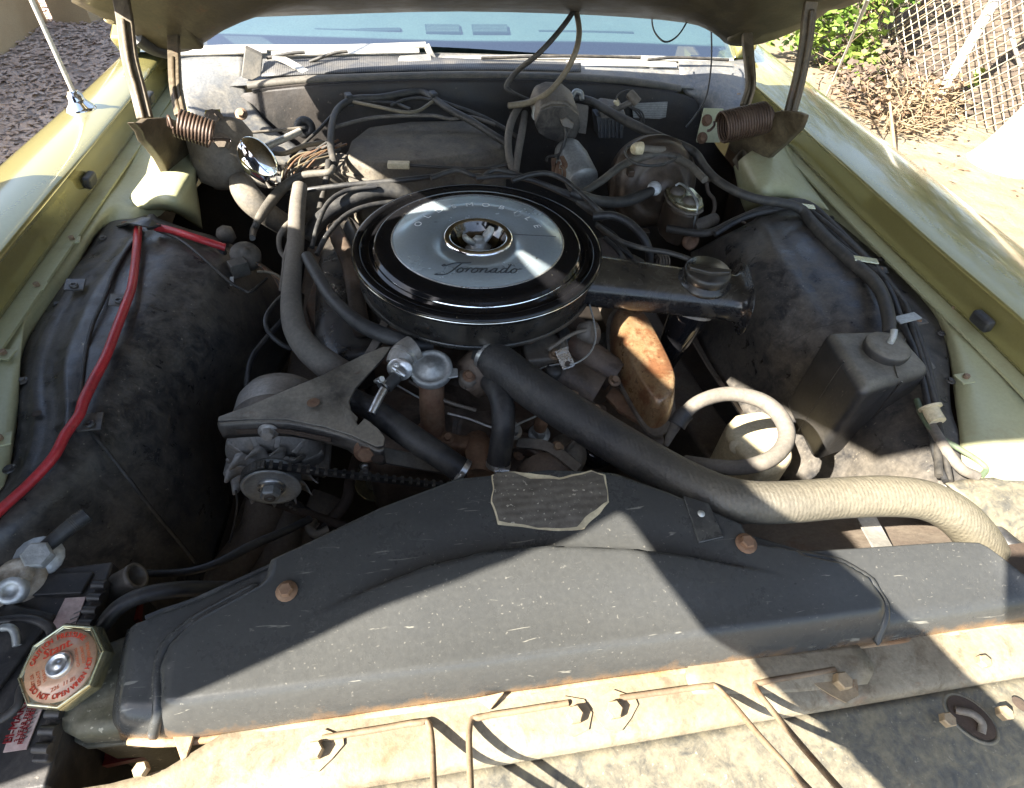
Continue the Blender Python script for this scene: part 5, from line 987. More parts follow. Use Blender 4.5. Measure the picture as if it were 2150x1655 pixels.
# red cables
rcab = [(290, 478, -.060, 7.6), (287, 520, -.054, 8.0), (283, 560, -.053, 8.0), (276, 605, -.053, 8.4), (262, 645, -.052, 8.7), (243, 695, -.052, 9.1), (222, 750, -.053, 9.5), (196, 800, -.055, 10.3), (176, 842, -.056, 10.6), (166, 872, -.058, 9.9), (138, 912, -.060, 10.3), (112, 960, -.064, 10.3), (62, 1015, -.072, 10.3), (0, 1072, -.078, 10.6), (-70, 1140, -.080, 10.6)]
wire('battery_cable', rcab, 14, redcab, 'long bright red battery cable lying down the left wheelhouse', 'cable', n=16, sub=8)
wire('red_sleeve', [(326, 477, -.06, 8), (370, 487, -.062, 8), (420, 503, -.068, 8), (473, 520, -.085, 8)], 8, redcab, 'straight short red sleeve from the clip to the grey relay', 'cable', n=12)
ck = thing('cable_clip', 'dark metal clip holding the red cable at the wheelhouse top', 'clip', P(295, 472, -.05))
obj('strap', MB().bar([P(258, 470, -.074), P(272, 468, -.062), P(285, 464, -.044), P(315, 470, -.044), P(326, 480, -.06)], .024, .003, UPZ, 4), blackp, ck, bevel=.0008)
obj('rivet', MB().lathe([(.006, 0), (.005, .002), (.0001, .003)], P(262, 469, -.072), UPZ, 14), rustm, ck)
for x, y, h, lab in ((157, 598, -.066, 'square black spring clip on the outer edge of the left wheelhouse'), (190, 886, -.078, 'square clip near the lower bend of the red cable'), (251, 630, -.058, 'small flat clip beside the middle of the red cable')):
    t = thing('panel_clip', lab, 'clip', P(x, y, h)); p = P(x, y, h+.006)
    obj('tab', MB().box(p, (.026, .030, .003), Matrix.Rotation(.2, 3, 'Z') @ Matrix.Rotation(.2, 3, 'Y')), wheelm, t, bevel=.001)
    obj('stud', MB().lathe([(.006, 0), (.006, .003), (.0035, .004), (.003, .001), (.0001, .001)], p+V((.002, -.006, .0015)), UPZ, 16), wheelm, t)
wire('wheelhouse_wire', [(300, 488, -.064), (270, 520, -.060), (240, 570, -.058), (222, 620, -.058), (195, 680, -.060), (180, 740, -.062), (172, 800, -.066), (166, 850, -.074)], 4.2, wirem, 'thin black wire running beside the red cable down the left wheelhouse', 'wire')
wire('wheelhouse_wire', [(182, 898, -.080), (215, 935, -.088), (270, 1005, -.12), (320, 1070, -.17), (370, 1130, -.24), (410, 1180, -.29)], 4, wirem, 'thin black wire slanting down the lower left wheelhouse', 'wire')
wire('wheelhouse_wire', [(330, 484, -.066), (380, 505, -.066), (430, 545, -.075), (480, 590, -.095), (510, 608, -.11), (528, 612, -.115), (560, 585, -.12)], 3.4, wirem, 'thin grey wire from the red cable clip past the relay', 'wire')
# ================================================================== FIREWALL PARTS AT RIGHT
wmot = thing('wiper_motor', 'dusty grey octagonal wiper motor housing with plugged connector', 'motor', Y(1175, 265, 1.32))
oc = [(1122, 262), (1135, 232), (1160, 222), (1192, 224), (1216, 242), (1220, 268), (1210, 290), (1182, 303), (1148, 292), (1130, 280)]
ov = [Y(x, y, 1.30) for x, y in oc]; oc_ = sum(ov, V((0, 0, 0)))/len(ov)
obj('face', MB().prism([oc_+(p-oc_)*.98 for p in ov], (0, .008, .003)), brackm, wmot, bevel=.002)
obj('housing', MB().prism([p+V((0, .008, .006)) for p in ov], (0, .085, .016)), casti, wmot, bevel=.008, seg=3)
obj('plug', MB().prism([Y(1176, 252, 1.295), Y(1190, 246, 1.295), Y(1206, 260, 1.29), Y(1202, 272, 1.285), Y(1182, 266, 1.285)], (0, .02, 0)), casti, wmot, bevel=.002)
obj('ear', MB().prism([Y(1121, 228, 1.33), Y(1138, 216, 1.33), Y(1146, 235, 1.31), Y(1132, 258, 1.31), Y(1118, 252, 1.32)], (0, .02, 0)), galv, wmot, bevel=.003)
for k, pts in enumerate(([(1186, 268), (1188, 285), (1180, 310), (1172, 325), (1150, 330), (1148, 340)], [(1196, 270), (1188, 290), (1182, 312), (1170, 335)])):
    o = obj('lead', MB().tube([Y(x, y, 1.275-.01*i) for i, (x, y) in enumerate(pts)], .0028, 8, 5), wirem, wmot)
cn = thing('silver_canister', 'dull silver cylindrical canister standing below the wiper motor', 'canister', Y(1215, 350, 1.2))
a, b = P(1192, 318, -.06), P(1222, 378, -.09); d = (b-a).normalized(); q = rp(b, 35)
obj('body', MB().lathe([(.0001, -.014), (q*.72, -.012), (q*.86, -.002), (q*.9, .008), (q, .03), (q*1.0, (b-a).length), (q*.97, (b-a).length+.005), (q*.3, (b-a).length+.008), (.0001, (b-a).length+.008)], a, d, 40), galv, cn)
lf = MB()
for k in range(9):
    r0 = random.uniform; x, y = 1165+r0(-6, 16), 335+r0(-8, 20)
    lf.tube([P(x, y, -.045), P(x+r0(-6, 8), y+r0(10, 20), -.05), P(x+r0(-4, 14), y+r0(22, 36), -.06)], .004, 5, 4, flat=.3)
O('dry_leaf', lf, rustm, 'curled brown dry leaves caught beside the silver canister', 'leaf')
pb = thing('mounting_plate', 'tan rectangular mounting plate behind the wiper motor', 'bracket', Y(1228, 255, 1.4))
obj('plate', MB().prism([Y(1195, 218, 1.40), Y(1236, 226, 1.40), Y(1234, 250, 1.39), Y(1230, 282, 1.37), Y(1215, 280, 1.37), Y(1200, 240, 1.39)], (0, .006, .003)), casti, pb, bevel=.001)
obj('loop', MB().tube([Y(1200, 204, 1.42), Y(1208, 192, 1.43), Y(1220, 196, 1.43), Y(1222, 210, 1.42)], .006, 8, 5), galv, pb)
rb = thing('relay_box', 'black ribbed relay box with grey lid on the firewall', 'relay', Y(1285, 265, 1.42))
obj('box', MB().prism([Y(1252, 244, 1.40), Y(1312, 246, 1.40), Y(1308, 292, 1.38), Y(1258, 292, 1.38)], (0, .05, .0)), rubber, rb, bevel=.003)
obj('lid', MB().prism([Y(1256, 234, 1.41), Y(1268, 226, 1.41), Y(1308, 232, 1.41), Y(1316, 246, 1.395), Y(1262, 250, 1.395)], (0, .04, .01)), casti, rb, bevel=.003)
for k in range(6): obj('rib', MB().bar([Y(1262+8*k, 252, 1.396), Y(1263+8*k, 290, 1.377)], .004, .004, (0, -1, 0), 2), rubber, rb)
dp = O('data_plate', MB().prism([Y(1326, 218, 1.485), Y(1402, 214, 1.485), Y(1398, 246, 1.48), Y(1386, 250, 1.48), Y(1330, 248, 1.48)], (0, .002, 0)), signm, 'grey metal data plate with worn print on the firewall', 'plate')
cnn = thing('wire_connector', 'dusty cylindrical wire connector sticking up before the data plate', 'connector', Y(1330, 215, 1.42))
obj('barrel', MB().tube([Y(1322, 196, 1.41), Y(1330, 206, 1.40), Y(1338, 216, 1.395)], [.011, .0115, .012], 16, 3), casti, cnn)
obj('stem', MB().tube([Y(1335, 213, 1.40), Y(1318, 218, 1.40), Y(1300, 226, 1.40), Y(1270, 228, 1.39)], .007, 10, 4), casti, cnn)
obj('yellow_end', MB().tube([Y(1293, 211, 1.40), Y(1296, 221, 1.40)], .006, 10, 0), whitep, cnn)
obj('loop_wire', MB().tube([Y(1293, 210, 1.40), Y(1300, 197, 1.41), Y(1318, 190, 1.42), Y(1328, 194, 1.42)], .002, 6, 5), wirem, cnn)
for k in range(3): obj('lead', MB().tube([Y(1318, 222, 1.40), Y(1335+6*k, 235, 1.39), Y(1346+3*k, 252+2*k, 1.375), Y(1338+4*k, 262, 1.37)], .002, 6, 5), wirem, cnn)
# brake booster and master cylinder
bo = thing('brake_booster', 'round rusty black brake booster drum on the right firewall', 'brake part', Y(1385, 390, 1.2))
bc_ = Y(1382, 392, 1.14); ba = V((-.03, -.93, .22)).normalized(); q = rp(bc_, 92)
boom = mat('sooty_booster_steel', (.035, .028, .024), .38, .3, var=((.08, .055, .035), 10), dust=((.14, .11, .08), .6, 16, .45, .75), rust=((.12, .055, .025), .6, 12, .56), bump=(.0006, 60))
obj('shell', MB().lathe([(q*.8, -.10), (q*.96, -.085), (q*1.0, -.05), (q*1.03, -.046), (q*1.03, -.036), (q*.98, -.032), (q*.94, -.012), (q*.84, .006), (q*.62, .016), (q*.58, .014), (q*.52, .018), (q*.3, .026), (q*.26, .035), (.0001, .036)], bc_, ba, 64), boom, bo)
for a in (20, 150, 260): obj('clip', MB().box(bc_+V((math.cos(R_(a))*q, -.03, math.sin(R_(a))*q)), (.014, .02, .014)), boom, bo, bevel=.002)
cv2 = thing('check_valve', 'pale round check valve with fat black vacuum hose on the booster', 'valve', P(1375, 396, -.02))
p_ = Y(1374, 396, 1.085); obj('disc', MB().lathe([(.010, -.01), (.0145, -.004), (.0155, .0), (.0135, .004), (.008, .0055), (.0001, .006)], p_, (-.1, -.7, .6), 28), leadw, cv2)
obj('vacuum_hose', MB().tube([p_+V((-.008, -.004, -.004)), Y(1360, 405, 1.07), Y(1330, 418, 1.04), Y(1295, 425, 1.02), Y(1255, 422, 1.0), Y(1225, 414, .99), Y(1200, 406, 1.0)], [.0095, .0105, .011, .011, .0105, .0105, .010], 14, 6), rubber, cv2)
mc = thing('master_cylinder', 'rusty brake master cylinder with metal lid and wire bail', 'brake part', Y(1440, 440, 1.02))
lidp = [(1396, 404), (1410, 390), (1428, 392), (1455, 405), (1473, 424), (1476, 440), (1462, 448), (1440, 446), (1418, 436), (1402, 420)]
lv_ = [P(x, y, -.075) for x, y in lidp]; lc_ = sum(lv_, V((0, 0, 0)))/len(lv_)
obj('lid', MB().prism(lv_, (0, 0, .010)), yzinc, mc, bevel=.004, seg=3)
obj('lid_rim', MB().prism([lc_+(p-lc_)*1.05 for p in lv_], (0, 0, -.006)), casti, mc, bevel=.002)
for x, y in ((1422, 404), (1450, 424)): obj('lid_dome', MB().lathe([(.017, .0), (.015, .006), (.008, .009), (.0001, .010)], P(x, y, -.066), UPZ, 24), casti, mc)
obj('body', MB().prism([lc_+(p-lc_)*.94+V((0, 0, -.007)) for p in lv_], (.004, .012, -.085)), boom, mc, bevel=.01, seg=3)
obj('bore', MB().tube([P(1440, 495, -.15), P(1425, 450, -.15), P(1415, 400, -.14)], .026, 18, 3), boom, mc)
obj('bore_plug', MB().lathe([(.018, 0), (.019, .010), (.012, .012), (.010, .006), (.0001, .006)], P(1447, 505, -.145), (.2, -1, .2), 24), rustm, mc)
obj('outlet', MB().tube([P(1455, 478, -.14), P(1480, 468, -.135), P(1500, 460, -.135)], .014, 14, 3), casti, mc)
obj('bail', MB().tube([P(1418, 390, -.058), P(1430, 386, -.052), P(1452, 405, -.052), P(1464, 430, -.06), P(1460, 455, -.085), P(1454, 478, -.12)], .0025, 8, 6), galv, mc)
wire('brake_line', [(1492, 462, -.13, 4), (1500, 440, -.12, 4), (1498, 418, -.11, 4), (1486, 400, -.1, 4), (1480, 350, -.08, 4), (1470, 330, -.06, 4)], 4, brown, 'thin steel brake line rising from the master cylinder', 'pipe')
# ================================================================== WIRES AND HOSES ACROSS THE FIREWALL
hb2 = 'wires of the firewall harness'
B = [[(702, 345, -.045), (694, 300, -.03), (700, 250, -.02), (715, 224, -.012), (745, 208, -.006), (800, 205, -.004), (855, 195, -.002), (885, 193, -.002), (908, 205, -.004), (940, 228, -.012), (985, 252, -.02), (1030, 280, -.03), (1062, 300, -.04)],
     [(740, 210, -.01), (790, 214, -.010), (830, 218, -.012), (862, 230, -.014)], [(742, 214, -.008), (800, 226, -.010), (850, 236, -.012), (880, 232, -.012), (910, 212, -.008)],
     [(905, 206, -.004), (950, 222, -.010), (1000, 240, -.02), (1045, 262, -.03), (1090, 290, -.04)], [(725, 222, -.014), (700, 240, -.02), (670, 272, -.03), (640, 300, -.045), (610, 330, -.06)],
     [(820, 222, -.012), (850, 210, -.006), (880, 206, -.006), (905, 210, -.006)], [(700, 290, -.03), (670, 310, -.045), (640, 325, -.055), (600, 345, -.07)], [(698, 300, -.032), (660, 322, -.05), (620, 345, -.065)]]
R3 = [7.5, 3.5, 3.5, 4.5, 3.5, 3, 3, 3]
LB = ['thick taped harness arching over the heater box', 'thin wire dipping just below the top of the harness', 'tan wire sagging between the two harness ties', 'wire leaving the harness tie toward the right', 'wire leaving the harness toward the left corner', 'short wire looped tight under the harness top', 'upper thin wire reaching the sunlit left corner', 'lower thin wire reaching the sunlit left corner']
for pts, r, lb_ in zip(B, R3, LB): wire('harness_wire', pts, r, (tanwire if 'tan' in lb_ else wirem), lb_, 'wire', hb2, n=10)
for x, y, h, lb_ in ((733, 207, -.008, 'small black tie at the left end of the harness arch'), (910, 203, -.004, 'small black tie at the right end of the harness arch')):
    O('cable_tie', MB().box(P(x, y+2, h), (.016, .026, .026), Matrix.Rotation(.3, 3, 'Z')), rubber, lb_, 'cable tie', bevel=.003)
for k in range(11):
    x = 590+random.uniform(0, 40); y = 372+random.uniform(-6, 14)
    wire('copper_wire', [(x, y, -.06), (x+random.uniform(0, 14), y-22+random.uniform(-6, 6), -.045), (x+25+random.uniform(0, 25), y-48+random.uniform(-8, 8), -.04), (x+60+random.uniform(0, 50), y-70+random.uniform(-14, 14), -.045)], random.uniform(1.6, 2.6), [rustm, tanwire, wirem, goldp][k % 4], 'one of the tangled bare copper wires in the sun beside the chrome horn', 'wire', 'tangled bare copper wires beside the chrome horn', n=6, sub=4)
wire('lit_pipe', [(560, 308, -.03), (600, 290, -.03), (630, 276, -.03)], 7, trimm, 'straight pale pipe in the sunlit left cowl corner', 'pipe')
wire('lit_pipe', [(575, 322, -.04), (600, 322, -.038), (640, 306, -.038), (680, 300, -.045)], 5, tanwire, 'curved pale pipe in the sunlit left cowl corner', 'pipe')
wire('cowl_rod', [(495, 280, -.02), (560, 276, -.022), (640, 268, -.026)], 3, casti, 'thin straight rod across the left cowl panel', 'rod')
# hoses
wire('vacuum_hose', [(1095, 218, -.0, 7), (1078, 245, -.008, 8), (1068, 280, -.02, 8), (1068, 320, -.035, 8), (1075, 350, -.05, 8), (1084, 372, -.06, 8)], 8, tanhose, 'left one of two grey hoses dropping behind the air cleaner', 'hose', n=12)
wire('vacuum_hose', [(1102, 238, -.01, 7), (1096, 275, -.02, 8), (1088, 320, -.035, 8), (1082, 362, -.055, 8)], 8, tanhose, 'right one of two grey hoses dropping behind the air cleaner', 'hose', n=12)
wire('washer_hose', [(1068, 222, .01, 6), (1100, 218, .008, 7), (1150, 208, .005, 8), (1195, 204, .003, 8), (1240, 213, .0, 8.5), (1285, 238, -.005, 9), (1335, 265, -.01, 10), (1390, 290, -.012, 9), (1440, 310, -.015, 9), (1462, 325, -.02, 9), (1480, 352, -.022, 9), (1505, 378, -.024, 9), (1545, 402, -.026, 9), (1590, 418, -.03, 9), (1650, 428, -.035, 9.5), (1685, 442, -.045, 10), (1705, 470, -.052, 11), (1740, 508, -.054, 12), (1790, 552, -.054, 13), (1832, 588, -.05, 13), (1855, 625, -.045, 13), (1866, 670, -.045, 13), (1866, 702, -.05, 12)], 9, wirem, 'long dusty washer hose from the wiper motor to the black bottle', 'hose', n=14, sub=8)
wire('washer_hose', [(1068, 222, .01, 6), (1110, 216, .02, 6), (1150, 195, .05, 6), (1185, 155, .09, 6), (1208, 110, .13, 6), (1216, 70, .155, 6), (1212, 35, .17, 6), (1206, 20, .178, 5.5)], 6, tanwire, 'tan washer tube hanging as a loop from the raised hood, right strand', 'hose', n=12, sub=8)
wire('washer_hose', [(1206, 20, .178, 5.5), (1190, 45, .165, 5.5), (1160, 82, .14, 5.5), (1125, 118, .11, 5.5), (1085, 150, .07, 5.5), (1064, 180, .04, 5.5), (1072, 192, .03, 4.5), (1095, 204, .015, 4), (1120, 214, .005, 4)], 6, wirem, 'dark washer tube hanging as a loop from the raised hood, left strand', 'hose', n=12, sub=8)
O('hose_clip', MB().box(Y(1206, 17, 1.485), (.02, .012, .014)), rubber, 'small clip pinning the washer tubes to the hood edge', 'clip', bevel=.003)
wire('lamp_wire', [(1372, 18, .17), (1369, 45, .155), (1376, 70, .145), (1396, 88, .14), (1420, 78, .145), (1440, 50, .16), (1458, 8, .185)], 1.8, rubber, 'thin black wire drooping between the hood lamp and its clip', 'wire', n=6, sub=8)
wire('lamp_wire', [(1478, 8, .18), (1490, 30, .165), (1494, 90, .12), (1492, 150, .075), (1482, 205, .03), (1462, 240, -.0), (1440, 268, -.02)], 1.9, rubber, 'thin black wire falling from the hood clip to the firewall', 'wire', n=6, sub=8)
O('wire_clip', MB().bar([Y(1462, 2, 1.45), Y(1478, 8, 1.45), Y(1490, 16, 1.45)], .012, .008, (0, -1, 0), 3), rustm, 'rusty clip holding the lamp wire under the hood', 'clip', bevel=.002)
wire('booster_hose', [(1215, 410, -.03, 7), (1260, 382, -.025, 8), (1310, 345, -.02, 8), (1360, 328, -.015, 8), (1405, 328, -.015, 8), (1445, 345, -.018, 8), (1480, 378, -.022, 8)], 8, rubberold, 'grey hose arching over the top of the brake booster', 'hose', n=12)
pz_ = thing('hose_plug', 'cream round plug on a short hose above the brake booster', 'plug', P(1340, 313, -.0))
obj('plug', MB().tube([P(1329, 314, -.0), P(1334, 313, -.0), P(1346, 312, -.0), P(1350, 312, -.0)], [.009, .012, .0135, .011], 18, 3), whitep, pz_)
obj('hose', MB().tube([P(1350, 312, -.0), P(1385, 315, -.004), P(1430, 312, -.012)], .0075, 12, 4), tanhose, pz_)
wire('loop_wire', [(1333, 308, .0), (1318, 310, .0), (1313, 322, -.002), (1325, 338, -.005), (1350, 347, -.007), (1385, 347, -.01), (1415, 335, -.012), (1430, 318, -.012)], 3, rubber, '', parent=pz_)
# spark plug leads and small hoses round the air cleaner
lead = [[(905, 375, -.015), (940, 362, -.01), (965, 358, -.008), (990, 368, -.01), (1010, 376, -.02)], [(1010, 378, -.015), (1030, 360, -.006), (1050, 358, -.004), (1080, 365, -.006), (1110, 376, -.01), (1150, 390, -.015), (1190, 405, -.02), (1230, 425, -.03)], [(1000, 375, -.012), (1060, 370, -.008), (1120, 380, -.012), (1200, 415, -.025), (1250, 445, -.04)],
        [(1075, 380, -.006), (1110, 368, -.0), (1145, 364, .0), (1180, 375, -.004), (1210, 398, -.01), (1245, 430, -.02), (1270, 460, -.04)], [(1245, 455, -.03, 9), (1285, 453, -.025, 9), (1320, 468, -.03, 9), (1348, 495, -.04, 9), (1362, 525, -.06, 9), (1364, 555, -.085, 9)], [(1255, 475, -.03), (1300, 505, -.02), (1350, 522, -.012), (1400, 530, -.008), (1440, 542, -.008), (1458, 552, -.012)],
        [(1262, 480, -.06), (1290, 510, -.07), (1320, 535, -.08), (1345, 555, -.10)], [(1250, 470, -.06), (1285, 490, -.07), (1310, 520, -.08), (1325, 552, -.10)], [(1270, 500, -.06), (1300, 530, -.07), (1312, 558, -.09)], [(600, 405, -.08), (640, 400, -.05), (700, 392, -.04), (770, 385, -.035), (850, 378, -.03), (920, 370, -.03)]]
ll = ['short plug lead bowed over the rear left edge of the air cleaner', 'plug lead bent sharply behind the middle of the air cleaner', 'flat plug lead hugging the rear edge of the air cleaner', 'plug lead arched high over the rear right edge of the air cleaner', 'thick shiny black hose curving behind the snorkel', 'black vacuum tube from the air cleaner to the diaphragm knob', 'upper one of three plug leads right of the air cleaner', 'middle one of three plug leads right of the air cleaner', 'lower one of three plug leads right of the air cleaner', 'straight dark wire running left behind the air cleaner']
for pts, lb_ in zip(lead, ll):
    o = wire('plug_lead', pts, 5.2 if 'three' in lb_ else 5.5, rubber, lb_, 'cable', n=10)
    if 'lead' in lb_:
        a_, b_ = P(*pts[-1][:3]), P(*pts[-2][:3]); q = rp(a_, 5.5)
        bt_ = obj('plug_boot', MB().tube([a_-o.location, (a_.lerp(b_, .35))-o.location, (a_.lerp(b_, .75))-o.location], [q*1.9, q*1.7, q*1.25], 12, 3), rubberold); bt_.parent = o; 

sp_ = thing('return_spring', 'small coiled wire spring behind the snorkel near the diaphragm knob', 'spring', P(1390, 548, -.05))
pp = []
for k in range(60): a = 2*math.pi*k/14; pp.append(P(1380+k*.42, 550, -.045)+V((0, math.cos(a)*.012, math.sin(a)*.012)))
obj('coil', MB().tube(pp, .0016, 6, 0), casti, sp_)
wire('vacuum_tube', [(655, 520, -.06), (668, 470, -.045), (690, 425, -.035), (730, 400, -.03), (790, 392, -.028)], 5, rubber, 'upper thin black tube looping behind the formed hose', 'hose', n=10)
wire('vacuum_tube', [(665, 535, -.06), (690, 490, -.045), (730, 450, -.04), (775, 432, -.038), (830, 424, -.04)], 5.5, rubber, 'lower thin black tube sweeping to the air cleaner edge', 'hose', n=10)
wire('ac_tube', [(538, 470, -.075, 7), (550, 450, -.07, 10), (572, 420, -.065, 11), (600, 390, -.055, 10), (640, 368, -.035, 8), (690, 362, -.015, 7), (700, 352, -.02, 6)], 9, rubberold, 'ribbed grey sleeve in the sun between the chrome horn and formed hose', 'hose', n=14)
wire('ac_tube', [(530, 500, -.06, 6), (532, 485, -.085, 7), (540, 468, -.075, 7)], 7, wirem, 'dark lower tail of the ribbed grey sleeve', 'hose', n=10)
wire('lit_tube', [(600, 545, -.1, 5), (588, 525, -.09, 5), (586, 500, -.075, 5.5), (598, 478, -.06, 6), (612, 465, -.06, 6)], 5.5, tanhose, 'left pale tube curving beside the formed hose', 'hose', n=10)
wire('lit_tube', [(590, 610, -.13, 5), (596, 570, -.1, 5), (600, 540, -.085, 6), (608, 510, -.07, 6), (618, 490, -.07, 6)], 5.5, tanhose, 'right pale tube tucked against the formed hose', 'hose', n=10)
wire('loom_tube', [(606, 610, -.10), (575, 640, -.09), (558, 670, -.09), (566, 700, -.10), (600, 728, -.12), (635, 735, -.14)], 5, rubber, 'thin black tube bulging left beside the formed hose', 'hose', n=10)
wire('loom_tube', [(605, 660, -.16), (560, 710, -.16), (530, 750, -.16), (520, 790, -.17), (518, 820, -.19)], 6, rubber, 'thin black tube running down behind the alternator', 'hose', n=10)
wire('strap_wire', [(690, 340, -.04), (686, 375, -.05), (680, 400, -.07), (672, 440, -.09)], 7, wirem, 'taped wire dropping from the harness past the duct box', 'wire', n=10)
# choke wire, silver tab, sender wire near the front of the engine
tb = thing('silver_tab', 'small bright folded metal tab with a hole in front of the air cleaner', 'bracket', P(1188, 752, -.08))
obj('tab', MB().prism([P(1165, 738, -.075), P(1190, 727, -.07), P(1208, 765, -.085), P(1204, 770, -.087), P(1182, 777, -.09)], (0, .002, -.003)), steel, tb, bevel=.0008)
obj('hole', MB().lathe([(.0045, .0006), (.003, .0004), (.0001, .0004)], P(1192, 764, -.083), (0, -.5, .8), 16), dark, tb)
obj('switch', MB().tube([P(1178, 688, -.085), P(1184, 700, -.085), P(1187, 712, -.085)], [.0085, .0095, .008], 14, 3), rubber, tb)
obj('stem', MB().tube([P(1186, 710, -.085), P(1188, 722, -.078), P(1190, 732, -.074)], .003, 8, 3), steel, tb)
wire('thin_wire', [(1238, 640, -.06), (1248, 680, -.07), (1250, 715, -.08), (1235, 745, -.085), (1205, 764, -.083), (1170, 765, -.09), (1140, 772, -.1), (1128, 780, -.11)], 2, galv, 'thin wire hanging from the air cleaner through the silver tab', 'wire', n=6, sub=8)
wire('thin_wire', [(940, 868, -.14), (985, 880, -.14), (1028, 896, -.13), (1060, 902, -.14), (1100, 885, -.14), (1130, 872, -.14)], 2.6, galv, 'thin grey wire passing behind the bypass hose', 'wire', n=6, sub=6)
wire('thin_wire', [(835, 810, -.13), (870, 830, -.13), (900, 845, -.14)], 2.2, galv, 'thin wire between the silver valve and filler pipe', 'wire', n=6)
O('rubber_cap', MB().lathe([(.012, -.02), (.013, 0), (.011, .004), (.003, .006), (.0001, .006)], P(1162, 778, -.10), (.1, -.2, 1), 24), rubber, 'round black rubber cap beside the large radiator hose', 'cap')
# ================================================================== RIGHT SIDE: WASHER BOTTLE, COOLANT JUG, HARNESS
wb = thing('washer_bottle', 'square black plastic washer bottle with round cap on right wheelhouse', 'bottle', P(1800, 800, -.1))
tq = [P(1734, 692, -.045), P(1886, 688, -.045), P(1964, 774, -.045), P(1816, 822, -.045)]
bq = [p+V((0, 0, -.17)) for p in tq]; cq = sum(bq, V((0, 0, 0)))/4
bq = [cq+(p-cq)*1.0 for p in bq]
obj('tank', MB().add(tq+bq, [[0, 1, 2, 3], [7, 6, 5, 4]]+[[k, 4+k, 4+(k+1) % 4, (k+1) % 4] for k in range(4)], True), plast, wb, bevel=.016, seg=5)
pcap = P(1857, 738, -.043); q = rp(pcap, 45)
obj('cap', MB().lathe([(q*.95, -.002), (q, .004), (q, .010), (q*.95, .0125), (q*.6, .0135), (.0001, .014)], pcap, UPZ, 40), plast, wb)
obj('nozzle', MB().tube([pcap+V((.004, .004, .012)), pcap+V((.005, .006, .022)), pcap+V((.008, .014, .030))], .0048, 12, 3), galv, wb)
for k in (0, 2):
    a_ = tq[2].lerp(tq[3], .48) if k == 0 else tq[3].lerp(tq[0], .5)
    obj('side_seam', MB().tube([a_+V((.001, -.001, -.004)), a_+V((0, -.001, -.09)), a_+V((0, -.001, -.165))], .0014, 6, 3), plast, wb)
obj('mount_flange', MB().prism([tq[1]+V((-.03, .004, -.02)), tq[1]+V((.035, .012, -.02)), tq[2]+V((.03, .02, -.02)), tq[2]+V((-.01, .0, -.02))], (0, 0, -.003)), plast, wb, bevel=.001)
obj('mould_seam', MB().tube([P(1900, 712, -.0445), P(1880, 760, -.0435), P(1885, 793, -.0445)], .0012, 6, 4), plast, wb)
jug = thing('coolant_jug', 'yellowed white plastic jug in the sun below the hose loop', 'bottle', P(1590, 920, -.25))
jv = [P(1522, 892, -.22), P(1548, 866, -.22), P(1600, 856, -.22), P(1645, 878, -.22), P(1662, 925, -.22), P(1672, 955, -.22), P(1650, 985, -.22), P(1600, 990, -.22), P(1562, 950, -.22), P(1530, 918, -.22)]
obj('body', MB().prism(jv, (0, 0, -.13)), whitep, jug, bevel=.014, seg=4)
obj('spout', MB().lathe([(.013, -.01), (.013, .012), (.010, .014), (.0001, .014)], P(1545, 935, -.235), (-.4, -.6, .5), 20), whitep, jug)
wire('hose_loop', [(1398, 935, -.14, 6.0), (1412, 905, -.12, 10.3), (1428, 880, -.10, 12.9), (1458, 850, -.085, 14.6), (1500, 832, -.075, 15.5), (1545, 828, -.07, 15.5), (1600, 842, -.068, 16.3), (1636, 872, -.07, 17.2), (1652, 910, -.072, 17.2), (1640, 945, -.075, 17.2), (1605, 970, -.08, 17.2), (1550, 982, -.09, 16.3), (1490, 978, -.1, 15.5), (1440, 970, -.12, 14.6)], 18, tanhose, 'pale dusty hose curled in an open loop beside the washer bottle', 'hose', n=18, sub=8)
O('hose_sleeve', MB().tube([P(1420, 893, -.108), P(1430, 877, -.10), P(1441, 866, -.094)], [rp(P(1430, 877, -.1), 19)]*3, 18, 3), rubber, 'black sleeve at the left end of the curled hose loop', 'sleeve')
H_ = [[(1400, 480, -.12), (1480, 490, -.11), (1540, 465, -.09), (1600, 440, -.07), (1660, 425, -.055), (1700, 432, -.055), (1745, 470, -.057), (1800, 525, -.058), (1835, 560, -.058), (1880, 615, -.058), (1912, 670, -.06), (1935, 730, -.062), (1955, 800, -.065), (1968, 870, -.07), (1968, 930, -.075), (1972, 1000, -.08)],
      [(1700, 442, -.05), (1760, 490, -.052), (1820, 545, -.053), (1860, 590, -.054), (1900, 640, -.056), (1915, 690, -.06), (1940, 770, -.062), (1960, 840, -.066), (1978, 920, -.07), (1995, 1010, -.08)],
      [(1695, 448, -.052), (1750, 505, -.055), (1810, 550, -.055), (1850, 580, -.055), (1875, 625, -.057), (1895, 680, -.06), (1925, 750, -.064), (1945, 830, -.068), (1955, 900, -.075), (1965, 960, -.08), (1985, 1010, -.08)],
      [(1500, 492, -.10), (1560, 458, -.08), (1620, 442, -.066), (1670, 436, -.056), (1710, 458, -.056), (1770, 512, -.058), (1830, 560, -.058)],
      [(1925, 840, -.075), (1940, 880, -.075), (1970, 915, -.07), (2010, 940, -.07), (2050, 965, -.075), (2070, 985, -.078), (2060, 1000, -.08)],
      [(1935, 860, -.08), (1965, 910, -.072), (1990, 950, -.07), (2020, 985, -.073), (2050, 1000, -.08)]]
Hl = ['longest dusty wire of the harness along the right wheelhouse edge', 'outer thin wire of the right wheelhouse harness', 'inner thin wire of the right wheelhouse harness', 'short wire joining the top of the right wheelhouse harness', 'green wire looping out below the washer bottle', 'tan taped wire splitting off below the washer bottle']
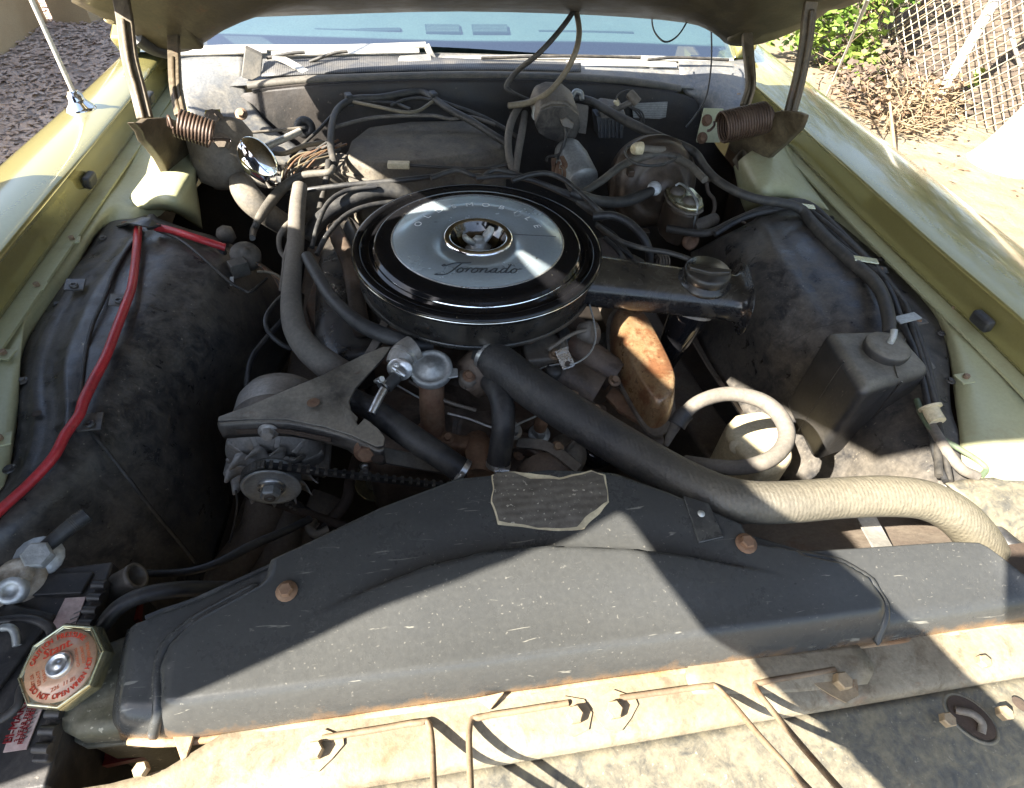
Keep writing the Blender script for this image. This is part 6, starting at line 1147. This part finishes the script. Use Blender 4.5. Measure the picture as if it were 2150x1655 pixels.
for k, (pts, lb_) in enumerate(zip(H_, Hl)): wire('side_harness_wire', pts, [8, 6, 6.5, 6, 6, 11][k], [wirem, wirem, rubber, rubber, mat('dusty_green_wire', (.09, .12, .07), .55, dust=((.2, .18, .13), .6, 30)), tanhose][k], lb_, 'wire', 'wires along the right wheelhouse', n=10)
for x, y, w, m_, rz, lb_ in ((1818, 546, .042, yzinc, -.35, 'pale gold strap clip across the right harness'), (1905, 668, .046, galv, .2, 'grey strap clip across the right harness above the washer bottle'), (1697, 434, .026, yzinc, -.3, 'small gold strap clip at the top of the right harness')):
    t = thing('strap_clip', lb_, 'clip', P(x, y, -.05)); p = P(x, y, -.044)
    obj('strap', MB().box(p, (w, .017, .003), Matrix.Rotation(rz, 3, 'Z')), m_, t, bevel=.001)
    p2 = p+Matrix.Rotation(rz, 3, 'Z') @ V((w*.75, 0, -.014)); obj('foot', MB().box(p2, (.026, .018, .003), Matrix.Rotation(rz, 3, 'Z')), wheelm, t, bevel=.001)
    obj('rivet', MB().lathe([(.005, .001), (.004, .003), (.0001, .0035)], p2, UPZ, 14), rustm, t)
gr = thing('wire_grommet', 'cream flanged grommet on the right harness', 'grommet', P(1958, 865, -.065))
p_ = P(1958, 868, -.062); obj('body', MB().tube([p_+V((-.001, -.014, -.002)), p_, p_+V((.001, .008, .002))], [.0105, .0105, .0105], 20, 3), whitep, gr); obj('flange', MB().tube([p_+V((.001, .007, .002)), p_+V((.001, .010, .003))], .0145, 20, 0), whitep, gr)
# front right corner: support panel, baffle behind the hose
O('corner_support', MB().sheet([[P(1985, 1012, -.085), P(2060, 1004, -.08), P(2200, 996, -.07)], [P(2040, 1060, -.085), P(2110, 1050, -.078), P(2220, 1045, -.07)], [P(2090, 1110, -.09), P(2140, 1100, -.085), P(2240, 1100, -.08)], [P(2130, 1170, -.12), P(2180, 1170, -.11), P(2280, 1160, -.1)]], 6, 6), headm, 'flat grey support panel at the front right corner of the bay', 'panel', solid=.004)
bf = thing('baffle', 'muddy brown baffle panel with a pale strap below the big hose', 'panel', P(1850, 1110, -.2))
obj('panel', MB().sheet([[P(1420, 1040, -.25), P(1650, 1080, -.2), P(1900, 1060, -.17), P(2080, 1050, -.15)], [P(1450, 1100, -.24), P(1650, 1120, -.19), P(1900, 1110, -.15), P(2090, 1100, -.13)], [P(1500, 1170, -.22), P(1660, 1190, -.16), P(1900, 1170, -.11), P(2100, 1150, -.10)]], 8, 6), brown, bf, solid=.003)
obj('strap', MB().bar([P(1812, 1075, -.15), P(1836, 1120, -.135), P(1862, 1165, -.11)], .028, .003, UPZ, 3), trimm, bf)
O('corner_pipe', MB().tube([P(2060, 1090, -.10), P(2100, 1130, -.10), P(2150, 1170, -.1)], .012, 14, 4), rubber, 'dark stub of pipe at the far right front corner', 'pipe')
# ================================================================== LOWER LEFT: frame tubes, cables, pulleys
lowlab = ['left muddy frame tube below the alternator', 'middle muddy frame tube below the alternator', 'right muddy frame tube below the alternator']
for k, pts in enumerate(([(560, 1050, -.33, 40), (545, 1110, -.36, 40), (500, 1180, -.38, 42), (440, 1250, -.40, 44)], [(600, 1060, -.36, 36), (595, 1130, -.38, 38), (560, 1210, -.40, 40), (520, 1260, -.42, 40)], [(690, 1040, -.38, 34), (660, 1100, -.40, 34), (600, 1160, -.42, 36), (570, 1250, -.44, 36)])):
    wire('frame_tube', pts, 36, brown, lowlab[k], 'pipe', n=18)
wire('ground_cable', [(290, 1205, -.18, 8), (380, 1202, -.17, 8), (450, 1185, -.17, 9), (530, 1145, -.18, 10), (600, 1115, -.20, 9), (650, 1090, -.22, 8)], 9, rubber, 'black cable crossing the dark gap behind the radiator cover', 'cable', n=12)
wire('lower_rod', [(560, 1050, -.28, 9), (650, 1080, -.27, 10), (740, 1112, -.26, 10), (800, 1130, -.27, 9)], 10, dark, 'dark rod slanting right below the alternator pulley', 'rod', n=12)
wire('lower_pipe', [(755, 940, -.26, 10), (735, 1010, -.26, 11), (728, 1050, -.26, 12), (690, 1100, -.27, 13), (660, 1135, -.28, 13)], 11, dark, 'dark bent pipe dropping behind the drive belt', 'pipe', n=14)
wire('lower_hook', [(660, 1095, -.26, 8), (650, 1110, -.25, 9), (665, 1122, -.25, 9), (690, 1112, -.25, 9)], 9, casti, 'grey curved hook in the gap below the alternator', 'hook', n=12)
wire('hanging_wire', [(495, 1030, -.2), (498, 1060, -.22), (492, 1100, -.25), (482, 1140, -.27)], 2.5, wirem, 'thin wire hanging below the alternator', 'wire', n=6)
cp_ = thing('compressor_clutch', 'brassy green disc half hidden behind the drive belt', 'pulley', Y(795, 1020, .56))
qc = Y(792, 1010, .60); q = rp(qc, 48)
obj('disc', MB().lathe([(q, -.012), (q*1.02, 0), (q*.96, .004), (q*.90, .002), (q*.5, .004), (q*.3, .010), (.0001, .010)], qc, (0, -.9, .4), 40), brass, cp_)
obj('rim', MB().lathe([(q*.98, .003), (q*1.0, .005), (q*.93, .005)], qc, (0, -.9, .4), 40), yzinc, cp_)
obj('bolt', MB().hexbolt(Y(768, 984, .575), (0, -.8, .5), .006, .01), steel, cp_)
# antenna
an = thing('antenna', 'thin chrome mast antenna with bell base on the left fender', 'antenna', P(168, 225, .012))
ab = P(172, 232, .008); an_r = rp(ab, 29)
obj('base', MB().lathe([(an_r*1.0, -.004), (an_r, .003), (an_r*.9, .008), (an_r*.62, .016), (an_r*.52, .022), (an_r*.5, .030), (an_r*.36, .034), (an_r*.34, .038)], ab, (-.05, .05, 1), 32), chrome, an)
obj('gasket', MB().lathe([(an_r*1.08, -.005), (an_r*1.1, .0), (an_r*1.0, .002)], ab, (-.05, .05, 1), 32), rubber, an)
obj('mast', MB().tube([ab+V((0, 0, .034)), ab+V((-.02, .05, .30)), ab+V((-.04, .11, .8))], [.0048, .0042, .003], 10, 4), trimm, an)
# ================================================================== BEYOND THE CAR: fence, trunk, plants
def G(x, y): return P(x, y, -Z0)
whitepaint = mat('chalky_white_paint', (.60, .58, .54), .7, 0, var=((.6, .56, .5), 9), bump=(.002, 40))
wirefm = mat('galvanised_fence_wire', (.50, .46, .34), .5, .5, var=((.4, .36, .26), 12))
f0, f1 = G(1815, 158), G(2075, 285); fd = (f1-f0).normalized(); fa_, fb_ = f0-fd*.25, f1+fd*1.8; FL = (fb_-fa_).length; FH = 1.7
fence = thing('chain_link_fence', 'rusty pale chain link fence with white posts beyond the right fender', 'fence', fa_)
m_ = MB(); st_ = .085; n = int((FL+FH)/st_)
for fam in (1, -1):
    for i in range(n):
        s0_ = i*st_-(FH if fam > 0 else 0); a_, b_ = (s0_, 0.03), (s0_+fam*FH, FH+.03)
        if fam < 0: a_, b_ = (s0_, .03), (s0_-FH, FH+.03)
        def clip(p, q):
            if q[0] < 0:
                t = p[0]/(p[0]-q[0]) if p[0] > 0 else -1; return (p, (0, p[1]+(q[1]-p[1])*t)) if t > 0 else None
            if p[0] < 0:
                t = (0-p[0])/(q[0]-p[0]); return ((0, p[1]+(q[1]-p[1])*t), q) if t < 1 else None
            if p[0] > FL:
                t = (p[0]-FL)/(p[0]-q[0]); return ((FL, p[1]+(q[1]-p[1])*t), q) if 0 < t < 1 else None
            if q[0] > FL:
                t = (FL-p[0])/(q[0]-p[0]); return (p, (FL, p[1]+(q[1]-p[1])*t))
            return (p, q)
        r = clip(a_, b_)
        if not r: continue
        pp = []
        L_ = math.hypot(r[1][0]-r[0][0], r[1][1]-r[0][1]); k = max(2, int(L_/.14))
        for j in range(k+1):
            t = j/k; u_ = r[0][0]+(r[1][0]-r[0][0])*t; v_ = r[0][1]+(r[1][1]-r[0][1])*t
            pp.append(fa_+fd*u_+UPZ*v_+fd.cross(UPZ)*(.006*math.sin(j*2.1+i)+.03*noise.noise(V((u_*1.2, v_*1.2, 3)))+.004*fam))
        m_.tube(pp, .0040, 5, 0, cap=False)
o = obj('wire_mesh', m_, wirefm, fence); o['kind'] = 'stuff'
p0 = G(1958, 228); obj('post', MB().tube([p0, p0+V((.05, .02, 1.0)), p0+V((.10, .05, 2.2))], .034, 16, 0), whitepaint, fence)
p1 = fa_+fd*(FL*.96); obj('post', MB().tube([p1, p1+UPZ*1.9], .03, 14, 0), whitepaint, fence)
p2 = fa_+fd*.02; obj('post', MB().tube([p2, p2+UPZ*1.8], .025, 14, 0), rustm, fence)
obj('brace', MB().tube([P(2118, 60, -.45), P(2150, 165, -.75), G(2165, 215)], .014, 10, 0), whitepaint, fence)
barkm = mat('pale_peeling_bark', (.40, .35, .28), .85, 0, var=((.36, .29, .22), 5), dust=((.22, .16, .11), .6, 14, .55, .7), bump=(.012, 22))
tk = thing('tree', 'thick pale sunlit tree trunk at the right edge of the photo', 'tree', G(2105, 345))
tb_ = G(2108, 345)
obj('trunk', MB().tube([tb_-UPZ*.05, tb_+V((.03, .0, .12)), tb_+V((.22, .02, .6)), tb_+V((.60, .03, 1.4)), tb_+V((1.25, .06, 2.6)), tb_+V((1.9, .1, 3.8))], [.24, .165, .145, .14, .12, .10], 24, 5), barkm, tk)
leafm = mat('fresh_green_leaves', (.075, .17, .022), .5, 0, var=((.16, .22, .04), 3), rvar=.1); leafm.node_tree.nodes['Principled BSDF'].inputs['Subsurface Weight'].default_value = .0
leafy = mat('yellow_green_leaves', (.24, .30, .04), .5, 0, var=((.15, .22, .03), 4))
leafd = mat('olive_tree_leaves', (.07, .085, .03), .6, 0, var=((.12, .12, .05), 2))
strawm = mat('dry_straw_twigs', (.26, .20, .115), .8, 0, var=((.15, .10, .06), 6))
twigm = mat('dark_dry_twigs', (.07, .048, .035), .85, 0, var=((.14, .10, .07), 6))
deadm = mat('dead_brown_leaves', (.17, .10, .055), .8, 0, var=((.27, .19, .11), 8), dust=((.12, .07, .04), .8, 6))
bankm = mat('dark_brush_shade_bank', (.06, .045, .034), .95, 0, var=((.10, .075, .05), 4), speck=((.2, .14, .09), .7, 26, .6), bump=(.03, 12))  # dark tone carries the shade within the brush
nb = fd.cross(UPZ); nb = nb if nb.x > 0 else -nb
bk_ = [fa_-fd*3+fd*i*1.2 for i in range(12)]
struct('brush_shade_bank', MB().sheet([[p+nb*.12+V((0, 0, -.01)) for p in bk_], [p+nb*.5+V((0, 0, .25)) for p in bk_], [p+nb*1.3+V((0, 0, .8)) for p in bk_], [p+nb*2.6+V((0, 0, 1.3)) for p in bk_], [p+nb*6+V((0, 0, 1.5)) for p in bk_]], 4, 6, lambda p, u, v: p+V((0, 0, .12*noise.noise(p*1.7)*min(1, v*4)+.05*noise.noise(p*5)*min(1, v*4)))), bankm)  # dark mound added behind the fence, standing for dark brush and its shadows
def leaves(mb, c, R, n, s, flatz=1.):
    for i in range(n):
        while True:
            q = V((random.uniform(-1, 1), random.uniform(-1, 1), random.uniform(-1, 1)))
            if q.length < 1: break
        if noise.noise((c+q*R)*3.3) < -.08: continue
        p = c+V((q.x*R, q.y*R, q.z*R*flatz)); a = V((random.gauss(0, 1), random.gauss(0, 1), random.gauss(0, .5))).normalized(); b = a.cross(V((random.gauss(0, .6), random.gauss(0, .6), 1))).normalized()
        l = s*random.uniform(.6, 1.3); w = l*.45
        mb.add([p, p+a*l*.5+b*w, p+a*l+UPZ*(-.1*l), p+a*l*.5-b*w], [[0, 1, 2, 3]], True)
    return mb
def twigs(mb, c, n, L0, r, spread=.8):
    for i in range(n):
        d = V((random.gauss(0, spread), random.gauss(0, spread), random.uniform(.2, 1))).normalized(); l = L0*random.uniform(.4, 1.2); o_ = c+V((random.uniform(-.18, .18), random.uniform(-.18, .18), 0))
        mb.tube([o_, o_+d*l*.5+V((random.gauss(0, .05), random.gauss(0, .05), .02)), o_+d*l+V((random.gauss(0, .1), random.gauss(0, .1), -.04*l))], [r, r*.7, r*.3], 4, 2, cap=False)
    return mb
def bush(name, label, cat, c, parts, leaf, nl, s, ntw, twm, R, tl):
    t = thing(name, label, cat, c)
    if ntw: obj('stems', twigs(MB(), c, ntw, tl, .006), twm, t, recalc=False)
    if nl:
        m_ = MB()
        for dx, dy, dz, k in parts: leaves(m_, c+V((dx, dy, dz)), R*k, int(nl*k), s)
        o = obj('foliage', m_, leaf, t, recalc=False); o['kind'] = 'stuff'
    return t
bush('green_bush', 'fresh green leafy bush just beyond the right fender under the hood', 'bush', G(1765, 150), [(0, 0, .55, 1), (-.1, .1, .25, .8), (.05, 0, .85, .9), (0, -.15, .1, .55), (-.3, .3, .7, 1), (-.2, .1, 1.2, 1), (-.35, .3, .4, 1), (.1, .1, .6, 1)], leafm, 640, .06, 26, strawm, .34, 1.0)
bush('weed', 'bright yellow green weed at the foot of the white fence post', 'plant', G(2060, 215), [(0, 0, .12, .8), (.15, .1, .22, .9), (-.1, 0, .08, .6)], leafy, 190, .06, 14, strawm, .17, .4)
bush('weed', 'bright green weed beside the pale trunk low at the right edge', 'plant', G(2145, 330)+V((.15, -.1, 0)), [(0, 0, .1, .8), (.1, .05, .2, .8), (-.05, .0, .02, .7)], leafm, 190, .055, 12, strawm, .15, .35)
bush('weed', 'yellow green weed growing against the fence behind the trunk', 'plant', G(2140, 195), [(0, 0, .2, .9), (.12, .1, .3, .9), (-.1, 0, .1, .7)], leafy, 170, .06, 12, strawm, .2, .45)
for k, (x, y, lab) in enumerate(((1855, 118, 'brown dry twiggy brush in front of the fence beside the green bush'), (1930, 60, 'green leafy brush tangled behind the middle of the fence'), (2040, 90, 'dry brush behind the fence right of the white post'), (1850, 15, 'tall green brush at the far left end of the fence'), (2130, 40, 'dry brush behind the fence at the far right'))):
    bush('dry_brush', lab, 'bush', G(x, y), [(0, 0, .3, 1), (.3, .2, .5, 1), (-.2, .3, .8, 1)], [deadm, leafm, leafd, leafm, leafd][k], 300, .05, 120, [strawm, twigm][k % 2], .5, 1.1)
bush('dry_grass', 'tuft of dry straw and fallen leaves at the foot of the fence post', 'plant', G(1930, 240), [(0, 0, .05, 1), (-.3, .1, .05, 1), (.2, .05, .03, .8)], deadm, 260, .04, 70, strawm, .26, .35)
bush('dry_grass', 'low reddish dry leaf heap right beside the right fender', 'plant', G(1880, 265), [(0, 0, .03, 1), (-.35, .2, .03, 1), (.25, -.1, .02, .7)], deadm, 330, .04, 50, strawm, .3, .3)
bush('bark_heap', 'grey brown heap of dead leaves under the green bush', 'plant', G(1800, 215), [(0, 0, .03, 1), (.3, .2, .03, 1)], twigm, 420, .05, 20, twigm, .35, .3)
O('stake', MB().tube([G(1880, 330), P(1872, 250, -.82), P(1868, 215, -.76)], [.012, .010, .008], 8, 2), strawm, 'short pale stick standing in the sand beside the right fender', 'stick')
O('thin_pole', MB().tube([G(1726, 222), P(1780, 100, -.5), P(1824, -5, .1)], .008, 8, 0), whitepaint, 'thin pale leaning pole crossing in front of the green bush', 'pole')
lit = MB()
for i in range(1500):
    x = random.uniform(1.2, 5.5); y = random.uniform(.6, 6.5)
    if noise.noise(V((x*1.5, y*1.5, 0))) < -.05 and random.random() < .8: continue
    a = random.uniform(0, 6.3); l = random.uniform(.012, .035); d = V((math.cos(a)*l, math.sin(a)*l, .006)); e = V((-math.sin(a)*l*.4, math.cos(a)*l*.4, .004)); c = V((x, y, .006))
    lit.add([c-d, c+e, c+d, c-e], [[0, 1, 2, 3]], True)
o = obj('leaf_litter', lit, deadm, recalc=False); o['kind'] = 'stuff'
random.seed(21)
def tree(c, h, R, label, n=9000):
    t = thing('tree', label, 'tree', c)
    m_ = MB().tube([c, c+V((.1, .05, h*.3)), c+V((.0, .1, h*.6)), c+V((.15, 0, h*.85))], [.2, .16, .11, .05], 12, 4)
    for k in range(7):
        a = random.uniform(0, 6.3); z = h*random.uniform(.35, .7); m_.tube([c+V((0, .05, z)), c+V((math.cos(a)*R*.4, math.sin(a)*R*.4, z+h*.12)), c+V((math.cos(a)*R*.8, math.sin(a)*R*.8, z+h*.2))], [.07, .05, .02], 8, 3)
    obj('trunk', m_, barkm, t)
    m_ = MB()
    for k in range(16):
        q = V((random.gauss(0, .5)*R, random.gauss(0, .5)*R, random.uniform(.28, 1.0)*h)); leaves(m_, c+q, R*random.uniform(.35, .55), n//16, .13)
    o = obj('crown', m_, leafd, t, recalc=False); o['kind'] = 'stuff'
for x_, y_, h_, r_, lb_ in ((5.3, -.8, 4.8, 1.9, 'olive green tree standing level with the front of the car, right of the pale trunk'), (5.6, 1.3, 5.2, 2.0, 'broad olive green tree to the right beyond the pale trunk'), (6.1, 3.5, 5.0, 2.0, 'olive green tree behind the nearest stretch of chain link fence'), (6.3, 5.8, 5.4, 2.1, 'olive green tree behind the middle of the chain link fence'), (6.2, 8.4, 5.0, 2.0, 'tall olive green tree at the far end of the chain link fence'), (3.4, 10.0, 4.6, 1.9, 'olive green tree beyond the back of the car')): tree(V((x_, y_, 0)), h_, r_, lb_)
# ================================================================== PHOTOGRAPHER (left of the car, outside the picture; his shadow falls across the bay)
clothm = mat('dark_blue_shirt', (.04, .05, .08), .85, 0); jeanm = mat('washed_jeans', (.07, .09, .13), .9, 0); skinm = mat('skin', (.42, .25, .17), .5, 0); hairm = mat('short_brown_hair', (.05, .03, .02), .7, 0); shoem = mat('brown_shoe_leather', (.09, .05, .03), .5, 0)
per = thing('person', 'person in a dark shirt leaning over the left fender with one arm stretched out', 'person', V((-1.15, .3, 0)))
def skin(name, verts, edges, rad, m, root=0, sub=2):
    me = bpy.data.meshes.new(name); b = parent_loc(per)
    me.from_pydata([tuple(W(*v)-b) for v in verts], edges, []); o = bpy.data.objects.new(name, me); col.objects.link(o); o.parent = per
    o.modifiers.new('skin', 'SKIN').use_smooth_shade = True
    for i, r in enumerate(rad):
        sv = me.skin_vertices[0].data[i]; sv.radius = (r, r) if not isinstance(r, tuple) else r; sv.use_root = (i == root)
    q = o.modifiers.new('sub', 'SUBSURF'); q.levels = sub; q.render_levels = sub; me.materials.append(m); return o
skin('body', [(-1.12, .32, -.02), (-1.04, .32, .17), (-.93, .31, .38), (-.84, .295, .52), (-.80, .30, .57), (-.74, .172, .62), (-.66, .09, .688), (-.589, .055, .635), (-.35, -.015, .462), (-.115, -.084, .296),
    (-.90, .45, .575), (-.945, .60, .47), (-.97, .72, .41), (-.99, .86, .28), (-.98, .955, .17), (-1.13, .22, -.06), (-1.14, .20, -.48), (-1.20, .18, -.87), (-1.13, .44, -.06), (-1.12, .47, -.48), (-1.18, .48, -.87), (-.86, .098, .40), (-.98, .106, .16), (-1.0, .57, .22), (-.79, .41, .650), (.035, -.135, .192), (-.99, .72, .24)],
    [(0, 1), (1, 2), (2, 3), (3, 4), (3, 5), (5, 6), (6, 7), (7, 8), (8, 9), (3, 10), (10, 11), (11, 12), (12, 13), (13, 14), (0, 15), (15, 16), (16, 17), (0, 18), (18, 19), (19, 20), (5, 21), (21, 22), (22, 0), (11, 23), (23, 0), (3, 24), (24, 5), (9, 25), (12, 26), (26, 23)],
    [(.22, .18), (.24, .19), (.26, .19), .17, .065, .128, .060, .054, .066, .058, .11, .10, .10, .085, .06, .11, .085, .06, .11, .085, .06, .10, .11, .17, .150, .055, .15], clothm)
skin('head', [(-.88, .44, .58), (-.87, .50, .62), (-.85, .555, .655), (-.845, .555, .69)], [(0, 1), (1, 2), (2, 3)], [.055, .06, .092, .075], skinm)
skin('hair', [(-.86, .54, .67), (-.875, .54, .70)], [(0, 1)], [.14, .11], hairm)
def hand(base, tip, up_, m, nm):
    b, t_, u_ = V(base), V(tip), V(up_); d = (t_-b); s_ = d.cross(u_).normalized(); vs_ = [tuple(b), tuple(b+d*.35)]; es = [(0, 1)]; rd = [.026, .034]
    for k, f in enumerate((.88, 1., .96, .8)):
        o_ = b+d*.45+s_*(.030-.020*k); i = len(vs_); vs_ += [tuple(o_), tuple(o_+d*f*.3+u_*.004), tuple(o_+d*f*.55-u_*.012)]; es += [(1, i), (i, i+1), (i+1, i+2)]; rd += [.011, .009, .007]
    i = len(vs_); vs_ += [tuple(b+d*.2+s_*.038), tuple(b+d*.45+s_*.058-u_*.008)]; es += [(0, i), (i, i+1)]; rd += [.012, .009]
    skin(nm, vs_, es, rd, m)
hand((.04, -.14, .20), (.10, -.09, .41), (.2, .9, -.2), skinm, 'hand'); hand((-.978, .975, .12), (-.93, 1.04, -.0), (.6, .1, .5), skinm, 'hand')
for y in (.18, .48): obj('shoe', MB().tube([W(-1.25, y, -.905), W(-1.16, y, -.90), W(-1.02, y, -.92)], [.045, .055, .035], 14, 4), shoem, per)
for s_ in (-.034, .034): obj('eye', MB().lathe([(.0001, .010), (.008, .006), (.010, 0)], W(-.755, .555+s_, .665), (1, 0, -.2), 12), whitep, per)
obj('nose', MB().tube([W(-.755, .555, .67), W(-.738, .555, .647), W(-.752, .555, .637)], [.008, .013, .008], 8, 3), skinm, per)
obj('mouth', MB().tube([W(-.765, .535, .617), W(-.758, .555, .615), W(-.765, .575, .617)], .005, 6, 3), redink, per)
ph = thing('phone', 'black phone held level by the person over the front of the bay', 'phone', W(*CAM))
pcn = V((CAM.x, CAM.y, CAM.z+Z0))+RT*.058-UP*.024-FW*.018
Mp = Matrix((RT, UP, -FW)).transposed()
obj('case', MB().box(pcn, (.148, .074, .008), Mp), gloss, ph, bevel=.0035, seg=3)
obj('screen', MB().box(pcn-FW*.0042, (.138, .066, .0006), Mp), ventm, ph)
